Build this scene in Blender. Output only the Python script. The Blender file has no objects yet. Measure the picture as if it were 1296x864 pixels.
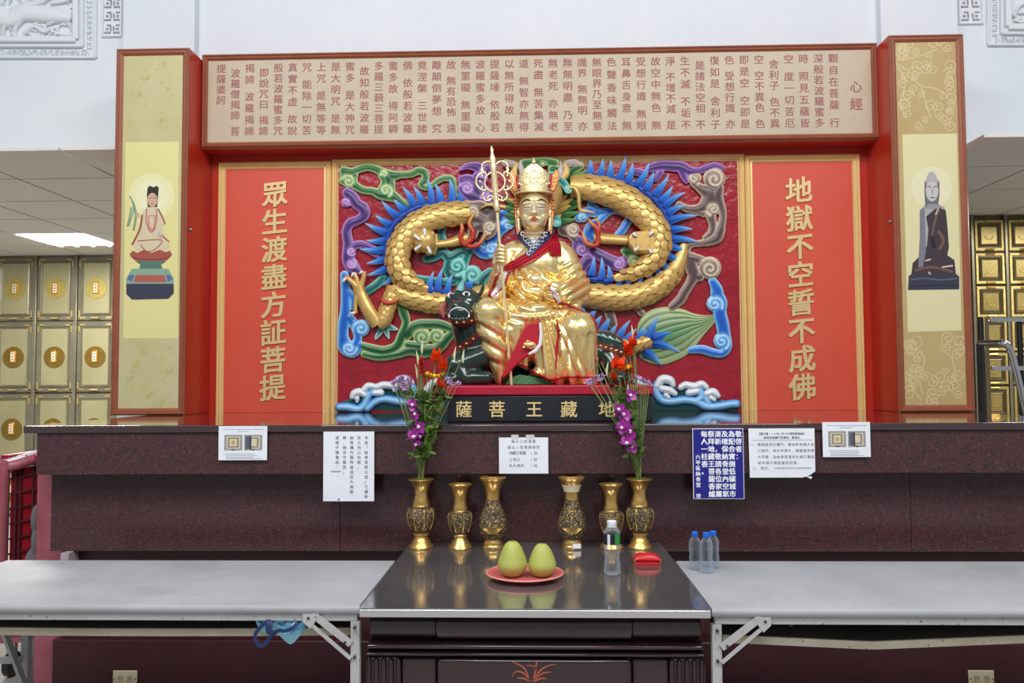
import bpy, bmesh, math, random
import numpy as np
from mathutils import Matrix, Vector
from mathutils.bvhtree import BVHTree

# ---------------------------------------------------------------- camera
F, CX, CY = 1046.0, 648.0, 432.0                 # focal length and centre in photo pixels (1296 x 864)
CAM = np.array([0.0, 0.0, 1.45])
YAW, PITCH, ROLL = math.atan(32 / F), math.atan(50 / F), math.radians(-0.3)
def _rz(a): c, s = math.cos(a), math.sin(a); return np.array([[c, -s, 0], [s, c, 0], [0, 0, 1]])
def _rx(a): c, s = math.cos(a), math.sin(a); return np.array([[1, 0, 0], [0, c, -s], [0, s, c]])
ROT = _rz(YAW) @ _rx(math.pi / 2 + PITCH) @ _rz(ROLL)
scn = bpy.context.scene
COL = scn.collection
cam_data = bpy.data.cameras.new('camera')
cam = bpy.data.objects.new('camera', cam_data)
COL.objects.link(cam)
m4 = Matrix.Identity(4)
for i in range(3):
    for j in range(3):
        m4[i][j] = ROT[i, j]
    m4[i][3] = CAM[i]
cam.matrix_world = m4
cam_data.sensor_width = 36.0
cam_data.lens = F / 1296 * 36.0
cam_data.clip_end = 60
scn.camera = cam

# ---------------------------------------------------------------- world, lights, exposure
scn.view_settings.view_transform = 'Standard'
scn.view_settings.look = 'None'
scn.view_settings.gamma = 1.0
scn.view_settings.use_curve_mapping = False
scn.view_settings.exposure = 0.0
wd = bpy.data.worlds.new('hall_daylight')
scn.world = wd
wd.use_nodes = True
wd.node_tree.nodes['Background'].inputs[0].default_value = (0.84, 0.92, 1.0, 1)
wd.node_tree.nodes['Background'].inputs[1].default_value = 0.40

def area_light(name, loc, target, sx, sy, power, col=(1, 1, 1)):
    d = bpy.data.lights.new(name, 'AREA')
    d.shape = 'RECTANGLE'; d.size = sx; d.size_y = sy; d.energy = power; d.color = col
    o = bpy.data.objects.new(name, d); COL.objects.link(o)
    o.location = loc
    o.rotation_euler = (Vector(target) - Vector(loc)).to_track_quat('-Z', 'Y').to_euler()
    return o
area_light('hall_lamp_left', (-2.2, 0.6, 5.2), (-1.5, 3.2, 0), 2.4, 0.9, 130, (1, 0.98, 0.96))
area_light('hall_lamp_right', (2.2, 0.6, 5.2), (1.5, 3.2, 0), 2.4, 0.9, 130, (1, 0.98, 0.96))
area_light('hall_lamp_near', (0, -1.5, 5.2), (0, 2.5, 1.0), 3.0, 1.0, 110, (1, 0.98, 0.95))
area_light('back_room_lamp_left', (-4.6, 7.4, 2.80), (-4.6, 7.4, 0), 1.3, 0.6, 130, (1, 0.97, 0.90))
area_light('back_room_lamp_right', (4.6, 6.2, 2.80), (4.6, 6.2, 0), 1.2, 0.6, 55, (1, 0.97, 0.90))

# ---------------------------------------------------------------- pixel -> place
def ray(px, py): return ROT @ np.array([(px - CX) / F, -(py - CY) / F, -1.0])
def PY(px, py, y):
    d = ray(px, py); return CAM + d * (y / d[1])
def PZ(px, py, z):
    d = ray(px, py); return CAM + d * ((z - CAM[2]) / d[2])

# ---------------------------------------------------------------- materials
def lin(c):
    return tuple(((v / 255 / 12.92) if v / 255 <= 0.04045 else ((v / 255 + 0.055) / 1.055) ** 2.4) for v in c)
MATS = {}
def mat(name, rgb=(128, 128, 128), rough=0.5, metal=0.0, var=None, vscale=8.0, bump=0.0, bscale=60.0,
        coat=0.0, spec=0.5, trans=0.0, emit=None, estr=0.0, vcol=False, speck=None, rvar=0.0, ior=1.45):
    if name in MATS: return MATS[name]
    m = bpy.data.materials.new(name); m.use_nodes = True
    nt = m.node_tree; N = nt.nodes; L = nt.links
    b = N['Principled BSDF']
    b.inputs['Base Color'].default_value = (*lin(rgb), 1)
    b.inputs['Roughness'].default_value = rough
    b.inputs['Metallic'].default_value = metal
    b.inputs['Coat Weight'].default_value = coat
    b.inputs['Coat Roughness'].default_value = 0.08
    b.inputs['Specular IOR Level'].default_value = spec
    b.inputs['Transmission Weight'].default_value = trans
    b.inputs['IOR'].default_value = ior
    if emit:
        b.inputs['Emission Color'].default_value = (*lin(emit), 1)
        b.inputs['Emission Strength'].default_value = estr
    tc = N.new('ShaderNodeTexCoord')
    src = None
    if vcol:
        a = N.new('ShaderNodeAttribute'); a.attribute_name = 'Col'
        src = a.outputs['Color']
        L.new(src, b.inputs['Base Color'])
    if var:
        n = N.new('ShaderNodeTexNoise'); n.inputs['Scale'].default_value = vscale
        n.inputs['Detail'].default_value = 5; n.inputs['Roughness'].default_value = 0.65
        L.new(tc.outputs['Object'], n.inputs['Vector'])
        r = N.new('ShaderNodeValToRGB')
        r.color_ramp.elements[0].position = 0.38; r.color_ramp.elements[1].position = 0.66
        r.color_ramp.elements[0].color = (*lin(rgb), 1); r.color_ramp.elements[1].color = (*lin(var), 1)
        L.new(n.outputs['Fac'], r.inputs['Fac'])
        src = r.outputs['Color']
        L.new(src, b.inputs['Base Color'])
        if rvar:
            mr = N.new('ShaderNodeMapRange')
            mr.inputs[1].default_value = 0.3; mr.inputs[2].default_value = 0.7
            mr.inputs[3].default_value = max(0.02, rough - rvar); mr.inputs[4].default_value = rough + rvar
            L.new(n.outputs['Fac'], mr.inputs[0]); L.new(mr.outputs[0], b.inputs['Roughness'])
    if speck:                                       # list of (scale, threshold, colour) grains over the base
        for sc_, th, c in speck:
            n = N.new('ShaderNodeTexNoise'); n.inputs['Scale'].default_value = sc_
            n.inputs['Detail'].default_value = 2
            mp = N.new('ShaderNodeMapping'); mp.inputs['Location'].default_value = (sc_ * .37, sc_ * .11, th * 9)
            L.new(tc.outputs['Object'], mp.inputs['Vector']); L.new(mp.outputs[0], n.inputs['Vector'])
            r = N.new('ShaderNodeValToRGB')
            r.color_ramp.elements[0].position = th; r.color_ramp.elements[1].position = th + 0.05
            L.new(n.outputs['Fac'], r.inputs['Fac'])
            mx = N.new('ShaderNodeMix'); mx.data_type = 'RGBA'
            L.new(r.outputs['Color'], mx.inputs['Factor'])
            if src is None: mx.inputs[6].default_value = (*lin(rgb), 1)
            else: L.new(src, mx.inputs[6])
            mx.inputs[7].default_value = (*lin(c), 1)
            src = mx.outputs[2]
        L.new(src, b.inputs['Base Color'])
    if bump:
        n = N.new('ShaderNodeTexNoise'); n.inputs['Scale'].default_value = bscale; n.inputs['Detail'].default_value = 3
        L.new(tc.outputs['Object'], n.inputs['Vector'])
        bm_ = N.new('ShaderNodeBump'); bm_.inputs['Strength'].default_value = bump; bm_.inputs['Distance'].default_value = 0.01
        L.new(n.outputs['Fac'], bm_.inputs['Height']); L.new(bm_.outputs[0], b.inputs['Normal'])
    MATS[name] = m
    return m

def clear_plastic(name, tint, body):
    m = bpy.data.materials.new(name); m.use_nodes = True; nt = m.node_tree; N = nt.nodes; L = nt.links
    b = N['Principled BSDF']; b.inputs['Base Color'].default_value = (*lin(body), 1); b.inputs['Roughness'].default_value = 0.08
    b.inputs['Specular IOR Level'].default_value = 0.9
    t = N.new('ShaderNodeBsdfTransparent'); t.inputs[0].default_value = (*lin(tint), 1)
    lw = N.new('ShaderNodeLayerWeight'); lw.inputs['Blend'].default_value = 0.42
    mr = N.new('ShaderNodeMapRange'); mr.inputs[3].default_value = 0.05; mr.inputs[4].default_value = 0.60
    L.new(lw.outputs['Facing'], mr.inputs[0])
    mx = N.new('ShaderNodeMixShader'); L.new(mr.outputs[0], mx.inputs[0]); L.new(t.outputs[0], mx.inputs[1]); L.new(b.outputs[0], mx.inputs[2])
    L.new(mx.outputs[0], N['Material Output'].inputs['Surface'])
    return m

# ---------------------------------------------------------------- mesh builder
class MB:
    def __init__(self): self.v = []; self.f = []; self.c = []; self.mi = []
    def add(self, vs, fs, col=None, mi=0):
        o = len(self.v)
        self.v.extend([tuple(map(float, p)) for p in vs])
        self.f.extend([tuple(o + i for i in f) for f in fs])
        self.mi.extend([mi] * len(fs))
        if col is None: col = (1, 1, 1)
        if len(col) == 3 and not hasattr(col[0], '__len__'): self.c.extend([col] * len(vs))
        else: self.c.extend([tuple(c) for c in col])
        return self
    def box(self, x0, x1, y0, y1, z0, z1, col=None, mi=0):
        vs = [(x0, y0, z0), (x1, y0, z0), (x1, y1, z0), (x0, y1, z0), (x0, y0, z1), (x1, y0, z1), (x1, y1, z1), (x0, y1, z1)]
        fs = [(0, 3, 2, 1), (4, 5, 6, 7), (0, 1, 5, 4), (1, 2, 6, 5), (2, 3, 7, 6), (3, 0, 4, 7)]
        return self.add(vs, fs, col, mi)
    def bar(self, a, b, w, h, up=(0, 0, 1), col=None, mi=0):
        a = Vector(a); b = Vector(b); d = (b - a).normalized(); u = Vector(up)
        s = d.cross(u).normalized(); u = s.cross(d).normalized()
        vs = []
        for p in (a, b):
            for i, j in ((-1, -1), (1, -1), (1, 1), (-1, 1)): vs.append(p + s * (i * w / 2) + u * (j * h / 2))
        return self.add(vs, [(0, 1, 2, 3), (7, 6, 5, 4), (0, 4, 5, 1), (1, 5, 6, 2), (2, 6, 7, 3), (3, 7, 4, 0)], col, mi)
    def tube(self, pts, r, n=8, cap=True, col=None, mi=0, flat=1.0, nrm=None):
        P = [Vector(p) for p in pts]; K = len(P)
        R = [r] * K if not hasattr(r, '__len__') else list(r)
        vs = []; cs = []
        ref = Vector(nrm) if nrm is not None else None
        prev = None
        for i in range(K):
            t = (P[min(i + 1, K - 1)] - P[max(i - 1, 0)])
            t = t.normalized() if t.length > 1e-9 else Vector((0, 0, 1))
            if ref is not None: u = ref - t * ref.dot(t)
            elif prev is None:
                u = Vector((0, 0, 1)) if abs(t.z) < .9 else Vector((1, 0, 0)); u = u - t * u.dot(t)
            else: u = prev - t * prev.dot(t)
            if u.length < 1e-6: u = Vector((1, 0, 0)) - t * t.x
            u.normalize(); prev = u; w = t.cross(u)
            for k in range(n):
                a = 2 * math.pi * k / n
                vs.append(P[i] + u * (math.cos(a) * R[i] * flat) + w * (math.sin(a) * R[i]))
                if col is not None and hasattr(col[0], '__len__'): cs.append(col[i])
        fs = []
        for i in range(K - 1):
            for k in range(n):
                k2 = (k + 1) % n
                fs.append((i * n + k, i * n + k2, (i + 1) * n + k2, (i + 1) * n + k))
        if cap:
            fs.append(tuple(range(n - 1, -1, -1))); fs.append(tuple((K - 1) * n + k for k in range(n)))
        return self.add(vs, fs, cs if cs else col, mi)
    def lathe(self, prof, cx=0, cy=0, cz=0, n=24, col=None, mi=0, mod=None):
        vs = []
        for (r, z) in prof:
            for k in range(n):
                a = 2 * math.pi * k / n
                rr = r * (mod(a, z) if mod else 1)
                vs.append((cx + rr * math.cos(a), cy + rr * math.sin(a), cz + z))
        fs = []
        for i in range(len(prof) - 1):
            for k in range(n):
                k2 = (k + 1) % n
                fs.append((i * n + k, i * n + k2, (i + 1) * n + k2, (i + 1) * n + k))
        fs.append(tuple(range(n - 1, -1, -1))); fs.append(tuple((len(prof) - 1) * n + k for k in range(n)))
        return self.add(vs, fs, col, mi)
    def ball(self, c, r, n=10, m=6, col=None, mi=0, rot=None):
        rx, ry, rz = (r, r, r) if not hasattr(r, '__len__') else r
        vs = []; fs = []
        for i in range(1, m):
            th = math.pi * i / m
            for k in range(n):
                a = 2 * math.pi * k / n
                vs.append(Vector((rx * math.sin(th) * math.cos(a), ry * math.sin(th) * math.sin(a), rz * math.cos(th))))
        vs.append(Vector((0, 0, rz))); vs.append(Vector((0, 0, -rz)))
        T, B = len(vs) - 2, len(vs) - 1
        for i in range(m - 2):
            for k in range(n):
                k2 = (k + 1) % n
                fs.append((i * n + k, (i + 1) * n + k, (i + 1) * n + k2, i * n + k2))
        for k in range(n):
            k2 = (k + 1) % n
            fs.append((T, k, k2)); fs.append((B, (m - 2) * n + k2, (m - 2) * n + k))
        if rot is not None: vs = [rot @ p for p in vs]
        c = Vector(c)
        return self.add([p + c for p in vs], fs, col, mi)
    def capsule(self, a, b, ra, rb, n=14, col=None):
        a = Vector(a); b = Vector(b); d = (b - a).normalized()
        pts = []; rs = []
        for i in range(1, 7):
            t = math.pi / 2 * (i / 6.0)
            pts.append(a - d * ra * math.cos(t)); rs.append(ra * math.sin(t))
        for i in range(1, 4):
            pts.append(a.lerp(b, i / 4)); rs.append(ra + (rb - ra) * i / 4)
        for i in range(0, 6):
            t = math.pi / 2 * (i / 6.0)
            pts.append(b + d * rb * math.sin(t)); rs.append(rb * math.cos(t))
        return self.tube(pts, rs, n, True, col)
    def prism_y(self, pts, y0, y1, col=None, mi=0):      # outline in (x, z), from y0 (front) to y1
        n = len(pts)
        ar = sum(pts[i][0] * pts[(i + 1) % n][1] - pts[(i + 1) % n][0] * pts[i][1] for i in range(n))
        if ar < 0: pts = pts[::-1]
        vs = [(p[0], y0, p[1]) for p in pts] + [(p[0], y1, p[1]) for p in pts]
        fs = [tuple(range(n)), tuple(range(2 * n - 1, n - 1, -1))]
        for i in range(n):
            j = (i + 1) % n
            fs.append((i, n + i, n + j, j))
        return self.add(vs, fs, col, mi)
    def prism_x(self, pts, x0, x1, col=None, mi=0):      # outline in (y, z)
        n = len(pts)
        vs = [(x0, p[0], p[1]) for p in pts] + [(x1, p[0], p[1]) for p in pts]
        fs = [tuple(range(n)), tuple(range(2 * n - 1, n - 1, -1))]
        for i in range(n):
            j = (i + 1) % n
            fs.append((i, n + i, n + j, j))
        return self.add(vs, fs, col, mi)
    def mesh(self, name):
        me = bpy.data.meshes.new(name)
        me.from_pydata(self.v, [], self.f)
        a = me.color_attributes.new('Col', 'FLOAT_COLOR', 'POINT')
        a.data.foreach_set('color', np.array([(c[0], c[1], c[2], 1.0) for c in self.c], dtype=np.float32).ravel())
        return me
    def build(self, name, mats, parent=None, smooth=35, bevel=0.0, seg=2, fixn=True, subsurf=0):
        me = self.mesh(name)
        if fixn:
            bm = bmesh.new(); bm.from_mesh(me); bmesh.ops.recalc_face_normals(bm, faces=bm.faces); bm.to_mesh(me); bm.free()
        if not isinstance(mats, (list, tuple)): mats = [mats]
        for mm in mats: me.materials.append(mm)
        if len(mats) > 1: me.polygons.foreach_set('material_index', self.mi)
        if smooth:
            me.shade_smooth(); me.set_sharp_from_angle(angle=math.radians(smooth))
        o = bpy.data.objects.new(name, me); COL.objects.link(o)
        if bevel:
            bv = o.modifiers.new('bevel', 'BEVEL'); bv.width = bevel; bv.segments = seg; bv.limit_method = 'ANGLE'
        if subsurf:
            sm = o.modifiers.new('sub', 'SUBSURF'); sm.levels = subsurf; sm.render_levels = subsurf
        if parent is not None: adopt(o, parent)
        return o

def adopt(o, parent):
    o.parent = parent
    o.matrix_parent_inverse = Matrix.Translation(-parent.location) if parent.type == 'EMPTY' else Matrix.Identity(4)
    return o
def tag(o, label=None, cat=None, group=None, kind=None):
    if label: o['label'] = label
    if cat: o['category'] = cat
    if group: o['group'] = group
    if kind: o['kind'] = kind
    return o
def thing(name, label, cat, loc=(0, 0, 0), group=None, kind=None):
    o = bpy.data.objects.new(name, None); COL.objects.link(o)
    o.location = tuple(float(v) for v in loc); o.empty_display_size = 0.05
    return tag(o, label, cat, group, kind)
def instance(me, name, parent, matrix):
    o = bpy.data.objects.new(name, me); COL.objects.link(o)
    adopt(o, parent); o.matrix_basis = matrix
    return o
def smooth_path(pts, step=1.5):
    P = np.array(pts, float); n = len(P); out = []
    for i in range(n - 1):
        p0, p1, p2, p3 = P[max(i - 1, 0)], P[i], P[i + 1], P[min(i + 2, n - 1)]
        k = max(2, int(np.linalg.norm((p2 - p1)[:2]) / step))
        for j in range(k):
            t = j / k
            out.append(0.5 * (2 * p1 + (p2 - p0) * t + (2 * p0 - 5 * p1 + 4 * p2 - p3) * t * t + (3 * p1 - p0 - 3 * p2 + p3) * t ** 3))
    out.append(P[-1])
    return np.array(out)

# ---------------------------------------------------------------- lettering
GLYPH = {}
def cache_glyphs(text, offset=0.0, res=2):
    cu = bpy.data.curves.new('lettering', 'FONT'); cu.resolution_u = res; cu.offset = offset
    ob = bpy.data.objects.new('lettering', cu); COL.objects.link(ob)
    for ch in sorted(set(text)):
        if ch in ' \n' or (ch, offset) in GLYPH: continue
        cu.body = ch
        dg = bpy.context.evaluated_depsgraph_get()
        ev = ob.evaluated_get(dg); me = ev.to_mesh()
        vs = [(v.co.x, v.co.y) for v in me.vertices]; fs = [tuple(p.vertices) for p in me.polygons]
        ev.to_mesh_clear()
        if vs: GLYPH[(ch, offset)] = (np.array(vs), fs)
    bpy.data.objects.remove(ob); bpy.data.curves.remove(cu)
def put_glyph(mb, ch, cx, cz, size, y, offset=0.0, thick=0.0, sx=1.0, col=None, mi=0, slant=0.0, bold=0.0):
    """character centred on (cx, cz) in a plane y = const facing the camera side (-y)"""
    g = GLYPH.get((ch, offset))
    if g is None: return
    if bold:                                         # heavier strokes: the character struck several times, a hair apart
        for k, (dx, dz) in enumerate(((-1, -.7), (1, -.7), (-1, .7), (1, .7), (0, 0))):
            put_glyph(mb, ch, cx + dx * bold * size, cz + dz * bold * size, size, y, offset, thick + 1e-5 * k, sx, col, mi, slant)
        return
    vs, fs = g
    ux = (vs[:, 0] - 0.5) * size * sx; uz = (vs[:, 1] - 0.38) * size + ux * slant
    if ord(ch) < 128: ux = (vs[:, 0] - vs[:, 0].mean()) * size * sx
    front = [(cx + a, y - thick, cz + b) for a, b in zip(ux, uz)]
    mb.add(front, fs, col, mi)
    if thick > 0:
        n = len(front); back = [(p[0], y, p[2]) for p in front]
        cnt = {}
        for f in fs:
            for i in range(len(f)):
                e = (f[i], f[(i + 1) % len(f)]); cnt[e] = 1
        sides = [(a, b) for (a, b) in cnt if (b, a) not in cnt]
        mb.add(front + back, [(b, a, n + a, n + b) for a, b in sides], col, mi)

# ---------------------------------------------------------------- main planes of the place (metres)
ZT = 0.743                 # table tops
YC, YL, ZC = 3.58, 3.68, 1.264   # counter slab front, lower granite front, counter top
YP, YBN, YB = 4.72, 4.90, 5.06   # pillar fronts, sutra board front, red back wall
ZP = 3.415                 # top of pillars
YW, ZW = 5.20, 2.857       # white wall plane and its lower edge (= ceiling of the room behind)
PXM = YB / F               # one photo pixel on the back wall, in metres
# ================================================================ THE SETTING
M_white = mat('white_wall', (226, 231, 236), 0.6, var=(219, 226, 234), vscale=1.2, bump=0.02)
M_carve = mat('white_carving', (226, 230, 234), 0.55, bump=0.08, bscale=90)
M_floor = mat('floor_stone', (176, 172, 166), 0.25, var=(156, 152, 148), vscale=14)
M_tile = mat('ceiling_tile', (226, 222, 214), 0.8, bump=0.05, bscale=160)
M_grid = mat('ceiling_grid', (140, 134, 126), 0.6)
def struct(o): o['kind'] = 'structure'; return o

struct(MB().box(-9, 9, -6, 11, -0.06, 0).build('floor', M_floor, smooth=0))
struct(MB().box(-2.30, 2.30, YW, YW + 0.2, 0, 6.2).build('wall_back', M_white, smooth=0))
struct(MB().box(-9, -2.30, YW, YW + 0.25, ZW + 0.03, 6.2).build('wall_left', M_white, smooth=0))
struct(MB().box(2.30, 9, YW, YW + 0.25, ZW + 0.03, 6.2).build('wall_right', M_white, smooth=0))
struct(MB().box(-2.651, -2.183, YW - 0.07, YW + 0.3, 0, 6.2).build('trim_1', M_white, smooth=0, bevel=0.008))
struct(MB().box(2.159, 2.635, YW - 0.07, YW + 0.3, 0, 6.2).build('trim_2', M_white, smooth=0, bevel=0.008))
struct(MB().box(-9, 9, 9.35, 9.5, 0, 3.2).build('wall_rear', mat('rear_wall', (190, 186, 170), 0.7), smooth=0))
# suspended ceiling of the room behind: one slab with tiles as pieces under it
ceil_o = struct(MB().box(-9, 9, YW + 0.25, 9.4, ZW + 0.05, ZW + 0.12).build('ceiling', M_grid, smooth=0))
TP = 0.69
tile_me = MB().box(-TP / 2 + .009, TP / 2 - .009, -TP / 2 + .009, TP / 2 - .009, -0.006, 0.012).mesh('tile')
tile_me.materials.append(M_tile)
for side, x_first, cols in ((-1, -2.89 + TP, 7), (1, 3.31 - TP, 6)):
    for i in range(cols):
        cx = x_first + side * (i + 0.5) * TP if side > 0 else x_first - (i + 0.5) * TP
        for j in range(-1, 5):
            cy = 5.55 + (j + 0.5) * TP
            if side < 0 and j == 3 and i == 3: continue          # the light panel fills this cell
            if cy + TP / 2 < YW + 0.25: continue
            instance(tile_me, 'ceiling_tile', ceil_o, Matrix.Translation((cx, cy, ZW + 0.012)))
lamp = thing('ceiling_light', 'bright square fluorescent panel in the grey tiled ceiling', 'light', (-4.62, 5.55 + 3.5 * TP, ZW))
cx, cy = -2.89 - 2.5 * TP, 5.55 + 3.5 * TP
MB().box(cx - .335, cx + .335, cy - .335, cy + .335, ZW + 0.012, ZW + 0.045).build('housing', M_grid, lamp, smooth=0)
for i in range(4):
    xx = cx - .25 + i * .1667
    MB().tube([(xx, cy - .31, ZW + .004), (xx, cy + .31, ZW + .004)], 0.016, 8).build('fluorescent_tube', mat('tube_glow', (255, 255, 255), emit=(245, 248, 255), estr=14), lamp)
MB().box(cx - .33, cx + .33, cy - .33, cy + .33, ZW + 0.009, ZW + 0.0115).build('reflector', mat('reflector_glow', (250, 250, 255), emit=(235, 240, 255), estr=2.5), lamp, smooth=0)

# ---- frame of moulded rails
def moulded_frame(parent, x0, x1, z0, z1, y, prof, m, name='frame_rail', bottom=True):
    """prof: list of (distance inwards from the outer edge, height towards the viewer)"""
    if not bottom:
        cs = [lambda u: (x0 + u, z0), lambda u: (x1 - u, z0), lambda u: (x1 - u, z1 - u), lambda u: (x0 + u, z1 - u)]
    else: cs = [lambda u: (x0 + u, z0 + u), lambda u: (x1 - u, z0 + u), lambda u: (x1 - u, z1 - u), lambda u: (x0 + u, z1 - u)]
    for k in range(0 if bottom else 1, 4):
        A, B = cs[k], cs[(k + 1) % 4]
        vs = []
        for fn in (A, B):
            for (u, h) in prof: px_, pz_ = fn(u); vs.append((px_, y - h, pz_))
            px_, pz_ = fn(prof[-1][0]); vs.append((px_, y, pz_))
            px_, pz_ = fn(prof[0][0]); vs.append((px_, y, pz_))
        n = len(prof) + 2
        fs = [(i, (i + 1) % n, n + (i + 1) % n, n + i) for i in range(n)]
        fs += [tuple(range(n)), tuple(range(2 * n - 1, n - 1, -1))]
        MB().add(vs, fs).build(name, m, parent, smooth=30)

# ---- signed-distance relief carving: strokes and curls become one raised, painted piece
def carve(name, strokes, curls, ramp, parent, plane, m, base=3.2, rise=4.0, wid=3.0, step=0.9, mapper=None, groove=1.0):
    pts = []; spi = []
    for s in strokes:
        sp = smooth_path(s, 1.6)
        pts.append(sp[:, :3])
    for (cx_, cy_, R_, a0, turns, hand) in curls:
        pts.append(np.array([[cx_, cy_, R_]]))
        n = int(22 * abs(turns)) + 4
        t = np.linspace(0, 1, n); rr = R_ * (1 - 0.86 * t ** 0.85)
        aa = math.radians(a0) + hand * 2 * math.pi * turns * t
        spi.append(np.stack([cx_ + rr * np.cos(aa), cy_ + rr * np.sin(aa)], 1))
    P = np.concatenate(pts)
    x0, x1 = (P[:, 0] - P[:, 2]).min() - 2, (P[:, 0] + P[:, 2]).max() + 2
    y0, y1 = (P[:, 1] - P[:, 2]).min() - 2, (P[:, 1] + P[:, 2]).max() + 2
    gx = np.arange(x0, x1, step); gy = np.arange(y0, y1, step)
    X, Y = np.meshgrid(gx, gy)
    S = np.full(X.shape, 1e9)
    for (a, b, r) in P: np.minimum(S, np.hypot(X - a, Y - b) - r, out=S)
    D = np.full(X.shape, 1e9)
    for q in spi:
        for k in range(len(q) - 1):
            a, b = q[k], q[k + 1]; ab = b - a; L2 = (ab ** 2).sum() + 1e-9
            t = np.clip(((X - a[0]) * ab[0] + (Y - a[1]) * ab[1]) / L2, 0, 1)
            np.minimum(D, np.hypot(X - a[0] - t * ab[0], Y - a[1] - t * ab[1]), out=D)
    gyv, gxv = np.gradient(S, step)
    inside = S < step * 0.35
    cell = inside[:-1, :-1] & inside[1:, :-1] & inside[:-1, 1:] & inside[1:, 1:]
    use = np.zeros(S.shape, bool); cnt = np.zeros(S.shape, int)
    for di in (0, 1):
        for dj in (0, 1):
            use[di:di + cell.shape[0], dj:dj + cell.shape[1]] |= cell
            cnt[di:di + cell.shape[0], dj:dj + cell.shape[1]] += cell
    edge = use & (cnt < 4)
    XX, YY = X.copy(), Y.copy()
    mv = np.clip(S, -step, step)
    XX[edge] -= gxv[edge] * mv[edge]; YY[edge] -= gyv[edge] * mv[edge]
    d = np.maximum(np.minimum(np.maximum(-S, 0), D) - 0.5, 0); d[edge] = 0
    H = base + rise * (1 - np.exp(-np.maximum(-S, 0) / wid)) - groove * np.exp(-(D / 1.1) ** 2)
    rd = [r[0] for r in ramp]; rc = np.array([lin(r[1]) for r in ramp])
    C = np.stack([np.interp(d, rd, rc[:, k]) for k in range(3)], -1)
    idx = -np.ones(S.shape, int); ids = np.argwhere(use); idx[use] = np.arange(len(ids))
    mp = mapper or plane
    vs = [mp(XX[i, j], YY[i, j], H[i, j]) for i, j in ids]; cs = [C[i, j] for i, j in ids]
    fs = [(idx[i, j], idx[i + 1, j], idx[i + 1, j + 1], idx[i, j + 1]) for i, j in np.argwhere(cell)]
    es = {}
    for f in fs:
        for k in range(4): es[(f[k], f[(k + 1) % 4])] = 1
    bd = [(a, b) for (a, b) in es if (b, a) not in es]
    low = {}
    for a, b in bd:
        for q in (a, b):
            if q not in low:
                i, j = ids[q]; low[q] = len(vs); vs.append(mp(XX[i, j], YY[i, j], 0)); cs.append(C[i, j])
    fs += [(b, a, low[a], low[b]) for a, b in bd]
    mb = MB(); mb.add(vs, fs, cs)
    return mb.build(name, m, parent, smooth=50)

# ---- white carved wall panels (upper corners)
def wall_map(y): return lambda px, py, h: PY(px, py, y - h * PXM)
WR = [(0, (226, 230, 234)), (4, (226, 230, 234))]
def wall_panel(label, sgn, fx, corner, lat, carve_strokes, carve_curls, fr_x):
    pr = thing('carved_wall_panel', label, 'wall carving', PY(fx, 20, YW))
    mp = wall_map(YW)
    # sunken-looking field with carving
    carve('carving', carve_strokes, carve_curls, WR, pr, mp, M_carve, base=1.0, rise=9, wid=4, step=0.8)
    # inner moulding (picture frame) and outer frieze
    def L_rail(a, b, r, nm='frame_rail'):
        q = MB(); p0 = PY(a[0], a[1], YW - .01); p1 = PY(b[0], b[1], YW - .01)
        q.bar(p0, p1, 0.03, r * PXM * 2, up=(0, 0, 1) if abs(p0[2] - p1[2]) < abs(p0[0] - p1[0]) else (1, 0, 0)); return q.build(nm, M_carve, pr, bevel=0.008)
    cxp, cyp = corner
    ex = -40 if sgn < 0 else 1336
    L_rail((ex, cyp), (cxp, cyp), 4); L_rail((cxp, cyp), (cxp, -40), 4)
    o = -sgn
    L_rail((ex, cyp + 9), (cxp + o * 9, cyp + 9), 1.5); L_rail((cxp + o * 9, cyp + 9), (cxp + o * 9, -40), 1.5)
    L_rail((ex, cyp + 23), (cxp + o * 26, cyp + 23), 1.3); L_rail((cxp + o * 26, cyp + 23), (cxp + o * 26, -40), 1.3)
    # key frieze between the rails
    q = MB(); rnd = random.Random(4)
    def dash(x, y, w, h):
        p = PY(x, y, YW - .004); q.box(p[0] - w * PXM / 2, p[0] + w * PXM / 2, p[1] - .006, p[1] + .004, p[2] - h * PXM / 2, p[2] + h * PXM / 2)
    x = cxp + o * 14; n = 0
    while (x > -20 if sgn < 0 else x < 1316):
        for k in range(3):
            dash(x + rnd.uniform(-2, 2), cyp + 13.5 + k * 2.6, rnd.uniform(1.5, 6), 1.1)
        dash(x + 3, cyp + 16, 1.1, 6); x += sgn * 6.5
    y = cyp + 8
    while y > -10:
        for k in range(3): dash(cxp + o * (14.5 + k * 2.6), y + rnd.uniform(-2, 2), 1.1, rnd.uniform(1.5, 6))
        dash(cxp + o * 17, y + 3, 6, 1.1); y -= 6.5
    q.build('key_frieze', M_carve, pr, smooth=0)['kind'] = 'stuff'
    return pr
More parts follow.
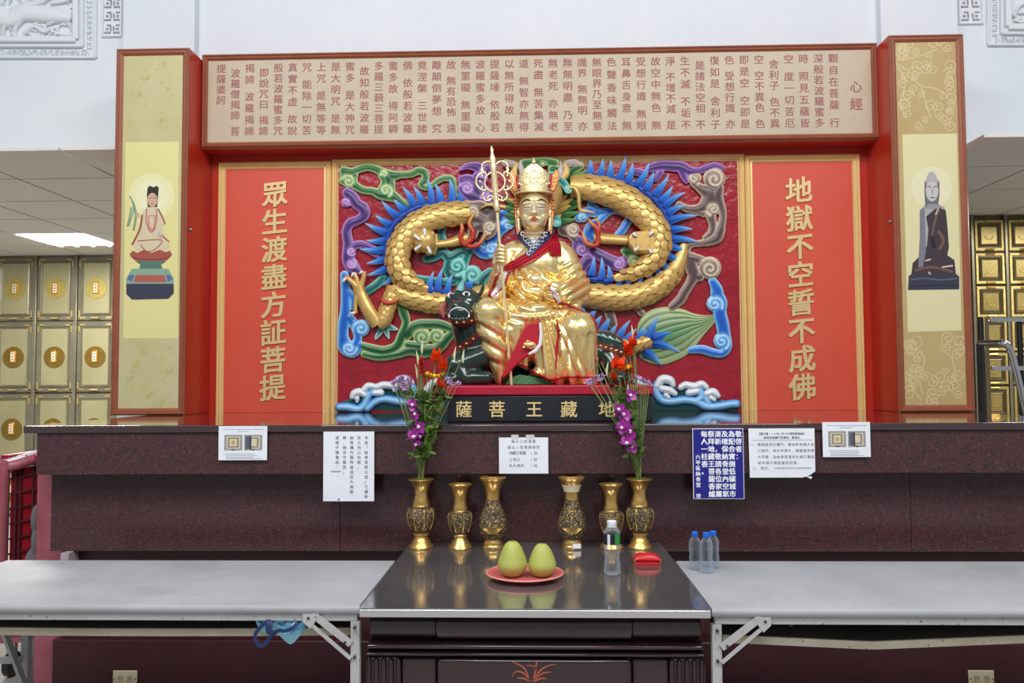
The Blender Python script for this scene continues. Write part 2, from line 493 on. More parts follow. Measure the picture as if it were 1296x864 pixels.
hs = [[(-6, 18, 14), (10, 24, 12), (30, 16, 12), (52, 18, 11), (72, 20, 10), (84, 22, 8)],
      [(8, 28, 6), (4, 36, 4), (3, 46, 3)], [(26, 24, 6), (20, 34, 4), (17, 44, 4)], [(70, 26, 4), (62, 30, 3)], [(82, 24, 4), (88, 32, 2.5), (91, 38, 2)],
      [(66, 4, 3), (80, 2, 3), (95, -4, 4)], [(30, 6, 4), (50, 4, 4), (62, -6, 4)], [(0, 4, 5), (6, -8, 5)], [(90, 10, 1.6), (97, 9, 1.6)], [(86, 16, 1.6), (97, 15, 1.6)],
      [(32, 42, 3), (42, 34, 2), (56, 40, 4), (62, 36, 2)], [(70, 44, 3), (74, 34, 1.6)], [(66, 40, 2), (80, 44, 3), (92, 44, 3)], [(24, 46, 2), (36, 48, 2.5), (54, 46, 2.5)], [(-4, 47, 4), (8, 49, 2)]]
_r = random.Random(9)
for k in range(26):                                   # leaves, rocks and limbs filling the ground of the carving
    x, y_ = _r.uniform(-8, 92), _r.uniform(30, 48); a = _r.uniform(0, 6.28); l = _r.uniform(4, 9)
    hs.append([(x, y_, _r.uniform(1.2, 2.4)), (x + l * .5 * math.cos(a), y_ + l * .35 * math.sin(a) - 1, _r.uniform(1.2, 2.2)), (min(x + l * math.cos(a), 93), min(y_ + l * .6 * math.sin(a), 48), .6)])
for k in range(10): x = -5 + k * 10; hs.append([(x, -8, 2.5), (x + _r.uniform(-5, 5), -1, 2), (x + _r.uniform(-6, 6), 6, .8)])
wall_panel('white carved wall relief of animals in a moulded frame, upper left corner', -1, 60, (96, 50), None, hs, [(12, 18, 6, 0, 1, 1), (17, 44, 5, 90, 1, 1)], 118)
wall_panel('white carved wall relief cut by the upper right edge of the view', 1, 1270, (1276, 34), None,
           [[(1284, 20, 3), (1290, 8, 3), (1300, 2, 4)], [(1286, 26, 3), (1296, 28, 3), (1306, 24, 4)], [(1292, 16, 3), (1304, 14, 4)]], [(1290, 24, 3.5, 0, 1, 1)], 1250)
M_hole = mat('vent_dark', (150, 148, 156), 0.8)
def lattice(label, x0, x1, yb, n):
    pr = thing('wall_lattice', label, 'wall vent', PY((x0 + x1) / 2, yb, YW))
    a, b = PY(x0, yb, YW), PY(x1, -30, YW)
    MB().box(a[0], b[0], YW - .004, YW + .01, a[2], b[2]).build('backing', M_carve, pr, smooth=0)
    moulded_frame(pr, a[0] - .01, b[0] + .01, a[2] - .012, b[2], YW, [(0, .004), (.004, .02), (.012, .02), (.016, .006)], M_carve)
    W = b[0] - a[0]
    for j in range(4):
        zc = a[2] + 0.045 + j * 0.085
        for s in (-1, 1):
            xc = (a[0] + b[0]) / 2 + s * W * .25
            for (u0, u1, v0, v1) in ((-.022, .022, -.03, -.018), (-.02 * s - .005, -.02 * s + .005, -.012, .018), (.004 * s - .008, .004 * s + .008, -.006, .008), (-.006, .022, .02, .03)):
                MB().box(xc + u0, xc + u1, YW - .007, YW, zc + v0, zc + v1).build('opening', M_hole, pr, smooth=0)
lattice('small white wall lattice between the carved animal panel and a pilaster, on the left', 131, 155, 46, 4)
lattice('small white wall lattice beside the upper corner of the right shrine pillar', 1214, 1240, 30, 4)

# ================================================================ GRANITE COUNTER
M_gran = mat('red_granite', (80, 50, 52), 0.16, var=(66, 44, 47), vscale=40, spec=0.5,
             speck=[(105, 0.58, (46, 42, 44)), (120, 0.625, (100, 50, 52)), (190, 0.67, (132, 124, 120))])
M_grantop = mat('polished_granite_top', (66, 42, 44), 0.05, var=(54, 38, 40), vscale=60, spec=0.75, coat=0.6)
M_maroon = mat('maroon_board', (70, 28, 34), 0.35, var=(60, 22, 28), vscale=5)
ctr = thing('altar_counter', 'long speckled dark red granite counter carrying the shrine', 'counter', (0, YL, 0))
MB().box(-2.255, 2.42, YC - 0.012, 5.19, ZC - 0.032, ZC).build('counter_top', [M_grantop], ctr, bevel=0.005)
MB().box(-2.20, 2.40, YC, YC + 0.06, 1.05, ZC - 0.032).build('apron', M_gran, ctr, bevel=0.003)
for a, b in ((-2.19, -0.88), (-0.88, 0.46), (0.46, 1.62), (1.62, 2.38)):
    MB().box(a + .0008, b - .0008, YL, YL + 0.05, 0.70, 1.10).build('granite_panel', M_gran, ctr, bevel=0.0015)
MB().box(-2.16, 2.38, YL + 0.05, 5.1, 0.30, ZC - 0.032).build('carcass', M_maroon, ctr, smooth=0)
MB().box(PY(78, 703, 3.62)[0] - .018, PY(78, 703, 3.62)[0] + .018, 3.64, YL + 0.0495, 0.60, 0.699).build('support_block', mat('lilac_grey_steel', (170, 156, 166), .4), ctr, bevel=.003)
MB().box(-2.16, 2.38, YL - 0.02, YL + 0.14, 0.0, 0.315).build('plinth', M_maroon, ctr, bevel=0.006)

# ================================================================ SHRINE
M_red = mat('red_lacquer', (194, 52, 38), 0.30, var=(186, 48, 34), vscale=2)
M_panel = mat('orange_red_panel', (214, 84, 62), 0.42, var=(208, 78, 58), vscale=1.5, bump=0.02, bscale=200)
M_brownfr = mat('russet_moulding', (150, 84, 58), 0.38, var=(140, 76, 50), vscale=10)
M_goldfr = mat('gold_moulding', (238, 204, 142), 0.36, metal=0.2, var=(234, 199, 136), vscale=10)
M_goldch = mat('gold_lettering', (232, 204, 146), 0.32, metal=0.35)
alc = thing('shrine_recess', 'red lacquered recess behind the statue, below the sutra board', 'shrine recess', (0, YB, ZC))
MB().box(-2.03, 2.03, YB, YB + 0.03, ZC, 3.42).build('back_board', M_red, alc, smooth=0)
MB().box(-2.03, 2.03, YBN + 0.012, YB - 0.002, 2.866, 3.430).build('lintel', M_red, alc, bevel=0.004)

M_postL = mat('olive_paper', (200, 192, 148), 0.28, var=(194, 184, 134), vscale=5.5, coat=0.3)
M_postR = mat('tan_paper', (190, 166, 116), 0.28, var=(184, 158, 108), vscale=3, coat=0.3)
M_print = mat('printed_paint', vcol=True, rough=0.3, coat=0.3)
def pillar(label, x0, x1, inner, paper):
    p = thing('shrine_pillar', label, 'pillar', ((x0 + x1) / 2, YP, ZC))
    MB().box(x0, x1, YP, YW - 0.075, ZC, ZP).build('case', M_red, p, bevel=0.003)
    moulded_frame(p, x0, x1, ZC, ZP, YP, [(0, .012), (.010, .022), (.016, .016), (.026, .016), (.034, .010), (.040, .004)], M_brownfr)
    MB().box(x0 + .038, x1 - .038, YP - 0.003, YP + .002, ZC + .038, ZP - .038).build('paper_panel', paper, p, smooth=0)
    kx = x1 if inner > 0 else x0
    kz = PY(640, 285, YP)[2]
    MB().ball((kx + inner * .004, YP + .03, kz), (.010, .010, .014)).build('knob', mat('steel_knob', (150, 150, 150), .25, 1), p)
    return p
pilL = pillar('red shrine pillar with the picture of a white-robed figure on a lotus', -2.465, -2.032, 1, M_postL)
pilR = pillar('red shrine pillar with the picture of a dark seated figure', 2.022, 2.442, -1, M_postR)

def flat_print(name, plane_y, items, parent, layered=True):
    """flat printed shapes: list of (colour, [pixel outline]); each a hair in front of the one before"""
    mb = MB()
    for k, (c, pts) in enumerate(items):
        P = [PY(a, b, plane_y) for a, b in pts]
        y = plane_y - (0.00006 * (k + 1) if layered else 0.0002 + 1e-6 * k)
        n = len(P)
        ar = sum(P[i][0] * P[(i + 1) % n][2] - P[(i + 1) % n][0] * P[i][2] for i in range(n))
        if ar < 0: P = P[::-1]
        mb.add([(q[0], y, q[2]) for q in P], [tuple(range(n))], lin(c))
    return mb.build(name, M_print, parent, smooth=0, fixn=False)
def circ(cx_, cy_, rx_, ry_=None, n=20, a0=0, a1=360):
    ry_ = ry_ or rx_
    return [(cx_ + rx_ * math.cos(math.radians(a0 + (a1 - a0) * k / n)), cy_ + ry_ * math.sin(math.radians(a0 + (a1 - a0) * k / n))) for k in range(n + (0 if a1 - a0 == 360 else 1))]
def stroke2d(pts, w):
    P = np.array(pts, float)
    if len(P) > 2: P = smooth_path(P, 2.5)
    L_, R_ = [], []
    for i in range(len(P)):
        t = P[min(i + 1, len(P) - 1)] - P[max(i - 1, 0)]; t = t / (np.linalg.norm(t) + 1e-9)
        n = np.array([-t[1], t[0]]); L_.append(tuple(P[i][:2] + n[:2] * w / 2)); R_.append(tuple(P[i][:2] - n[:2] * w / 2))
    return L_ + R_[::-1]
PP = YP - 0.0032
sk, wh, rd, gn, nv = (208, 168, 144), (214, 200, 166), (158, 78, 64), (128, 156, 130), (60, 62, 82)
imgL = [((226, 218, 150), [(159, 180), (226, 179), (225, 428), (156, 428)]), ((232, 228, 176), circ(192, 248, 29)), ((234, 232, 190), circ(192, 248, 20)),
        (gn, stroke2d([(164, 248), (169, 262), (163, 286)], 2)), (gn, stroke2d([(168, 255), (172, 272), (169, 292)], 3)), (gn, stroke2d([(166, 262), (164, 275), (161, 287)], 2)),
        (wh, [(186, 262), (179, 270), (176, 285), (168, 309), (172, 317), (185, 320), (205, 319), (215, 313), (213, 304), (206, 293), (208, 283), (206, 271), (199, 263)]),
        (rd, stroke2d([(180, 272), (177, 290), (167, 310)], 2.4)), (rd, stroke2d([(200, 264), (207, 278), (209, 284)], 1.8)), (rd, stroke2d([(204, 297), (214, 306)], 1.6)),
        (rd, stroke2d([(174, 305), (186, 304), (205, 304), (197, 315), (186, 318), (178, 310)], 1.2)), ((206, 150, 136), [(186, 272), (198, 272), (197, 290), (192, 294), (187, 290)]), (wh, [(189, 274), (195, 274), (194, 288), (190, 288)]),
        (rd, stroke2d([(186, 264), (185, 280), (192, 294), (198, 280), (198, 264)], 1.0)),
        ((52, 46, 48), [(186, 246), (187, 237), (190, 235), (194, 237), (199, 235), (201, 238), (200, 250), (199, 262), (187, 262)]), (sk, circ(193, 253, 6.3, 9)),
        ((90, 50, 50), stroke2d([(189, 251), (191.5, 250.5)], .8)), ((90, 50, 50), stroke2d([(194.5, 250.5), (197, 251)], .8)), ((170, 70, 70), stroke2d([(191.5, 258), (194.5, 258)], 1)),
        (sk, circ(174, 272, 2.4, 3.4)), (sk, circ(203, 299, 3, 2.4)), ((176, 190, 200), circ(201, 295, 1.8, 2.6)),
        ((166, 84, 72), [(164, 322), (168, 317), (174, 320), (182, 316), (192, 320), (202, 316), (210, 319), (215, 317), (218, 322), (212, 329), (202, 331), (180, 331), (170, 329)]),
        ((132, 50, 50), stroke2d([(166, 325), (180, 328), (204, 328), (216, 324)], 1.4)), ((84, 122, 108), [(171, 330), (211, 330), (204, 335), (206, 340), (176, 340), (178, 335)]),
        ((136, 168, 146), [(167, 340), (213, 340), (220, 352), (220, 359), (160, 359), (160, 352)]), ((176, 96, 84), [(172, 348), (208, 348), (211, 357), (169, 357)]), ((92, 110, 160), [(164, 348), (170, 348), (167, 357), (161, 353)]), ((92, 110, 160), [(210, 348), (215, 348), (219, 353), (213, 357)]),
        (nv, [(160, 359), (220, 359), (220, 371), (213, 378), (167, 379), (160, 372)])]
flat_print('picture', PP, imgL, pilL)
dk, md, hl, gy = (66, 54, 60), (112, 84, 72), (206, 190, 176), (150, 144, 150)
imgR = [((222, 214, 168), [(1142, 170), (1211, 169), (1217, 418), (1149, 420)]), ((228, 222, 184), circ(1179, 236, 26)),
        ((168, 164, 168), [(1164, 266), (1171, 259), (1188, 258), (1196, 263), (1199, 285), (1201, 312), (1199, 323), (1208, 329), (1210, 349), (1153, 350), (1155, 333), (1163, 325), (1165, 300)]),
        (dk, [(1172, 274), (1186, 262), (1197, 266), (1199, 285), (1201, 312), (1199, 323), (1208, 329), (1210, 349), (1153, 350), (1155, 333), (1163, 325), (1166, 318), (1173, 312), (1175, 290)]),
        ((124, 122, 132), [(1164, 266), (1170, 262), (1171, 290), (1172, 318), (1168, 338), (1162, 338), (1164, 300)]), (md, stroke2d([(1190, 262), (1183, 280), (1180, 298)], 3)), (hl, stroke2d([(1188, 262), (1184, 272)], 1.6)),
        (md, stroke2d([(1187, 292), (1194, 304), (1188, 316)], 4)), ((40, 34, 44), stroke2d([(1180, 300), (1182, 314)], 5)), (hl, stroke2d([(1171, 330), (1178, 328)], 2)), (hl, stroke2d([(1192, 338), (1206, 336)], 2)), (md, stroke2d([(1158, 342), (1180, 338), (1206, 344)], 3)), (hl, stroke2d([(1175, 344), (1180, 350)], 2)),
        ((54, 56, 74), [(1150, 349), (1153, 347), (1211, 347), (1214, 350), (1214, 366), (1149, 367)]), ((96, 92, 104), stroke2d([(1152, 354), (1170, 352), (1190, 354), (1212, 352)], 2)), ((40, 40, 56), stroke2d([(1151, 362), (1213, 361)], 1.5)),
        ((110, 106, 112), [(1171, 262), (1170, 244), (1170, 230), (1174, 226), (1185, 226), (1189, 230), (1189, 246), (1187, 262)]), ((196, 192, 192), circ(1179.5, 241, 8, 14)), ((176, 172, 174), [(1171, 232), (1173, 224), (1176, 218), (1181, 217), (1185, 223), (1188, 232), (1180, 229)]),
        (dk, stroke2d([(1173, 237), (1176, 235.5), (1178, 237.5)], 1)), (dk, stroke2d([(1181, 237.5), (1184, 235.5), (1187, 237)], 1)), (dk, stroke2d([(1177, 250), (1183, 250)], 1.2)), (gy, stroke2d([(1180, 239), (1180, 246)], 1.4)), ((150, 146, 150), [(1174, 258), (1186, 258), (1188, 264), (1172, 264)])]
flat_print('picture', PP, imgR, pilR)
# cloud-scroll print on the tan paper, flower sprigs on the olive paper
sw = []
def spiral(cx_, cy_, R_, a0, turns, hand, w=1.5):
    t = np.linspace(0, 1, int(14 * turns) + 4)
    return stroke2d([(cx_ + R_ * (1 - .85 * a) * math.cos(math.radians(a0) + hand * 6.283 * turns * a), cy_ + R_ * (1 - .85 * a) * math.sin(math.radians(a0) + hand * 6.283 * turns * a)) for a in t], w)
swc = (208, 190, 146)
rnd = random.Random(11)
for (bx, by) in ((1150, 66), (1166, 92), (1190, 60), (1158, 122), (1200, 92), (1172, 160), (1200, 132), (1180, 474), (1150, 470), (1204, 496), (1172, 512), (1132, 62), (1180, 78), (1150, 104), (1195, 112), (1140, 140), (1182, 142), (1205, 150), (1150, 420 + 12), (1192, 432), (1165, 462), (1205, 470), (1152, 492), (1188, 502), (1212, 440), (1160, 440)):
    R_ = rnd.uniform(7, 11); a = rnd.uniform(0, 360)
    for k in range(3):
        aa = a + k * 75; x_, y_ = bx + 9 * math.cos(math.radians(aa)), by + 9 * math.sin(math.radians(aa))
        x_ = min(max(x_, 1142 + (y_ - 60) * .02), 1201 + (y_ - 60) * .035)
        if 166 < y_ < 424: continue
        sw.append((swc, spiral(x_, y_, R_ * (1 - .18 * k), aa + 180, 1.5, 1 if k % 2 else -1)))
for pts in ([(1134, 76), (1150, 74), (1166, 70), (1186, 62)], [(1134, 80), (1152, 92), (1164, 108), (1184, 112), (1198, 120)], [(1136, 84), (1146, 104), (1140, 128), (1146, 150)], [(1166, 110), (1172, 130), (1178, 150)], [(1158, 440), (1170, 452), (1164, 480), (1168, 500)], [(1190, 444), (1204, 452), (1210, 476)], [(1154, 470), (1152, 486), (1166, 506)]):
    sw.append((swc, stroke2d(pts, 1.6)))
flat_print('scroll_print', PP, sw, pilR, False)
sp = []
for (bx, by) in ((210, 80), (185, 100), (213, 112), (178, 120), (205, 150), (214, 440), (172, 462), (212, 470), (190, 500), (206, 510), (165, 478), (180, 445)):
    c = (188, 176, 112)
    for k in range(rnd.randint(5, 8)):
        a = rnd.uniform(0, 6.28); l = rnd.uniform(3, 7)
        sp.append((c, stroke2d([(bx, by), (bx + l * math.cos(a), by + l * math.sin(a))], 1.3)))
    for k in range(4):
        qx, qy = bx + rnd.uniform(-14, 6), by + rnd.uniform(-10, 14)
        sp.append((c, stroke2d([(max(qx, 158), qy), (max(qx, 158) + 3, qy - 3)], 1.1)))
flat_print('sprig_print', PP, sp, pilL, False)

# ---- sutra board
SUTRA = ['觀自在菩薩 行', '深般若波羅蜜多', '時 照見五蘊皆', '空 度一切苦厄', '~舍利子 色不異', '空 空不異色 色', '即是空 空即是', '色 受想行識 亦', '復如是 舍利子', '~是諸法空相 不', '生不滅 不垢不', '淨 不增不減 是', '故空中無色 無', '受想行識 無眼', '耳鼻舌身意 無', '色聲香味觸法',
         '無眼界乃至無意', '識界 無無明 亦', '無無明盡 乃至', '無老死 亦無老', '死盡 無苦集滅', '道 無智亦無得', '以無所得故 菩', '提薩埵 依般若', '波羅蜜多故 心', '無罣礙 無罣礙', '故 無有恐怖 遠', '離顛倒夢想 究', '竟涅槃 三世諸', '佛 依般若波羅', '蜜多故 得阿耨', '多羅三藐三菩提',
         '~故知般若波羅', '蜜多 是大神咒', '是大明咒 是無', '上咒 是無等等', '咒 能除一切苦', '真實不虛 故說', '般若波羅蜜多咒', '~即說咒曰 揭諦', '揭諦 波羅揭諦', '~波羅僧揭諦 菩', '提薩婆訶']
cache_glyphs(''.join(SUTRA) + '心經', 0.0, 2)
brd = thing('sutra_board', 'long framed beige board with columns of reddish brown sutra characters', 'sign board', (0, YBN, 2.86))
bx0, bx1, bz0, bz1 = -2.03, 2.03, 2.868, 3.446
MB().box(bx0, bx1, YBN - 0.004, YBN + 0.012, bz0, bz1).build('board', mat('beige_board', (194, 178, 156), 0.45, var=(186, 170, 148), vscale=3), brd, smooth=0)
moulded_frame(brd, bx0, bx1, bz0, bz1, YBN - .002, [(0, .010), (.010, .022), (.018, .014), (.026, .016), (.036, .006)], M_brownfr)
zt, zb = 3.360, 2.972
xs0, xs1 = PY(1055, 110, YBN)[0], PY(280, 125, YBN)[0]
tx = MB()
step = (zt - zb) / 6
for i, s in enumerate(SUTRA):
    x = xs0 + (xs1 - xs0) * i / (len(SUTRA) - 1)
    top = zt
    if s[0] == '~': s = s[1:]; top = zt - step * .45
    n = len(s.replace(' ', '')) - 1 + 0.5 * s.count(' ')
    st = step if len(s) < 6 else (top - zb) / n
    z = top
    for ch in s:
        if ch == ' ': z -= st * .5; continue
        put_glyph(tx, ch, x, z, 0.058, YBN - 0.0045, sx=1.05, bold=0.010); z -= st
xt = PY(1083, 110, YBN)[0]
put_glyph(tx, '心', xt, PY(1083, 110, YBN)[2], 0.075, YBN - 0.0045, bold=0.010); put_glyph(tx, '經', xt, PY(1083, 132, YBN)[2], 0.078, YBN - 0.0045, bold=0.010)
tx.build('sutra_text', mat('russet_ink', (150, 84, 84), 0.6), brd, smooth=0, fixn=False)

# ---- couplet panels
GP = [(0, .010), (.007, .020), (.014, .012), (.024, .020), (.034, .010), (.042, .014), (.050, .004)]
def couplet(label, x0, x1, text, pxx, pys):
    p = thing('couplet_panel', label, 'panel', ((x0 + x1) / 2, YB, ZC))
    z1 = 2.825
    MB().box(x0 + .02, x1 - .02, YB - 0.008, YB - 0.001, ZC + .001, z1 - .02).build('board', M_panel, p, smooth=0)
    moulded_frame(p, x0, x1, ZC - 0.0, z1, YB - .001, GP, M_goldfr, bottom=False)
    cache_glyphs(text, 0.0, 4)
    for k, ch in enumerate(text):
        q = PY(pxx[0] + (pxx[1] - pxx[0]) * k / 7, pys[0] + (pys[1] - pys[0]) * k / 7, YB)
        g = MB(); put_glyph(g, ch, q[0], q[2], 0.166, YB - 0.0085, thick=0.007, slant=0.10, bold=0.022)
        g.build('gold_character', M_goldch, p, smooth=30, fixn=False)
    return p
couplet('red panel with gold characters beside the left pillar', -1.985, -1.275, '眾生渡盡方証菩提', (349, 346), (246, 490))
couplet('red panel with gold characters beside the right pillar', 1.279, 1.975, '地獄不空誓不成佛', (1010, 1015), (241, 489))
# ================================================================ CARVED DRAGON PANEL
M_paint = mat('carving_paint', vcol=True, rough=0.32, bump=0.03, bscale=150)
M_field = mat('crimson_field', (164, 24, 42), 0.22, var=(146, 16, 34), vscale=9, bump=0.5, bscale=26, coat=0.3)
M_scale = mat('dragon_gold', (224, 188, 116), 0.34, metal=0.35, var=(208, 168, 96), vscale=30)
rel = thing('dragon_relief', 'large painted relief of a gold dragon among coloured clouds on crimson', 'relief', (0, YB, ZC))
rx0, rx1, rz1 = -1.272, 1.276, 2.835
YR = YB - 0.012
MB().box(rx0 + .02, rx1 - .02, YR, YB - .001, ZC + .001, rz1 - .02).build('field', M_field, rel, smooth=0)
moulded_frame(rel, rx0, rx1, ZC, rz1, YB - .001, GP, M_goldfr, bottom=False)
def W(px, py, h):
    p = PY(px, py, YR - h * PXM)
    if p[2] < ZC + .002: p[2] = ZC + .002
    return p

RG = [(0, (206, 214, 160)), (1.0, (150, 188, 130)), (2.1, (62, 128, 76)), (3.6, (30, 88, 52)), (6.5, (24, 70, 44))]
RP = [(0, (196, 158, 214)), (1.0, (156, 112, 186)), (2.1, (102, 68, 144)), (3.6, (70, 46, 108)), (6.5, (60, 40, 94))]
RB = [(0, (176, 220, 248)), (1.0, (120, 184, 242)), (2.1, (58, 132, 222)), (3.6, (30, 98, 200)), (6.5, (28, 84, 180))]
RT = [(0, (146, 216, 206)), (1.0, (96, 186, 178)), (2.1, (36, 124, 122)), (3.6, (16, 84, 88)), (6.5, (14, 70, 74))]
RN = [(0, (212, 198, 172)), (1.0, (176, 158, 140)), (2.1, (122, 100, 96)), (3.6, (92, 72, 74)), (6.5, (82, 62, 66))]
RWV = [(0, (62, 128, 206)), (1.2, (110, 178, 238)), (3.2, (156, 208, 246)), (6, (150, 204, 246))]
RWC = [(0, (206, 222, 236)), (1.2, (232, 240, 246)), (4, (238, 243, 248))]
RDG = [(0, (30, 78, 76)), (4, (22, 70, 70)), (9, (20, 64, 66))]
def cl(name, ramp, strokes, curls, **k):
    strokes = [[(a, b, r + (.6 if r > 2 else .1)) for a, b, r in s] for s in strokes]
    carve(name, strokes, curls, [(d * 1.22, c) for d, c in ramp], rel, W, M_paint, **k)

# water behind the waves first, then clouds, then waves
cl('water', RDG, [[(436, 514, 6), (460, 510, 8), (500, 508, 11), (540, 508, 11), (566, 508, 11)], [(480, 492, 6), (505, 494, 8)], [(450, 504, 5), (460, 500, 4)], [(470, 497, 5), (480, 500, 6)]], [], base=.6, rise=1.2)
cl('water', RDG, [[(790, 508, 11), (840, 512, 8), (880, 512, 8), (928, 514, 6)], [(842, 496, 9), (862, 500, 8), (884, 500, 8), (900, 502, 5)]], [], base=.6, rise=1.2)
cl('green_cloud', RG, [[(435, 216, 5.5), (446, 217, 4.5), (459, 212.5, 4.6), (470, 212, 4.6), (483, 217, 5), (496, 222, 6), (508, 221, 4.2), (521, 220, 4.2), (529, 216, 4.6), (537, 218, 4.8), (538.5, 226, 4.8), (534, 233, 4.6), (538, 237, 3.4), (546, 235, 3.2), (555, 228, 3.6), (564, 225, 3.6), (572, 227, 4), (574, 236, 4), (575, 248, 4)],
    [(436, 219, 5), (434, 229, 4.5)], [(449, 234, 5), (459, 240, 4.5), (472, 242, 4.6), (481, 246, 6), (492, 246, 8), (500, 250, 6), (508, 256, 5), (514, 260, 4)], [(449, 220, 4), (448, 228, 4), (449, 236, 4)],
    [(483, 221, 5), (486, 228, 4), (484, 236, 3.6), (480, 242, 4)], [(492, 224, 7), (494, 234, 6), (494, 242, 6)]], [(441, 229, 9, 200, 1.3, 1), (486.5, 219.5, 4.6, 160, 1.0, 1), (488.5, 240, 8.5, 60, 1.3, -1)])
cl('purple_cloud', RP, [[(439.5, 244, 6), (446, 250, 7), (452, 258, 6.5), (460, 264, 7), (461, 272, 6.5), (454, 278, 5.6), (444, 282, 6), (439, 290, 5.6), (439, 298, 6), (441, 308, 6.5), (442, 316, 8), (441, 328, 8), (446, 337, 8), (453, 342, 4)], [(448, 311, 5), (456, 309, 4.5), (467, 312, 4), (480, 319, 4)], [(456, 309, 3), (466, 317, 3), (478, 324, 2.4)]],
   [(438.5, 256, 6.5, 90, 1.3, 1), (445, 317, 6, 0, 1.4, 1), (444, 333, 6.5, 300, 1.4, 1)])
cl('blue_cloud', RB, [[(436, 348, 5), (437.5, 368, 6), (437.5, 382, 6), (437, 396, 6.5), (435, 409, 7), (434, 424, 6.5), (437, 438, 9), (446, 444, 8), (453, 437, 7)], [(437, 366, 5), (446, 376, 4), (447, 388, 4)], [(441, 402, 6), (450, 413, 6), (453, 426, 5), (450, 436, 5)]],
   [(457, 415, 11, 160, 1.4, 1), (442, 440, 9.5, 0, 1.5, 1)])
cl('teal_cloud', RT, [[(460, 372, 4), (468, 366, 5), (478, 359, 5), (485, 350, 4)]], [])
cl('green_cloud', RG, [[(459, 438, 5), (472, 442, 6), (487, 444, 6), (502, 438, 6), (509, 424, 6), (514, 408, 5), (511, 396, 6), (508, 386, 5)], [(461, 448, 4), (480, 451, 5), (503, 448, 5), (519, 443, 6), (537, 444, 8), (553, 441, 7), (566, 428, 6), (575, 418, 5)], [(514, 422, 8), (528, 412, 7), (545, 410, 6), (558, 411, 6), (572, 416, 5)], [(516, 436, 5), (530, 438, 6)]],
   [(534.5, 426, 11.5, 200, 1.5, 1), (553, 425, 10, 190, 1.4, 1)])
cl('teal_cloud', RT, [[(540, 327, 5), (550, 325, 5), (561, 319, 6), (569, 326, 6), (584, 318, 5), (592, 320, 5), (598, 314, 4)], [(592, 320, 5), (589, 330, 4.5), (588, 338, 4)], [(569, 330, 6), (567, 342, 6), (574, 350, 7), (584, 350, 8), (594, 354, 6), (605, 360, 6), (613, 350, 6), (620, 344, 5)], [(560, 286, 5), (559, 297, 4.4), (561, 308, 5), (561, 318, 5)], [(520, 350, 3), (540, 353, 3.4), (560, 356, 4), (575, 356, 5)]],
   [(578.5, 336, 11.5, 90, 1.5, -1), (598, 347.5, 12, 150, 1.5, 1)])
cl('blue_cloud', RB, [[(603, 313, 6), (612, 320, 7), (624, 318, 8)], [(619, 302, 10), (629, 289, 11), (637, 283, 9), (636, 272, 6), (650, 273, 6), (656, 282, 6)]], [(622, 314, 9.5, 100, 1.4, -1), (643, 284, 7.5, 200, 1.3, 1)])
cl('brown_cloud', RN, [[(590, 260, 6), (597, 264, 9), (608, 262, 8), (616, 266, 8), (624, 264, 7), (622, 275, 9), (613, 283, 9), (602, 287, 7), (598, 297, 6)], [(604, 275, 9), (620, 288, 9), (617, 298, 5)]], [(599, 268, 9, 120, 1.5, 1), (620, 286.5, 8, 90, 1.5, 1)], base=12)
cl('purple_cloud', RP, [[(581.7, 214.6, 1.5), (592, 210, 3.6), (604.6, 211.5, 6), (611, 217, 7), (618, 213, 5)], [(585, 227, 5), (593, 227, 6), (602, 234, 8), (608, 244, 9), (615, 252, 6), (626, 246, 7)], [(588, 238, 8), (596, 246, 9), (608, 250, 6)], [(604, 224, 6), (612, 226, 5)]],
   [(610, 218.5, 5, 40, 1.3, 1), (591, 237.5, 9, 200, 1.5, 1), (615, 250, 6.5, 180, 1.4, 1)], base=9)
cl('purple_cloud', RP, [[(822, 213, 5), (836, 209.6, 6), (851.7, 210, 6.5), (862, 211, 6.5), (872.5, 216, 5.5), (883, 216, 3.8), (893, 213, 4), (905, 209, 3.4), (914, 212, 3)], [(836, 218, 4), (830, 226, 4)], [(862, 214, 5), (866, 224, 4), (869, 229, 3)], [(800, 216, 4), (815, 220, 5)]], [])
cl('brown_cloud', RN, [[(878, 232, 4), (888, 239, 6), (898, 245, 10), (896, 254, 9), (889, 262, 6.5), (880, 265, 5.6), (870, 264, 4.6), (859, 259, 4)], [(910, 238, 6), (906, 250, 9), (913, 262, 5), (915, 273, 4.4), (913, 285, 5), (911, 292, 6.5), (907, 301, 6.5), (896, 306, 4.6), (883, 308, 3.6), (873, 310, 4), (868, 319, 5), (873, 328, 7), (875, 338, 8), (878, 348, 7.5), (873, 359, 6), (866, 370, 6), (861, 379, 6), (851, 388, 5)], [(899, 272, 6), (902, 284, 5), (900, 294, 4.5), (892, 301, 3)], [(873, 326, 7), (884, 328, 5.5), (890, 330, 5)], [(885, 350, 6), (878, 348, 6)], [(881, 267, 4), (890, 270, 4)]],
   [(879, 225, 8.5, 60, 1.4, -1), (904, 226, 14, 150, 1.7, 1), (903, 264, 9, 120, 1.4, 1), (898.5, 339, 14.5, 190, 1.8, 1)])
cl('blue_cloud', RB, [[(902, 356, 5), (907, 366, 7), (908, 374, 8), (914, 383, 6), (911, 395, 8), (914, 409, 8), (917, 425, 7.5), (920, 438, 6), (915, 447, 4.4), (902, 446, 5), (888, 442, 5), (874, 443, 4)]], [(904.6, 384, 10.5, 30, 1.5, -1), (913.5, 431, 10.5, 60, 1.5, -1)])
cl('brown_cloud', RN, [[(769, 388, 7), (772, 398, 6), (775, 410, 6)]], [])
cl('brown_cloud', RN, [[(803, 386, 4), (812, 396, 4)]], [])
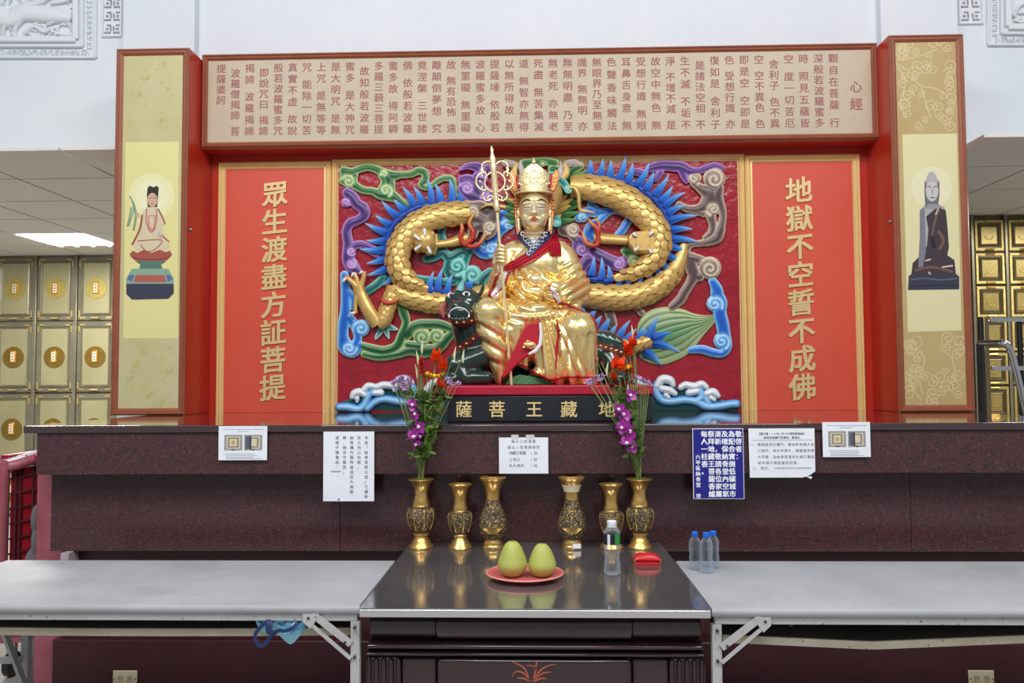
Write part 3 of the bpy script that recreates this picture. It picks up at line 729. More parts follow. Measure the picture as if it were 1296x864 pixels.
cl('blue_cloud', RB, [[(733, 275, 6), (744, 268, 6), (752, 268, 6), (763, 268, 4.4), (772, 267, 4.4), (780, 265, 5), (790, 268, 5), (797, 275, 5), (792, 284, 5), (788, 291, 5), (782, 297, 4)], [(746, 258, 3), (754, 264, 4)], [(756, 281, 4.5), (748, 288, 7), (745, 296, 6), (752, 303, 4)], [(771, 268, 4), (762, 276, 4), (755, 284, 4)]], [(738, 274, 7, 0, 1.3, 1)])
cl('brown_cloud', RN, [[(714, 291, 8), (722, 292, 8), (727, 302, 5)]], [(725, 290, 8.5, 30, 1.5, 1)])
cl('purple_cloud', RP, [[(731, 304, 6), (735, 314, 9), (748, 312, 5), (751, 318, 6), (763, 325, 7), (773, 331, 8), (784, 334, 8), (790, 328, 4.6)], [(744, 328, 7), (738, 337, 6), (736, 348, 4), (736, 360, 2.6)]], [(736.5, 315, 8, 0, 1.5, 1), (783, 333, 8, 260, 1.4, 1)])
cl('green_cloud', RG, [[(791, 317, 5), (798, 323, 6), (810, 328, 5)]], [(803, 331, 8.5, 200, 1.3, 1)])
# waves
cl('wave', RWV, [[(429, 515, 4.5), (440, 515, 5), (453, 517.5, 5), (461, 512, 4.5), (465, 502, 4.5), (463, 495, 4)], [(465, 517, 4), (474, 509, 4.5), (486, 505, 4.6), (500, 507, 5), (513, 509, 4.4), (521, 504, 4.4), (524.5, 495, 4), (521, 486, 4)], [(464, 506, 4), (470, 496, 4), (476, 490, 4)]], [], base=3, rise=5)
cl('wave_crest', RWC, [[(446, 502, 3), (448, 498, 4), (455, 496, 4.5), (462, 500, 3)], [(461, 493, 3.6), (466, 488.5, 4), (473, 489, 3.4)], [(476, 490, 3.6), (485, 487, 4), (495, 488, 4)], [(474, 497, 3.4), (482, 497, 4)], [(452, 504, 2.6), (452, 508, 2)], [(520, 484, 4), (512, 479, 4), (503, 482, 4), (500, 493, 3)]], [], base=5, rise=5)
cl('wave', RWV, [[(832, 486, 5), (831, 496, 5), (838, 506, 5), (850, 508, 5), (866, 506, 5), (881, 508, 5), (894, 514, 5), (908, 514, 5), (926, 511, 5), (932, 511, 5)], [(881, 508, 5), (888, 502, 5), (886, 493, 5)], [(898, 512, 4), (894, 504, 5), (896, 497, 4)], [(780, 508, 4), (800, 508, 4), (818, 512, 3)]], [], base=3, rise=5)
cl('wave_crest', RWC, [[(832, 488, 4), (838, 480, 5), (848, 481, 4.6), (852, 487, 2.6)], [(838, 492, 4), (848, 494, 4), (854, 498, 3)], [(843, 500, 3), (846, 503, 2.4)], [(862, 490, 3.6), (868, 487, 4), (879, 489, 4.4), (888, 486, 4), (894, 490, 3)], [(872, 497, 4), (882, 495, 4)], [(895, 498, 4), (903, 496, 4.6), (909, 501, 2.6)], [(900, 503, 3), (904, 506, 2.2)]], [], base=5, rise=5)
cl('wave_crest', RWC, [[(560, 482, 3), (548, 484, 4), (540, 493, 4)]], [], base=5, rise=5)
cl('wave_crest', RWC, [[(806, 482, 4), (815, 488, 5), (822, 494, 4)]], [], base=5, rise=5)

# ---- dragon: body loops with scales and spikes
drg = None
def dragon_tube(path, name, n=18, step=2.5):
    sp = smooth_path(path, step)
    mb = MB(); pts = [(a, b, h) for a, b, h, r in sp]; K = len(sp)
    vs = []
    for i in range(K):
        a, b, h, r = sp[i]
        t = sp[min(i + 1, K - 1)][:2] - sp[max(i - 1, 0)][:2]; t = t / (np.linalg.norm(t) + 1e-9)
        nx, ny = -t[1], t[0]
        for k in range(n):
            an = 2 * math.pi * k / n
            vs.append(W(a + nx * r * math.cos(an), b + ny * r * math.cos(an), max(0.3, h + 0.8 * r * math.sin(an))))
    fs = [(i * n + k, i * n + (k + 1) % n, (i + 1) * n + (k + 1) % n, (i + 1) * n + k) for i in range(K - 1) for k in range(n)]
    fs += [tuple(range(n)), tuple((K - 1) * n + k for k in range(n))]
    mb.add(vs, fs)
    return mb.build(name, M_scale, rel, smooth=60), sp
# one scale: a rounded shingle, length and width 1
svs = [(-.5, 0, .02), (-.42, .42, .05), (.05, .5, .10), (.38, .34, .13), (.55, 0, .15), (.38, -.34, .13), (.05, -.5, .10), (-.42, -.42, .05), (0.1, 0, .22),
       (.05, .5, -.05), (.38, .34, -.03), (.55, 0, -.03), (.38, -.34, -.03), (.05, -.5, -.05)]
sfs = [(8, 0, 1), (8, 1, 2), (8, 2, 3), (8, 3, 4), (8, 4, 5), (8, 5, 6), (8, 6, 7), (8, 7, 0), (2, 9, 10, 3), (3, 10, 11, 4), (4, 11, 12, 5), (5, 12, 13, 6)]
scale_me = MB().add(svs, sfs).mesh('scale'); scale_me.materials.append(M_scale); scale_me.shade_smooth(); scale_me.set_sharp_from_angle(angle=math.radians(50))
def put_scales(obj, sp, pitch=9.0, wid=10.5, arc=(18, 162), skip=None, direction=1):
    L = np.concatenate([[0], np.cumsum(np.linalg.norm(np.diff(sp[:, :2], axis=0), axis=1))])
    s = pitch / 2; row = 0; cnt = 0
    while s < L[-1] - 2:
        a, b, h, r = [np.interp(s, L, sp[:, k]) for k in range(4)]
        e = min(s + 2, L[-1]); e0 = max(s - 2, 0)
        t2 = np.array([np.interp(e, L, sp[:, 0]) - np.interp(e0, L, sp[:, 0]), np.interp(e, L, sp[:, 1]) - np.interp(e0, L, sp[:, 1])])
        t2 /= np.linalg.norm(t2) + 1e-9
        span = math.radians(arc[1] - arc[0]) * r * .9
        n = max(1, int(round(span / wid)))
        for k in range(n):
            f = (k + (0.5 if row % 2 == 0 else 0.0)) / n
            an = math.radians(arc[0] + (arc[1] - arc[0]) * (f if row % 2 == 0 else f + .0001))
            nx, ny = -t2[1], t2[0]
            q = (a + nx * r * math.cos(an), b + ny * r * math.cos(an), h + .8 * r * math.sin(an))
            if skip and skip(q[0], q[1]): continue
            P0 = Vector(W(*q)); P1 = Vector(W(q[0] + t2[0], q[1] + t2[1], q[2]))
            an2 = an + .05
            P2 = Vector(W(a + nx * r * math.cos(an2), b + ny * r * math.cos(an2), h + .8 * r * math.sin(an2)))
            X_ = (P1 - P0).normalized() * direction; Y_ = (P2 - P0); Y_ = (Y_ - X_ * Y_.dot(X_)).normalized(); Z_ = X_.cross(Y_)
            if Z_.y > 0: Y_ = -Y_; Z_ = -Z_
            sl, sw_ = pitch * 1.32 * PXM, span / n * 1.06 * PXM
            mx = Matrix(((X_.x * sl, Y_.x * sw_, Z_.x * sl, P0.x), (X_.y * sl, Y_.y * sw_, Z_.y * sl, P0.y), (X_.z * sl, Y_.z * sw_, Z_.z * sl, P0.z), (0, 0, 0, 1)))
            instance(scale_me, 'scale', obj, mx); cnt += 1
        s += pitch; row += 1
    return cnt
BD, BM_, BT = lin((26, 70, 168)), lin((52, 128, 220)), lin((150, 206, 244))
def spike(parent, base, tip, wd, h=9, bend=0.12, name='spine_spike'):
    bx_, by_ = base; tx_, ty_ = tip
    dx, dy = tx_ - bx_, ty_ - by_; L = math.hypot(dx, dy); ux, uy = dx / L, dy / L; nx, ny = -uy, ux
    bx_ -= ux * 3; by_ -= uy * 3; L += 3
    vs = []; cs = []; K = 7
    for i in range(K):
        t = i / (K - 1); off = bend * L * 4 * t * (1 - t) * .5
        w = wd * .5 * (1 - t) ** .8 + .15
        cxx, cyy = bx_ + ux * L * t + nx * off, by_ + uy * L * t + ny * off
        hh = h * (1 - .45 * t)
        for s_, hz in ((-1, hh), (0, hh + w * .55), (1, hh), (0, hh - 2.0)):
            vs.append(W(cxx + nx * w * s_, cyy + ny * w * s_, max(.2, hz)))
            c = np.array(BD) * (1 - t / .45) + np.array(BM_) * (t / .45) if t < .45 else np.array(BM_) * (1 - (t - .45) / .55) + np.array(BT) * ((t - .45) / .55)
            cs.append(tuple(c))
    fs = [(i * 4 + k, i * 4 + (k + 1) % 4, (i + 1) * 4 + (k + 1) % 4, (i + 1) * 4 + k) for i in range(K - 1) for k in range(4)]
    fs += [(0, 1, 2, 3), tuple((K - 1) * 4 + k for k in range(4))]
    return MB().add(vs, fs, cs).build(name, M_paint, parent, smooth=50)

lowL, spl = dragon_tube([(496, 364, 5, 9), (510, 373, 6, 12), (532, 379, 6, 13), (557, 383, 6, 13), (582, 380, 6, 13), (612, 372, 5, 12), (640, 366, 4, 12)], 'dragon_body')
put_scales(lowL, spl, 9, 9, skip=lambda x, y: x > 582)
loopL, spl = dragon_tube([(594, 269, 6, 13), (583, 270, 9, 15), (552, 274, 10, 15.5), (526, 286, 11, 16), (509, 306, 11, 15.6), (503, 326, 11, 15), (507, 343, 11, 14), (518, 356, 10, 12), (533, 363, 10, 7), (548, 366, 9, 3)], 'dragon_body')
put_scales(loopL, spl, 9, 9.5, skip=lambda x, y: x > 590)
lowR, spl = dragon_tube([(700, 362, 4, 11), (722, 368, 5, 13), (745, 373, 5, 15), (775, 376, 5, 16), (805, 374, 5, 15.5), (832, 363, 5, 14), (851, 346, 4, 12), (862, 325, 3, 9), (866, 308, 2, 6)], 'dragon_body')
put_scales(lowR, spl, 9, 9.5, skip=lambda x, y: x < 734 or (x > 838 and y < 340))
loopR, spl = dragon_tube([(722, 236, 9, 14), (742, 236, 10, 16), (770, 242, 11, 17.5), (796, 254, 11, 17.8), (818, 272, 11, 17), (833, 293, 11, 16), (835, 313, 11, 15), (824, 332, 11, 13), (804, 345, 10, 9), (784, 351, 9, 4.5), (768, 353, 8, 2)], 'dragon_body')
put_scales(loopR, spl, 9, 9.5, skip=lambda x, y: x < 742)
tail, spl = dragon_tube([(752, 430, 4, 6), (768, 435, 5, 8), (785, 438, 6, 9), (803, 437, 6, 9), (817, 433, 6, 8), (826, 431, 5, 5.5), (829.5, 430.5, 5, 2)], 'dragon_tail')
put_scales(tail, spl, 6, 6, skip=lambda x, y: x < 776 or x > 824)
for b_, t_ in [((502, 272), (483, 254)), ((512, 265), (498, 251)), ((522, 259), (509, 236)), ((533, 256), (523.5, 236.5)), ((545, 254), (540.6, 226)), ((557, 255), (550.5, 232)), ((571, 254), (568.6, 225)), ((582, 255), (580.6, 231)), ((492, 283), (475, 272)), ((488, 293), (462, 282)), ((486, 304), (463, 304)), ((486, 315), (454.7, 315)), ((487, 327), (463.5, 333)), ((490, 338), (463, 348.5)), ((497, 349), (484, 361)), ((508, 356), (498, 374)), ((521, 360), (518, 371)), ((531, 363), (533, 374))]:
    spike(loopL, b_, t_, 11.5 if math.hypot(b_[0] - t_[0], b_[1] - t_[1]) > 14 else 9, 10, 0.14 if b_[0] > 520 and b_[1] < 300 else -.1)
for b_, t_ in [((544, 366), (549, 343)), ((555, 366), (561, 338)), ((567, 369), (573, 346.5)), ((594, 362), (600, 352))]:
    spike(lowL, b_, t_, 11, 12, -.12)
for b_, t_ in [((746, 221), (747, 201)), ((759, 222), (763, 199.7)), ((771, 224), (773, 202)), ((783, 226), (792, 196)), ((795, 229), (801, 206)), ((807, 233), (822, 206)), ((818, 238), (827.6, 217)), ((829, 245), (846.5, 221)), ((837, 253), (851.7, 235)), ((842, 260), (868, 243)), ((847, 269), (868, 259.6)), ((850, 279), (883.5, 272.6)), ((852, 291), (876.7, 290)), ((852, 303), (884.5, 306)), ((850, 313), (870, 319)), ((845, 324), (867, 336.6)), ((839, 333), (851.7, 345.4)), ((831, 341), (839.7, 357)), ((819, 347), (825.6, 360)), ((808, 350), (811, 367)), ((795, 353), (795, 365)), ((783, 354), (780, 368))]:
    spike(loopR, b_, t_, 11.5, 11, -.1 if b_[0] > 840 or b_[1] > 340 else .1)
for b_, t_ in [((748, 346), (752, 324)), ((760.5, 351), (761.5, 325)), ((772, 353), (769.8, 336))]: spike(lowR, b_, t_, 11, 12, .08)
# blue ridge the spikes grow from
def ridge(parent, path):
    sp = smooth_path(path, 3); q = MB(); q.tube([W(a, b, 8) for a, b in sp], [4.2 * PXM] * len(sp), 8, True, BD); q.build('spine_ridge', M_paint, parent, smooth=60)
ridge(loopL, [(586, 257), (571, 257), (552, 259), (534, 261), (518, 268), (504, 278), (494, 292), (490, 308), (489, 326), (493, 342), (502, 354), (516, 363), (534, 367)])
ridge(loopR, [(744, 222), (766, 225), (788, 230), (808, 238), (826, 250), (838, 264), (846, 282), (848, 302), (844, 318), (834, 334), (820, 344), (800, 351), (780, 355)])
ridge(lowL, [(540, 368), (555, 370), (570, 371)]); ridge(lowR, [(744, 352), (760, 355), (774, 357)]); ridge(tail, [(744, 410), (756, 426), (772, 432), (790, 433), (806, 430)])
# tail leaf and tail spikes
leafb = [(806, 440), (806, 415), (812, 402), (824, 392), (845, 388), (864, 391), (880, 397), (898, 399), (912, 396), (903, 410), (890, 425), (874, 445), (860, 454), (840, 461), (822, 459), (810, 452)]
def leaf_mesh():
    sx, sy, ex, ey = 808, 440, 912, 396; N, Kc = 22, 33; vs = []; cs = []
    up = smooth_path([(806, 440), (806, 415), (812, 402), (824, 392), (845, 388), (864, 391), (880, 397), (898, 399), (912, 396)], 3)
    lo = smooth_path([(806, 440), (810, 452), (822, 459), (840, 461), (860, 454), (874, 445), (890, 425), (903, 410), (912, 396)], 3)
    for i in range(N):
        t = i / (N - 1)
        u = up[min(int(t * (len(up) - 1)), len(up) - 1)]; l = lo[min(int(t * (len(lo) - 1)), len(lo) - 1)]
        for k in range(Kc):
            s = k / (Kc - 1); p = u * (1 - s) + l * s
            bul = math.sin(math.pi * s) * 5 * math.sin(math.pi * min(1, t * 1.05 + .02))
            vs.append(W(p[0], p[1], 3 + bul - (0.8 if k % 4 == 0 else 0)))
            e = min(s, 1 - s) * 2
            base_c = np.array(lin((176, 194, 140))) * (1 - e) + np.array(lin((66, 136, 84))) * e
            if k % 4 == 0 and 0 < k < Kc - 1: base_c = base_c * .30
            cs.append(tuple(base_c * (1 - .7 * t ** 3) + np.array(lin((180, 192, 140))) * .7 * t ** 3))
    fs = [(i * Kc + k, i * Kc + k + 1, (i + 1) * Kc + k + 1, (i + 1) * Kc + k) for i in range(N - 1) for k in range(Kc - 1)]
    n0 = len(vs); ring = [i * Kc for i in range(N)] + [(N - 1) * Kc + k for k in range(1, Kc)] + [i * Kc + Kc - 1 for i in range(N - 2, -1, -1)] + [k for k in range(Kc - 2, 0, -1)]
    low = {}
    for r in ring: low[r] = len(vs); p = vs[r]; vs.append((p[0], YR, p[2])); cs.append(cs[r])
    fs += [(ring[i], ring[(i + 1) % len(ring)], low[ring[(i + 1) % len(ring)]], low[ring[i]]) for i in range(len(ring))]
    return MB().add(vs, fs, cs)
leaf_mesh().build('tail_tuft', M_paint, tail, smooth=40)
for b_, t_ in [((736, 396), (740, 387)), ((745, 405), (756, 391)), ((752, 416), (761.7, 399)), ((761, 424), (776, 398.5)), ((771, 429), (781, 411)), ((782, 431), (797.8, 404.7)), ((794, 431), (806, 416)), ((808, 428), (818.6, 413)), ((822, 426), (834.6, 398.5)), ((830, 428), (862, 418)), ((830, 435), (862, 446)), ((818, 446), (838, 462))]:
    spike(tail, b_, t_, 13, 9, -.1, 'tail_spike')

# ---- limbs
M_nail = mat('white_claw', (226, 228, 232), 0.25)
def limb(paths, name='leg', m=M_scale, parent=rel):
    mb = MB()
    for path in paths:
        sp = smooth_path(path, 2.5); K = len(sp); n = 12; vs = []
        for i in range(K):
            a, b, h, r = sp[i]; t = sp[min(i + 1, K - 1)][:2] - sp[max(i - 1, 0)][:2]; t = t / (np.linalg.norm(t) + 1e-9)
            for k in range(n):
                an = 2 * math.pi * k / n
                vs.append(W(a - t[1] * r * math.cos(an), b + t[0] * r * math.cos(an), max(.3, h + .85 * r * math.sin(an))))
        fs = [(i * n + k, i * n + (k + 1) % n, (i + 1) * n + (k + 1) % n, (i + 1) * n + k) for i in range(K - 1) for k in range(n)]
        fs += [tuple(range(n)), tuple((K - 1) * n + k for k in range(n))]
        mb.add(vs, fs)
    return mb.build(name, m, parent, smooth=60)
def claw(parent, a, b, h, r=2.2): return limb([[(a[0], a[1], h, r), ((a[0] + b[0]) / 2, (a[1] + b[1]) / 2, h + 1, r * .8), (b[0], b[1], h, .3)]], 'claw', M_nail, parent)
hind = limb([[(499, 362, 6, 10), (493, 384, 8, 9.5), (486, 404, 9, 10), (478, 411, 9, 8)], [(478, 411, 9, 8.5), (467, 394, 10, 9), (457, 374, 10, 8), (453, 361, 11, 7)],
             [(452, 364, 12, 4), (446, 357, 13, 3.4), (440, 352, 13, 2.8), (436, 350.5, 12, 2.2)], [(453, 362, 12, 3.6), (451, 352, 13, 3), (448, 345, 13, 2.6)], [(457, 362, 12, 3.8), (460, 352, 13, 3.2), (461, 343, 13, 2.8)], [(452, 370, 12, 3), (450, 384, 12, 2.6), (450, 396, 12, 2.6)]], 'leg')
for a, b in (((437, 352), (433, 358)), ((448, 345), (444, 351)), ((459, 343), (454, 347)), ((449, 396), (442, 396))): claw(hind, a, b, 14)
_, spl = smooth_path([(495, 378, 8, 9.5), (486, 404, 9, 10), (478, 411, 9, 8)], 2.5), None
put_scales(hind, smooth_path([(496, 372, 8, 9.8), (490, 392, 8.5, 9.6), (484, 407, 9, 9)], 2.5), 6, 6)
RTF = [(0, (190, 226, 220)), (1.5, (80, 160, 160)), (4, (30, 110, 120))]
cl('fin', RTF, [[(486, 413, 4), (478, 424, 2.4), (475, 430, .5)], [(488, 413, 4), (490, 422, 2.4), (493, 429, .5)], [(489, 412, 4), (497, 415, 2.6), (504, 417, .5)]], [], base=4, rise=2)
fore = limb([[(592, 300, 7, 8), (584, 303, 8, 7.5), (570, 307, 9, 5.6), (554, 309, 10, 5), (548, 309, 10, 6.5)], [(551, 296, 9, 3), (551, 309, 11, 4), (548, 322, 9, 3)]], 'leg')
fist = MB(); p0 = Vector(W(538, 305, 18)); fist.ball(p0, (14 * PXM, 11 * PXM, 15 * PXM), 18, 12)
for a, b in ((533, 292), (528, 300), (529, 315), (543, 318), (546, 297)): fist.ball(W(a, b, 18), 5.2 * PXM, 10, 8)
fist = fist.build('fist', M_scale, fore, smooth=70)
for a, b in (((537, 289), (538, 298)), ((524, 297), (531, 303)), ((525, 316), (532, 311)), ((541, 312), (545, 320))):
    q = limb([[(a[0], a[1], 28, 2.2), (b[0], b[1], 30, 1.6), (b[0] + (b[0] - a[0]) * .2, b[1] + (b[1] - a[1]) * .2, 29, .3)]], 'claw', M_nail, rel)
fore2 = limb([[(752, 300, 6, 7.5), (764, 302, 7, 7), (780, 303, 9, 6.5), (794, 304, 11, 6)]], 'leg')
pw = MB(); a = W(801, 292, 10); b = W(829, 321, 10)
pw.prism_y([(W(x_, y_, 16)[0], W(x_, y_, 16)[2]) for x_, y_ in ((794, 302), (798, 296), (803, 294), (826, 292), (829, 296), (829, 319), (826, 323), (803, 320), (798, 314), (794, 308))], W(0, 0, 24)[1], W(0, 0, 6)[1])
pw = pw.build('paw', M_scale, fore2, bevel=0.012, seg=3)
ps = MB(); c0, c1 = W(804.5, 296.5, 26), W(823, 317, 26); ps.box(c0[0], c1[0], W(0, 0, 25.4)[1], W(0, 0, 23)[1], c1[2], c0[2]); ps.build('paw_pad', M_scale, rel, bevel=0.004)
for a, b in (((801, 295), (807, 300)), ((826, 293), (821, 299)), ((803, 317), (809, 312)), ((825, 320), (821, 314))): claw(rel, a, b, 26, 2.4)
CF = [lin((196, 62, 40)), lin((214, 96, 50)), lin((222, 178, 84))]
def flame(paths):
    for path in paths:
        sp = smooth_path(path, 2); mb = MB(); K = len(sp)
        cs = [tuple(np.array(CF[0]) * (1 - t) + np.array(CF[2]) * t) for t in [max(0, (i / (K - 1) - .45) / .55) for i in range(K)]]
        mb.tube([W(p[0], p[1], p[2]) for p in sp], [max(.4, p[3]) * PXM for p in sp], 8, True, cs); mb.build('flame_lock', M_paint, rel, smooth=60)
flame([[(594, 310, 16, 2.6), (586, 308, 16, 3), (583, 299, 17, 3), (585, 290, 17, 2.6), (583, 281, 16, 1.8), (578, 273, 15, .5)], [(590, 308, 17, 3), (597, 303, 17, 3.2), (599, 294, 18, 3), (594, 284, 18, 2.6), (597, 275, 17, 2.2), (603, 268, 16, .5)], [(588, 308, 16, 2.8), (596, 312, 16, 3), (605, 310, 16, 2.8), (611, 303, 16, 2.4), (614, 298, 15, 2), (620, 296, 14, .5)],
       [(757, 296, 14, 3), (757, 307, 14, 3), (752, 311, 14, 3), (743, 308, 14, 2.8), (739, 300, 14, 2.2), (737, 293, 13, .5)], [(757, 300, 14, 3), (756, 290, 15, 3.2), (749, 283, 14, 2.4), (744, 275, 13, .5)], [(757, 293, 15, 3), (759, 285, 15, 2.4), (755, 279, 14, 1.8), (753, 274, 13, .4)],
       [(484, 379, 16, 2.6), (488, 383, 17, 2.8), (496, 383, 17, 2.6), (503, 378, 15, 2), (506, 370, 14, 1.5)]])

# ---- dragon head behind the statue
hd = MB(); hd.ball(W(682, 246, 20), (30 * PXM, 22 * PXM, 30 * PXM), 24, 16); hd.ball(W(682, 262, 26), (24 * PXM, 18 * PXM, 16 * PXM), 20, 12)
hd = hd.build('dragon_head', M_scale, rel, smooth=70)
def lock(parent, base, tip, wd, c0, c1, h=12, name='mane_lock', bend=.1):
    global BD, BM_, BT
    keep = BD, BM_, BT; BD, BM_, BT = lin(c0), lin(tuple((np.array(c0) + np.array(c1)) / 2)), lin(c1)
    o = spike(parent, base, tip, wd, h, bend, name); BD, BM_, BT = keep
    return o
g0, g1, y0, y1 = (30, 92, 48), (130, 176, 108), (150, 108, 48), (226, 190, 110)
for b_, t_, w_ in [((716, 226), (742, 206), 14), ((724, 224), (745, 214), 12), ((722, 240), (753, 225), 13), ((722, 246), (756, 233), 11), ((724, 256), (751, 243), 10), ((716, 262), (737, 258), 12), ((714, 270), (734, 268), 12), ((710, 278), (730, 277), 12), ((650, 258), (632, 248), 11), ((652, 266), (632, 262), 12), ((656, 276), (634, 272), 12), ((660, 282), (640, 282), 10), ((662, 216), (646, 204), 12)]:
    lock(hd, b_, t_, w_, g0, g1, 10)
for b_, t_, w_ in [((702, 256), (724, 240), 12), ((704, 262), (729, 247), 11), ((702, 266), (726, 258), 11), ((700, 274), (716, 269), 10), ((658, 250), (642, 236), 11), ((658, 258), (640, 252), 11), ((660, 268), (646, 268), 10)]:
    lock(hd, b_, t_, w_, y0, y1, 16)
cl('dragon_crest', RG, [[(664, 206, 5), (676, 204, 4), (690, 204, 5), (702, 206, 5)], [(700, 214, 6), (716, 220, 8), (724, 214, 7), (734, 210, 5)], [(652, 214, 5), (662, 220, 6)]], [(687, 207, 4, 0, 1, 1)], base=8, rise=5)
cl('dragon_crest', [(0, (190, 180, 170)), (4, (150, 136, 134))], [[(718, 207, 4), (728, 206, 4), (735, 209, 2)]], [], base=12, rise=3)
cl('dragon_crest', [(0, (190, 180, 170)), (4, (150, 136, 134))], [[(640, 206, 4), (650, 208, 4)]], [], base=12, rise=3)
hornp = [[(698, 236, 26, 5), (706, 224, 26, 4.6), (710, 212, 24, 3), (709, 204, 22, .6)], [(668, 230, 26, 4.6), (662, 220, 26, 4.4), (659, 210, 24, 3), (659, 202, 22, .6)]]
for hp in hornp: limb([hp], 'horn', mat('pale_horn', (206, 196, 196), 0.4, var=(170, 156, 158), vscale=60), hd)
for ep in ([[(707, 230, 24, 3), (715, 222, 25, 4.4), (717, 214, 24, 4), (713, 206, 23, .8)]], [[(656, 232, 24, 3), (651, 222, 25, 4), (652, 212, 24, 3), (656, 206, 23, .8)]]): limb(ep, 'ear', mat('ear_gold', (220, 186, 112), .35), hd)
cl('brow', RT, [[(690, 224, 4), (700, 222, 4.5), (712, 230, 4.4), (719, 240, 4)]], [(719, 240, 5, 200, 1.2, 1)], base=26, rise=4)
cl('brow', RT, [[(706, 283, 4), (705, 277, 4)]], [(703, 282, 5, 200, 1.2, 1)], base=20, rise=4)
for wp in ([[(716, 238, 26, 2.6), (726, 237, 26, 2.8), (732, 246, 26, 2.6), (733, 258, 25, 2.4), (735, 266, 24, 2.2), (742, 267, 24, 2), (754, 270, 22, .6)]], [[(640, 262, 24, 2.4), (628, 260, 22, 2.4), (617, 259, 20, 2), (608, 264, 18, .6)]]): limb(wp, 'whisker', M_scale, hd)
# ================================================================ STATUE ON ITS MOUNT
M_gleaf = mat('gold_leaf', (252, 224, 158), 0.25, metal=0.85, var=(252, 222, 152), vscale=26, bump=0.03, bscale=30, rvar=0.06)
M_gpale = mat('pale_gold', (253, 234, 186), 0.30, metal=0.75, bump=0.04, bscale=60)
M_silk = mat('crimson_silk', (172, 22, 42), 0.4)
M_inner = mat('white_lining', (226, 226, 232), 0.5)
M_black = mat('black_lacquer', (38, 40, 46), 0.25, var=(32, 34, 40), vscale=20)
M_redslab = mat('crimson_slab', (176, 30, 58), 0.3, var=(164, 24, 50), vscale=12)
SY = 4.20; SS = SY / F
SX, SZ = PY(678, 487, SY)[0], 1.430
def S(X, Y, Z): return (SX + X * SS, SY + Y * SS, SZ + Z * SS)

# ---- plinth
pl = thing('statue_plinth', 'black lacquered plinth with gold characters under a crimson slab', 'plinth', (SX, 3.78, ZC))
px0, px1 = PY(566, 510, 3.78)[0], PY(826, 510, 3.78)[0]
MB().box(px0, px1, 3.78, 4.66, ZC, 1.385).build('body', M_black, pl, bevel=0.006)
MB().box(px0 - .004, px1 + .004, 3.772, 4.67, 1.385, SZ - .0005).build('slab', M_redslab, pl, bevel=0.006)
cache_glyphs('薩菩王藏地', 0.0, 3)
for ch, x_ in zip('薩菩王藏地', (587, 629, 676, 720, 768)):
    g = MB(); p = PY(x_, 517.5, 3.78); put_glyph(g, ch, p[0], p[2], 0.078, 3.7795, thick=0.003, bold=0.012)
    g.build('gold_character', mat('cream_gold_lettering', (240, 214, 150), .35, .3), pl, smooth=30, fixn=False)

def remeshed(mb, voxel, smooth_it=6, disp=None, fac=.5):
    me = mb.mesh('form')
    ob = bpy.data.objects.new('form', me); COL.objects.link(ob)
    r = ob.modifiers.new('r', 'REMESH'); r.mode = 'VOXEL'; r.voxel_size = voxel; r.use_smooth_shade = True
    s = ob.modifiers.new('s', 'SMOOTH'); s.iterations = smooth_it; s.factor = fac
    dg = bpy.context.evaluated_depsgraph_get(); dg.update()
    out = bpy.data.meshes.new_from_object(ob.evaluated_get(dg))
    bpy.data.objects.remove(ob); bpy.data.meshes.remove(me)
    if disp:
        n = len(out.vertices); co = np.empty(n * 3); no = np.empty(n * 3)
        out.vertices.foreach_get('co', co); out.vertices.foreach_get('normal', no)
        co = co.reshape(-1, 3); no = no.reshape(-1, 3)
        co = co + no * disp(co, no)[:, None]
        out.vertices.foreach_set('co', co.ravel()); out.update()
    return out
def local_to_world(me):
    n = len(me.vertices); co = np.empty(n * 3); me.vertices.foreach_get('co', co); co = co.reshape(-1, 3)
    me.vertices.foreach_set('co', (np.array([SX, SY, SZ]) + co * SS).ravel()); me.update(); return me
def link_mesh(me, name, m, parent):
    me.name = name; me.materials.clear(); me.materials.append(m); me.shade_smooth()
    o = bpy.data.objects.new(name, me); COL.objects.link(o); adopt(o, parent); return o
def bvh_of(me): return BVHTree.FromPolygons([v.co.copy() for v in me.vertices], [tuple(p.vertices) for p in me.polygons])
def hit(bv, X, Z, default=-20):
    r = bv.ray_cast(Vector((X, -300, Z)), Vector((0, 1, 0)))
    return r[0].y if r[0] is not None else default
def sm01(a, b, x): t = np.clip((x - a) / (b - a), 0, 1); return t * t * (3 - 2 * t)

st = thing('seated_statue', 'gilded seated statue in a tall crown and crimson sash, holding a pearl', 'statue', S(0, 0, 0))
# ---- robe (one continuous form)
b = MB()
b.ball((0, 8, 72), (50, 40, 34), 24, 16); b.ball((2, 6, 112), (38, 28, 40), 24, 16); b.ball((2, 6, 150), (38, 25, 32), 24, 16)
b.capsule((-26, 8, 168), (30, 8, 168), 17, 17); b.capsule((0, 4, 176), (0, 4, 192), 15, 13)
b.capsule((-32, 8, 164), (-44, 4, 128), 17, 17); b.capsule((-44, 2, 126), (-42, -26, 134), 15, 11)          # arm on the staff side
b.capsule((-44, -4, 128), (-50, -16, 112), 14, 9)
b.capsule((36, 8, 162), (50, 2, 122), 18, 21); b.capsule((50, 0, 118), (34, -32, 112), 21, 17); b.capsule((34, -32, 112), (22, -42, 114), 15, 12)   # arm with the pearl
b.capsule((46, -10, 112), (48, -20, 96), 17, 10)
b.ball((-2, -14, 84), (48, 36, 22), 24, 14)
b.capsule((-22, 0, 82), (-56, -36, 88), 27, 21); b.ball((-58, -38, 88), (18, 18, 20), 18, 12)                # raised knee
b.capsule((-57, -36, 84), (-46, -30, 40), 20, 17); b.capsule((-46, -30, 44), (-40, -26, 10), 16, 12)
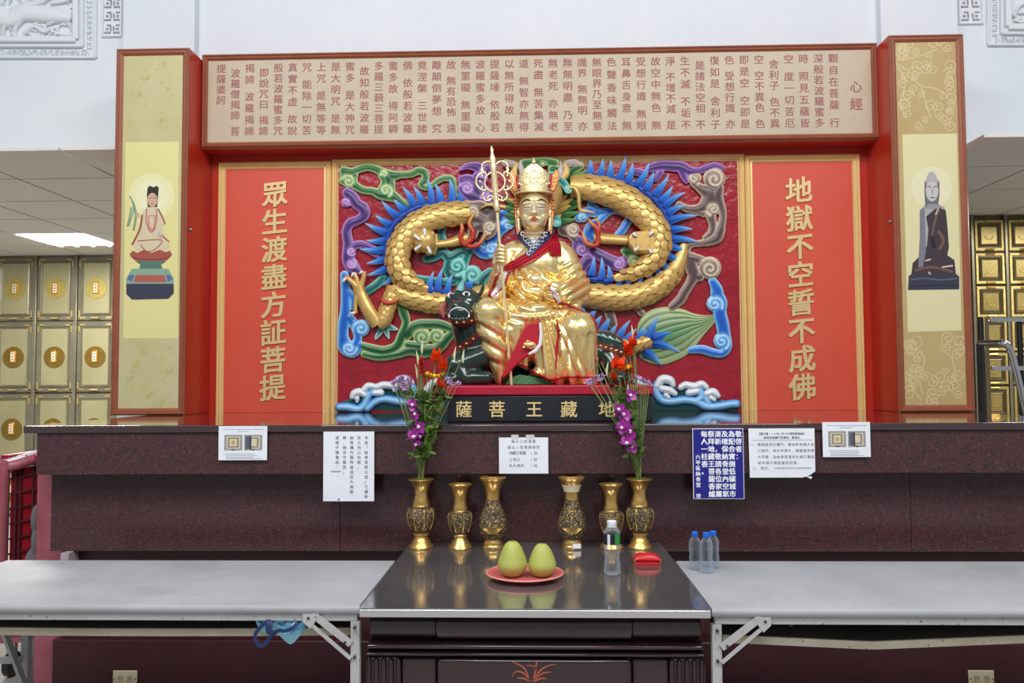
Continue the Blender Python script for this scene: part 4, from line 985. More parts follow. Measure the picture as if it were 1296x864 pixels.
b.capsule((24, 0, 80), (52, -38, 66), 30, 25); b.capsule((52, -38, 62), (54, -36, 18), 24, 22); b.capsule((54, -36, 26), (58, -34, 8), 22, 20)
b.capsule((14, -26, 78), (22, -34, 16), 22, 20); b.ball((24, -34, 12), (34, 16, 12), 18, 10); b.ball((56, -34, 8), (22, 20, 9), 18, 10)
b.capsule((-2, -30, 70), (0, -30, 40), 18, 12); b.capsule((-24, -28, 70), (-20, -24, 30), 22, 16); b.capsule((-34, -28, 60), (-34, -24, 14), 16, 11)
def folds(co, no):
    X, Y, Z = co[:, 0], co[:, 1], co[:, 2]
    front = sm01(.15, -.35, no[:, 1])
    d = np.zeros(len(co))
    wave = lambda a: 2 * np.abs(np.sin(a / 2)) - 1.2                 # rounded ridges, sharp valleys
    # fan of pleats from the lap down the middle panel
    u = (X - 10 - (78 - Z) * .16) / (18 + (78 - Z) * .28)
    d += 3.0 * wave(u * 17) * sm01(92, 76, Z) * sm01(1.3, .9, np.abs(u)) * front
    # soft hanging folds on both legs
    d += 2.3 * wave((X - 52) * .50 + np.sin(Z * .05)) * sm01(66, 40, Z) * sm01(28, 38, X) * front
    d += 1.9 * wave(Z * .34 + X * .18) * sm01(-22, -34, X) * sm01(84, 72, Z) * sm01(18, 30, Z) * front
    # diagonal folds across chest and belly
    r = np.hypot(X - 42, Z - 178)
    d += 2.0 * wave(r * .52) * sm01(150, 136, Z) * sm01(84, 98, Z) * sm01(34, 22, X) * sm01(-36, -26, X) * front
    r2 = np.hypot(X + 4, Z - 150)
    d += 1.9 * wave(r2 * .5) * sm01(104, 96, Z) * sm01(74, 84, Z) * sm01(46, 34, np.abs(X)) * front
    # sleeve folds
    d += 2.0 * wave((Z - X * .75) * .5) * sm01(26, 36, X) * sm01(96, 104, Z) * sm01(158, 146, Z)
    d += 0.9 * wave((Z + X * .6) * .5) * sm01(-34, -42, X) * sm01(104, 112, Z) * sm01(168, 156, Z)
    return d
robe_me = remeshed(b, 1.3, 5, folds)
for v in robe_me.vertices:
    if v.co.z < .4: v.co.z = .4
    if -41 < v.co.x < 19 and v.co.y < 0 and v.co.z < np.interp(v.co.x, [-41, -23, 2, 19], [9, 24, 12, 4]): v.co.y = min(v.co.y + 24, 2)
bv = bvh_of(robe_me)
robe = link_mesh(local_to_world(robe_me), 'robe', M_gleaf, st)

def ribbon(path, name, m, parent=st, off=1.0, thick=1.4, edge=None, tree=None, cols=5, wave=0.0):
    """path: (pixel x, pixel y, width) laid on the front of the form"""
    tr = tree or bv
    sp = smooth_path(path, 2.0); K = len(sp); vs = []
    ys = []
    for i in range(K):
        a, bb, w = sp[i]
        t = sp[min(i + 1, K - 1)][:2] - sp[max(i - 1, 0)][:2]; t = t / (np.linalg.norm(t) + 1e-9); nx, ny = -t[1], t[0]
        for k in range(cols):
            f = k / (cols - 1) - .5
            X, Z = a + nx * w * f - 678, 487 - (bb + ny * w * f)
            Y = hit(tr, X, Z, None)
            ys.append(Y); vs.append([X, Y, Z, abs(f), k])
    good = [y for y in ys if y is not None]; dv = max(good) if good else -30
    out = []
    for q in vs:
        Y = q[1] if q[1] is not None else dv
        out.append(S(q[0], Y - off - thick * (1 - 2.0 * q[3] ** 2) - wave * math.sin(q[4] * 2.1), q[2]))
    back = [(p[0], p[1] + (off + thick + 3.0) * SS, p[2]) for p in out]
    n = len(out)
    fs = [(i * cols + k, i * cols + k + 1, (i + 1) * cols + k + 1, (i + 1) * cols + k) for i in range(K - 1) for k in range(cols - 1)]
    ring = [k for k in range(cols)] + [i * cols + cols - 1 for i in range(1, K)] + [(K - 1) * cols + k for k in range(cols - 2, -1, -1)] + [i * cols for i in range(K - 2, 0, -1)]
    fs2 = [(ring[i], ring[(i + 1) % len(ring)], n + ring[(i + 1) % len(ring)], n + ring[i]) for i in range(len(ring))]
    return MB().add(out + back, fs + fs2).build(name, m, parent, smooth=60)
# sash, collar, hems
ribbon([(639, 343, 8), (650, 337, 12), (666, 330, 14), (682, 321, 14), (695, 311, 11), (704, 302, 8)], 'sash', M_silk, off=1.2, thick=2.4, cols=11, wave=.9)
ribbon([(704, 296, 6), (703, 304, 11), (704, 314, 14), (705, 324, 13)], 'sash_knot', M_silk, off=2.6, thick=2.4, cols=11, wave=1.6)
M_navy = mat('navy_brocade', (40, 56, 110), 0.4)
col_l = ribbon([(655, 289, 8), (663, 300, 9), (672, 311, 9), (680, 319, 8)], 'collar', M_navy, off=2.2, thick=1.2)
col_r = ribbon([(701, 288, 8), (692, 299, 9), (681, 312, 9), (668, 325, 8)], 'collar', M_navy, off=4.0, thick=1.2)
for cpar, a, bq in ((col_l, (656, 291), (680, 319)), (col_r, (701, 290), (668, 325))):
    for k in range(6):
        t = .22 + .78 * (k + .5) / 6; x_, y_ = a[0] + (bq[0] - a[0]) * t - 678, 487 - (a[1] + (bq[1] - a[1]) * t)
        q = MB(); yy = hit(bv, x_, y_) - (5.6 if cpar is col_r else 3.8)
        q.tube([S(x_ + 2.3 * math.cos(u), yy, y_ + 2.3 * math.sin(u)) for u in np.linspace(.5, 5.6, 10)], .7 * SS, 6); q.build('brocade_curl', mat('silver_thread', (216, 214, 206), .4), cpar)
ribbon([(666, 296, 7), (672, 303, 8), (678, 309, 7)], 'inner_collar', M_inner, off=1.6, thick=.8)
ribbon([(692, 295, 7), (686, 302, 8), (679, 309, 7)], 'inner_collar', M_inner, off=1.9, thick=.8)
for tr_ in ([(692, 362, 2.4), (698, 374, 2.4), (705, 387, 2.6), (718, 390, 2.4), (730, 394, 2.4), (738, 399, 2)], [(647, 335, 2), (645, 348, 3), (641, 362, 3), (633, 370, 3), (624, 380, 3)],
            [(638, 346, 2), (630, 356, 3), (624, 368, 3), (619, 378, 3)], [(704, 408, 2), (706, 424, 2.6), (704, 440, 3), (703, 455, 2.4), (702, 468, 2)], [(746, 402, 2), (752, 414, 2.4), (754, 424, 2)]):
    ribbon(tr_, 'crimson_hem', M_silk, off=.8, thick=1.2)
ribbon([(643, 348, 5), (638, 360, 9), (630, 372, 9), (625, 378, 7)], 'sleeve_lining', M_inner, off=.9, thick=1)
ribbon([(697, 369, 4), (702, 379, 6), (708, 387, 5)], 'sleeve_lining', M_inner, off=1.2, thick=1)
ribbon([(655, 462, 2.4), (668, 466, 2.4), (680, 473, 2.4), (697, 481, 2.4), (712, 478, 2.4), (735, 478, 2.4), (752, 478, 2)], 'crimson_hem', M_silk, off=1.0, thick=1.2)
# crimson robe opening with white edge and the gilded foot
op = [(683, 411), (668, 413), (662, 424), (654, 440), (645, 458), (637, 480), (645, 474), (654, 464), (664, 455), (676, 449), (683, 440)]
yy = min(hit(bv, -2, 60), hit(bv, -20, 40)) - 2
q = MB(); q.prism_y([(S(a - 678, 0, 0)[0], S(0, 0, 487 - c)[2]) for a, c in op], S(0, yy - 3, 0)[1], S(0, yy + 14, 0)[1]); q.build('robe_opening', M_silk, st, bevel=.006, seg=3)
q = MB(); q.tube([S(a - 678, yy - 4.5, 487 - c) for a, c in ((684, 412), (685, 425), (684, 438), (678, 446), (670, 450))], [1.6 * SS, 2 * SS, 2.2 * SS, 3 * SS, 1.2 * SS], 8); q.build('sleeve_lining', M_inner, st)
q = MB(); q.ball(S(-7, yy - 5, 48), (8 * SS, 6 * SS, 5 * SS), 14, 10)
for k in range(5): q.ball(S(-14 + k * 1.2, yy - 7 + k * .8, 45 + k * 2.0), 1.7 * SS, 8, 6)
q.build('foot', M_gleaf, st)
# green embroidered mat between the feet
q = MB(); q.prism_y([(S(a - 678, 0, 0)[0], S(0, 0, 487 - c)[2]) for a, c in ((640, 486.5), (645, 479), (658, 474), (676, 477), (700, 482), (706, 486.5))], S(0, -34, 0)[1], S(0, -8, 0)[1]); mt = q.build('green_cloth', mat('green_brocade', (60, 128, 84), .5, var=(96, 156, 108), vscale=90), st, bevel=.004)

# ---- head
h = MB()
h.ball((-.5, -6, 222), (19.5, 22, 25), 24, 18); h.ball((-.5, -10, 206), (15.5, 16, 13), 20, 12); h.ball((-.5, -20, 200), (8, 7, 6), 14, 10)
h.ball((-9, -16.5, 210), (7.5, 7, 9), 12, 8); h.ball((8, -16.5, 210), (7.5, 7, 9), 12, 8)
h.capsule((-.5, -26.5, 227), (-.5, -32.5, 213), 2.4, 3.4); h.ball((-3.4, -28.5, 212), 2.5, 10, 8); h.ball((2.4, -28.5, 212), 2.5, 10, 8)
h.capsule((-13, -22.5, 226), (-5, -26, 227), 2.4, 2.2); h.capsule((12, -22.5, 226), (4, -26, 227), 2.4, 2.2)
h.ball((-8.8, -21.6, 220.5), (5, 3.2, 3.2), 12, 8); h.ball((7.8, -21.6, 220.5), (5, 3.2, 3.2), 12, 8)
h.ball((-.5, -26.5, 205), (5.4, 3, 2.6), 12, 8)
h.capsule((-.5, 2, 186), (-.5, -2, 200), 13.5, 13)
head_me = remeshed(h, .8, 6); hb = bvh_of(head_me)
head = link_mesh(local_to_world(head_me), 'head', M_gpale, st)
def on_face(pts, r, name, m, off=.3):
    q = MB(); q.tube([S(x, hit(hb, x, z) - off, z) for x, z in pts], [k * SS for k in r], 6); return q.build(name, m, head)
M_ink = mat('painted_ink', (40, 30, 36), .5); M_lip = mat('painted_lips', (170, 36, 54), .35)
for s in (-1, 1):
    c = -.5
    on_face([(c + s * x, z) for x, z in ((3.5, 227), (6, 230), (10, 231.2), (14, 229.5), (17, 226))], [.4, .8, .9, .8, .3], 'eyebrow', M_ink)
    on_face([(c + s * x, z) for x, z in ((4, 220), (7, 219), (10, 219), (13.5, 220.5))], [.3, .9, .9, .3], 'eye', M_inner, .1)
    on_face([(c + s * x, z) for x, z in ((4, 220.8), (7, 220.2), (10, 220.3), (14, 221.6))], [.3, .5, .5, .3], 'eyelid', M_ink, .4)
    e = MB(); e.ball(S(c + s * 20.5, -2, 217), (3.6 * SS, 5 * SS, 9 * SS), 12, 10); e.capsule(S(c + s * 20.5, -3, 210), S(c + s * 19.5, -5, 196), 3.2 * SS, 2.6 * SS)
    e.tube([S(c + s * (21 + 2.2 * math.cos(a)), -6.5, 218 + 6.5 * math.sin(a)) for a in np.linspace(-1.2, 4.2, 12)], .9 * SS, 6)
    e.build('ear', M_gpale, head, smooth=70)
on_face([(-6, 205.4), (-3, 206.2), (-.5, 205.8), (2, 206.2), (5, 205.4)], [.3, 1.1, 1.2, 1.1, .3], 'lips', M_lip, .3)
on_face([(-4.5, 204.6), (-.5, 203.4), (3.5, 204.6)], [.3, 1.2, .3], 'lips', M_lip, .3)
for z_, r_ in ((192, 14.2), (187, 15)):
    q = MB(); q.tube([S(-.5 + r_ * math.cos(a), r_ * math.sin(a) - 1, z_ + 1.5 * math.sin(a)) for a in np.linspace(math.pi, 2 * math.pi, 16)], .9 * SS, 6); q.build('neck_fold', M_gpale, head)

# ---- crown: curved front plate with point, side leaves, band, knob
cr = MB(); N = 21; vs = []
def crown_pt(x, z): a = x / 26.0; return (-.5 + 25.5 * math.sin(a), -3 - 25.5 * math.cos(a) * (1 - .06 * (z - 240) / 30), z)
for i in range(N):
    f = -1 + 2 * i / (N - 1); zt_ = 263 + 14 * (1 - abs(f)) ** .9
    for k in range(6):
        z = 240 + (zt_ - 240) * k / 5; vs.append(crown_pt(f * (18.5 + 3.0 * min(1, (z - 240) / 23)), z))
back = [(p[0] * .93, p[1] + 2.5, p[2]) for p in vs]
fs = [(i * 6 + k, (i + 1) * 6 + k, (i + 1) * 6 + k + 1, i * 6 + k + 1) for i in range(N - 1) for k in range(5)]
nn = len(vs); ring = [i * 6 for i in range(N)] + [(N - 1) * 6 + k for k in range(1, 6)] + [i * 6 + 5 for i in range(N - 2, -1, -1)] + [k for k in range(4, 0, -1)]
cr.add([S(*p) for p in vs + back], fs + [tuple(nn + i for i in f[::-1]) for f in fs] + [(ring[i], ring[(i + 1) % len(ring)], nn + ring[(i + 1) % len(ring)], nn + ring[i]) for i in range(len(ring))])
crown = cr.build('crown', M_gpale, st, smooth=50)
q = MB(); q.ball(S(-.5, -27, 277), 3.0 * SS); q.ball(S(-.5, -27, 281), 1.4 * SS); q.build('crown_knob', M_gpale, crown)
for z_, r_ in ((241, 1.6), (245, .8)):
    q = MB(); q.tube([S(*crown_pt(x, z_)) for x in np.linspace(-34, 34, 25)], r_ * SS, 6); q.build('crown_band', M_gpale, crown)
for i in range(11):
    x = -22 + 44 * i / 10; p = crown_pt(x, 250 if i % 2 else 252); q = MB(); q.ball(S(p[0], p[1] - .6, p[2]), 1.5 * SS, 8, 6); q.build('crown_bead', M_gpale, crown)
for (x, z, r_) in ((0, 262, 4.2), (0, 254.5, 2.6), (-5, 256, 2), (5, 256, 2), (-9, 262, 2.2), (9, 262, 2.2), (-14, 257, 2), (14, 257, 2), (0, 269, 1.6)):
    p = crown_pt(x, z); q = MB(); q.tube([S(p[0] + r_ * math.cos(a), p[1] - .8, p[2] + r_ * math.sin(a) * 1.2) for a in np.linspace(0, 6.28, 14)], .6 * SS, 6, False); q.build('crown_scroll', M_gpale, crown)
q = MB(); q.ball(S(-.5, 0, 244), (24 * SS, 21 * SS, 24 * SS), 24, 14); q.build('crown_cap', mat('old_gold', (190, 130, 70), .35, metal=.6), crown)
M_copper = mat('copper_gilding', (206, 134, 84), .32, metal=.8, bump=.3, bscale=120)
for s in (-1, 1):
    lf = MB(); pr_ = [(-2, 240), (2, 246), (6, 258), (7, 268), (3, 273), (-2, 266), (-5, 250)]
    lf.prism_y([(S(-.5 + s * (25 + a), 0, 0)[0], S(0, 0, c)[2]) for a, c in pr_], S(0, -10, 0)[1], S(0, -7, 0)[1]); o = lf.build('crown_leaf', M_copper, crown, bevel=.004)
    lf = MB(); lf.prism_y([(S(-.5 + s * (18 + a), 0, 0)[0], S(0, 0, c)[2]) for a, c in ((0, 242), (3, 243), (5, 264), (2, 266))], S(0, -14, 0)[1], S(0, -12, 0)[1]); lf.build('crown_lining', M_silk, crown)
    q = MB()
    for k in range(5): q.ball(S(-.5 + s * (23 + 1.2 * math.sin(k * 2)), -10, 238 - k * 4), 2.2 * SS, 8, 6)
    q.build('crown_pendant', M_copper, crown)
    q = MB(); q.tube([S(-.5 + s * 24, -8, 236), S(-.5 + s * 23.5, -9, 214), S(-.5 + s * 21, -10, 190)], 1.3 * SS, 6); q.build('crown_ribbon', M_copper, crown)

# ---- hands
def hand_fingers(name, palm, fingers, m=M_gpale):
    q = MB()
    for a, bb, ra, rb in palm: q.capsule(S(*a), S(*bb), ra * SS, rb * SS, 10)
    hnd = q.build(name, m, st, smooth=70)
    for f in fingers:
        r_ = f[-1]; q = MB(); sp = smooth_path([p for p in f[:-1]], 1.2)
        q.tube([S(*p) for p in sp], [r_ * SS * (1 - .25 * i / len(sp)) for i in range(len(sp))], 8)
        q.ball(S(*sp[-1]), r_ * .76 * SS, 8, 6); q.build('finger', m, hnd, smooth=70)
    return hnd
# staff runs through (-41,-46,160); the fist closes round it
hand_fingers('hand', [((-44, -30, 138), (-45, -37, 148), 6.5, 6), ((-47, -38, 150), (-44, -38, 163), 5.5, 5.5)],
             [[(-47, -42, 163 - k * 4.6), (-44, -51, 164 - k * 4.6), (-38, -53, 163 - k * 4.6), (-34.5, -48, 162 - k * 4.6), (-36, -43, 161.5 - k * 4.6), 2.3] for k in range(4)] + [[(-46, -40, 166), (-43, -47, 170), (-38, -50, 168), 2.4]])
py_ = min(hit(bv, 0, 128), hit(bv, -4, 120), hit(bv, 6, 116)) - 5
hand_fingers('hand', [((24, -44, 112), (8, py_ - 1, 116), 7.5, 6.5), ((8, py_ - 1, 116), (-3, py_ - 3, 117), 6.5, 5)],
             [[(0, py_ - 5, 113 + k * 1.0), (-8, py_ - 9 + k * 2.5, 114 + k * 1.5), (-14, py_ - 7 + k * 3.0, 119 + k * 1.6), (-15.5 + k * .5, py_ - 4 + k * 3, 126 + k), 2.3] for k in range(4)] + [[(9, py_ - 5, 119), (8, py_ - 11, 125), (5, py_ - 11, 131), 2.4]])
q = MB(); q.ball(S(0, py_ - 6, 129), 7.6 * SS, 20, 14); q.build('pearl', M_gpale, st, smooth=80)

# ---- pilgrim staff, held: a thing of its own
stf = thing('pilgrim_staff', 'slim gold ringed staff held upright by the seated statue', 'staff', S(-29, -48, 0))
def T(z): return (-52 + 23 * (1 - z / 292.0), -47.0)          # x, y of the staff at height z
q = MB(); zs = [0.3, 100, 210]; q.tube([S(T(z)[0], T(z)[1], z) for z in zs], 1.9 * SS, 12); q.build('shaft', M_gpale, stf, smooth=60)
q = MB(); pr_ = [(212, 3.0), (218, 4.2), (222, 3.2), (226, 3.4), (262, 3.6), (268, 4.4), (272, 3.2), (276, 4.2), (280, 2.8), (284, 1.6), (288, 2.2), (293, .3)]
q.tube([S(T(z)[0], T(z)[1], z) for z, r_ in pr_], [r_ * SS for z, r_ in pr_], 12); q.build('finial', M_gpale, stf, smooth=40)
rc = (T(250)[0] + .5, T(250)[1], 249)
def ringp(cx_, cz_, r_, a0, a1, w, nm):
    q = MB(); q.tube([S(rc[0] + cx_ + r_ * math.cos(math.radians(a)), rc[1], rc[2] + cz_ + r_ * math.sin(math.radians(a))) for a in np.linspace(a0, a1, 22)], w * SS, 7); return q.build(nm, M_gpale, stf, smooth=70)
ringp(0, -1, 12.5, 0, 360, 1.1, 'ring')
for s in (0, 1):
    f = (lambda a: a) if s == 0 else (lambda a: 180 - a)
    sg = 1 if s == 0 else -1
    ringp(sg * 12, 0, 11, f(-95), f(95), 1.2, 'scroll'); ringp(sg * 8.5, 17, 7.5, f(-35), f(150), 1.1, 'scroll'); ringp(sg * 9, -18, 6.0, f(-150), f(50), 1.0, 'scroll')
    ringp(sg * 13.5, 8.5, 2.6, f(-60), f(200), .8, 'scroll'); ringp(sg * 13.5, -8.5, 2.6, f(-200), f(60), .8, 'scroll'); ringp(sg * 14.5, 14, 2.4, f(-120), f(120), .8, 'scroll'); ringp(sg * 5.5, -21, 3.2, f(-80), f(200), .7, 'scroll')
    ringp(sg * 13.5, 0, 4.5, f(-15), f(15), 1.6, 'stud')

# ---- guardian beast the statue sits on
M_beast = mat('dark_green_glaze', (30, 52, 46), 0.18, var=(22, 40, 38), vscale=14, coat=.4)
be = thing('guardian_beast', 'crouching dark green beast with a studded collar under the gilded statue', 'statue', S(-60, 10, 0))
b2 = MB()
b2.capsule((-62, 14, 34), (86, 14, 36), 33, 34); b2.ball((92, 10, 34), (24, 30, 34), 18, 12); b2.ball((-66, 4, 36), (30, 30, 34), 18, 12)
b2.capsule((-72, -8, 44), (-84, -22, 84), 27, 22); b2.ball((-88, -24, 98), (25, 24, 23), 20, 14); b2.ball((-91, -42, 88), (17, 14, 13), 16, 10); b2.ball((-90, -40, 78), (14, 13, 9), 14, 10)
b2.ball((-104, -30, 106), (8, 9, 7), 10, 8); b2.ball((-84, -34, 106), (8, 9, 7), 10, 8); b2.ball((-95, -48, 96), (8, 6, 6), 12, 8)
b2.capsule((-66, -20, 36), (-98, -32, 24), 20, 15); b2.capsule((-98, -32, 24), (-84, -40, 8), 14, 9); b2.ball((-104, -36, 8), (14, 14, 8), 14, 8); b2.capsule((-84, -38, 9), (-60, -40, 9), 10, 9)
b2.capsule((92, -6, 30), (104, -22, 10), 20, 11); b2.ball((100, -26, 8), (16, 12, 8), 12, 8)
b2_me = remeshed(b2, 2.0, 5, lambda co, no: np.maximum(-co[:, 2], 0) * 0)
n = len(b2_me.vertices)
for v in b2_me.vertices:
    if v.co.z < .6: v.co.z = .6
bb_ = bvh_of(b2_me)
body = link_mesh(local_to_world(b2_me), 'body', M_beast, be)
M_eye = mat('beast_eye', (236, 236, 240), .2)
for (x, z) in ((-103, 110), (-84, 111)):
    y_ = hit(bb_, x, z); q = MB(); q.ball(S(x, y_ + 1, z), (5 * SS, 3 * SS, 3.8 * SS), 14, 10); e = q.build('eye', M_eye, be)
    q = MB(); q.ball(S(x + .5, y_ - 1.4, z + .4), (2.6 * SS, 1.6 * SS, 2.6 * SS), 10, 8); q.build('pupil', mat('violet_pupil', (52, 36, 70), .2), e)
    q = MB(); q.tube([S(x + d, hit(bb_, x + d, z + 4.5) - .6, z + 4.5 - abs(d) * .25) for d in (-6, -3, 0, 3, 6)], 1.4 * SS, 6); q.build('eyelid', M_beast, be)
for x in (-99, -91):
    q = MB(); q.ball(S(x, hit(bb_, x, 103) - .3, 102), (2.4 * SS, 1.6 * SS, 1.6 * SS), 8, 6); q.build('nostril', mat('nostril_red', (150, 40, 44), .4), be)
q = MB(); q.tube([S(x, hit(bb_, x, z) - .8, z) for x, z in ((-105, 86), (-101, 91), (-96, 93.4), (-90, 93.6), (-84, 91.5), (-79, 86.5))], [.3 * SS, .8 * SS, .9 * SS, .9 * SS, .8 * SS, .3 * SS], 8); q.build('lip', M_inner, be)
for x, z in ((-104, 84), (-80, 84)):
    q = MB(); y_ = hit(bb_, x, z); q.tube([S(x, y_ - .6, z - 1.5), S(x, y_ - 1, z + 1), S(x, y_ - .6, z + 2.6)], [1.2 * SS, .9 * SS, .2 * SS], 8); q.build('fang', M_eye, be)
q = MB()
for k in range(5): x = -100 + k * 4.4; q.ball(S(x, hit(bb_, x, 80) - .2, 79 - abs(k - 2) * -.6), (2.6 * SS, 2 * SS, 3 * SS), 8, 6)
q.build('beard', M_beast, be)
q = MB(); q.tube([S(-92, -34, 116), S(-91, -34, 122), S(-89, -30, 130)], [6 * SS, 4.6 * SS, .6 * SS], 10); q.build('horn', mat('teal_horn', (120, 186, 186), .3, var=(84, 150, 160), vscale=60), be)
for q0 in (((-72, -22, 108), (-66, -20, 118), (-64, -16, 130)),):
    q = MB(); q.tube([S(*p) for p in q0], [5 * SS, 5 * SS, .5 * SS], 10, flat=.5); q.build('ear', M_beast, be)
q = MB(); q.tube([S(-112, -22, 102), S(-117, -24, 94), S(-113, -28, 84)], [4 * SS, 5.5 * SS, 2 * SS], 10, flat=.5); q.build('ear', mat('pink_ear', (186, 92, 104), .4), be)
M_strap = mat('maroon_strap', (92, 26, 34), .35)
M_stud = mat('brass_stud', (222, 178, 96), .25, .9)
for (p0_, p1_, wd) in (((-99, 76), (-63, 86), 8), ((-97, 46), (-62, 70), 8)):
    xs_ = np.linspace(p0_[0] - 2, p1_[0] + 6, 14); path = [(x + 678, 487 - (p0_[1] + (p1_[1] - p0_[1]) * ((x - p0_[0]) / (p1_[0] - p0_[0])) - 4 * math.sin(math.pi * np.clip((x - p0_[0]) / (p1_[0] - p0_[0]), 0, 1))), wd) for x in xs_]
    ribbon(path, 'collar', M_strap, be, off=.8, thick=.6, tree=bb_)
    for k in range(4):
        t = .12 + k * .24; x = p0_[0] + (p1_[0] - p0_[0]) * t; z = p0_[1] + (p1_[1] - p0_[1]) * t - 4 * math.sin(math.pi * t)
        q = MB(); q.ball(S(x, hit(bb_, x, z) - 1.8, z), 1.9 * SS, 8, 6); q.build('stud', M_stud, be)
ribbon([(748, 436, 7), (764, 440, 8), (780, 446, 7), (790, 452, 5)], 'girth_strap', M_strap, be, off=.8, thick=.6, tree=bb_)
for k in range(6):
    x, z = 74 + k * 6.5, 50 - k * 2.0; q = MB(); q.ball(S(x, hit(bb_, x, z) - 1.6, z), (2.6 * SS, 1.4 * SS, 1.6 * SS), 8, 6); q.build('stud', M_stud, be)
for k in range(4):
    x = 76 + k * 8; z = 64 - k * 2.5; q = MB(); q.tube([S(x, hit(bb_, x, z) - .5, z), S(x + 7, hit(bb_, x + 7, z - 5) - 1.5, z - 4)], [2.4 * SS, .4 * SS], 8); q.build('mane_tuft', mat('pale_mane', (150, 190, 186), .3), be)
# ================================================================ TABLES
M_steel = mat('steel_sheet', (166, 164, 165), 0.11, metal=0.8, var=(146, 144, 145), vscale=3.5, rvar=0.04)
M_trim = mat('bright_steel_trim', (214, 214, 218), 0.22, metal=0.8)
M_ebony = mat('dark_lacquered_wood', (48, 28, 34), 0.16, var=(40, 22, 28), vscale=6, coat=.8)
ot = thing('offering_table', 'dark lacquered offering table with a steel top and fluted corners', 'table', (-.015, 3.15, 0))
tx0, tx1, ty0, ty1 = -.562, .53, 2.605, 3.668
MB().box(tx0, tx1, ty0 + .002, ty1, ZT - .004, ZT).build('steel_top', M_steel, ot, smooth=0)
MB().box(tx0, tx1, ty0, ty0 + .012, ZT - .028, ZT - .0045).build('edge_trim', M_trim, ot, bevel=.002)
for xx in (tx0, tx1 - .012): MB().box(xx, xx + .012, ty0 + .013, ty1, ZT - .028, ZT - .0045).build('edge_trim', M_trim, ot, bevel=.002)
MB().box(tx0 + .014, tx1 - .014, ty0 + .014, ty1 - .01, ZT - .03, ZT - .005).build('top_board', M_ebony, ot, smooth=0)
def roll(x0, x1, yf, z0, z1, nm, par=ot):            # half-round moulding across the front
    r = (z1 - z0) / 2; zc = (z0 + z1) / 2
    pts = [(yf + .04, z0)] + [(yf + .012 - .030 * math.cos(a), zc + r * math.sin(a)) for a in np.linspace(-math.pi / 2, math.pi / 2, 12)] + [(yf + .04, z1)]
    return MB().prism_x(pts, x0, x1).build(nm, M_ebony, par, smooth=40, bevel=.004)
yf = ty0 + .085
xb = [PY(x_, 790, yf)[0] for x_ in (464, 553, 799, 893)]; xb[0] = max(xb[0], tx0 + .018); xb[3] = min(xb[3], tx1 - .018)
roll(xb[0], xb[1], yf, ZT - .118, ZT - .04, 'frieze_roll'); roll(xb[1], xb[2], yf - .012, ZT - .118, ZT - .04, 'frieze_roll'); roll(xb[2], xb[3], yf, ZT - .118, ZT - .04, 'frieze_roll')
roll(xb[0] - .004, xb[3] + .004, yf - .012, ZT - .148, ZT - .124, 'bead_moulding'); roll(xb[0] - .008, xb[3] + .008, yf - .004, ZT - .172, ZT - .152, 'bead_moulding')
MB().box(xb[0] + .004, xb[3] - .004, yf + .03, ty1 - .03, .08, ZT - .031).build('carcass', M_ebony, ot, smooth=0)
for a, c, o in ((xb[0] + .10, xb[1], 0.0), (xb[1] + .002, xb[2] - .002, -.014), (xb[2], xb[3] - .10, 0.0)):
    MB().box(a, c, yf + o, yf + .03, .10, ZT - .178).build('front_panel', M_ebony, ot, bevel=.012, seg=4)
for side in (0, 1):
    for k in range(5):
        x = (xb[0] - .006 + k * .024) if side == 0 else (xb[3] + .006 - k * .024)
        MB().tube([(x, yf + .006, .10), (x, yf + .006, ZT - .19), (x, yf + .014, ZT - .18)], [.0095, .0095, .004], 10).build('flute', M_ebony, ot, smooth=50)
    x = xb[0] - .006 if side == 0 else xb[3] + .006 - .1
    MB().box(x, x + .1, yf + .008, yf + .05, 0.0, ZT - .178).build('leg', M_ebony, ot, bevel=.004)
# painted orchid on the front
M_orch = mat('vermilion_paint', (186, 92, 66), .5)
def painted(path, w):
    q = MB(); pts = [PY(a, c, yf - .0145) for a, c in path]; sp = smooth_path([(p[0], p[2]) for p in pts], .004); K = len(sp)
    L_, R_ = [], []
    for i in range(K):
        t = sp[min(i + 1, K - 1)] - sp[max(i - 1, 0)]; t /= np.linalg.norm(t) + 1e-9; ww = w * PXM * .5 * (math.sin(math.pi * (i + .6) / (K + .6)) + .25)
        L_.append((sp[i][0] - t[1] * ww, yf - .0146, sp[i][1] + t[0] * ww)); R_.append((sp[i][0] + t[1] * ww, yf - .0146, sp[i][1] - t[0] * ww))
    q.add(L_ + R_, [(i, i + 1, K + i + 1, K + i) for i in range(K - 1)]); q.build('painted_stroke', M_orch, ot, smooth=0)
for pth in ([(671, 862), (664, 846), (655, 840), (646, 836)], [(672, 862), (662, 851), (652, 850), (648, 856)], [(673, 862), (684, 848), (694, 842), (704, 840)], [(675, 862), (686, 852), (698, 850)], [(674, 862), (678, 846), (673, 842), (666, 842)], [(677, 848), (679, 840), (680, 835)], [(671, 862), (662, 858), (654, 858)], [(676, 862), (686, 858), (692, 859)]): painted(pth, .8)

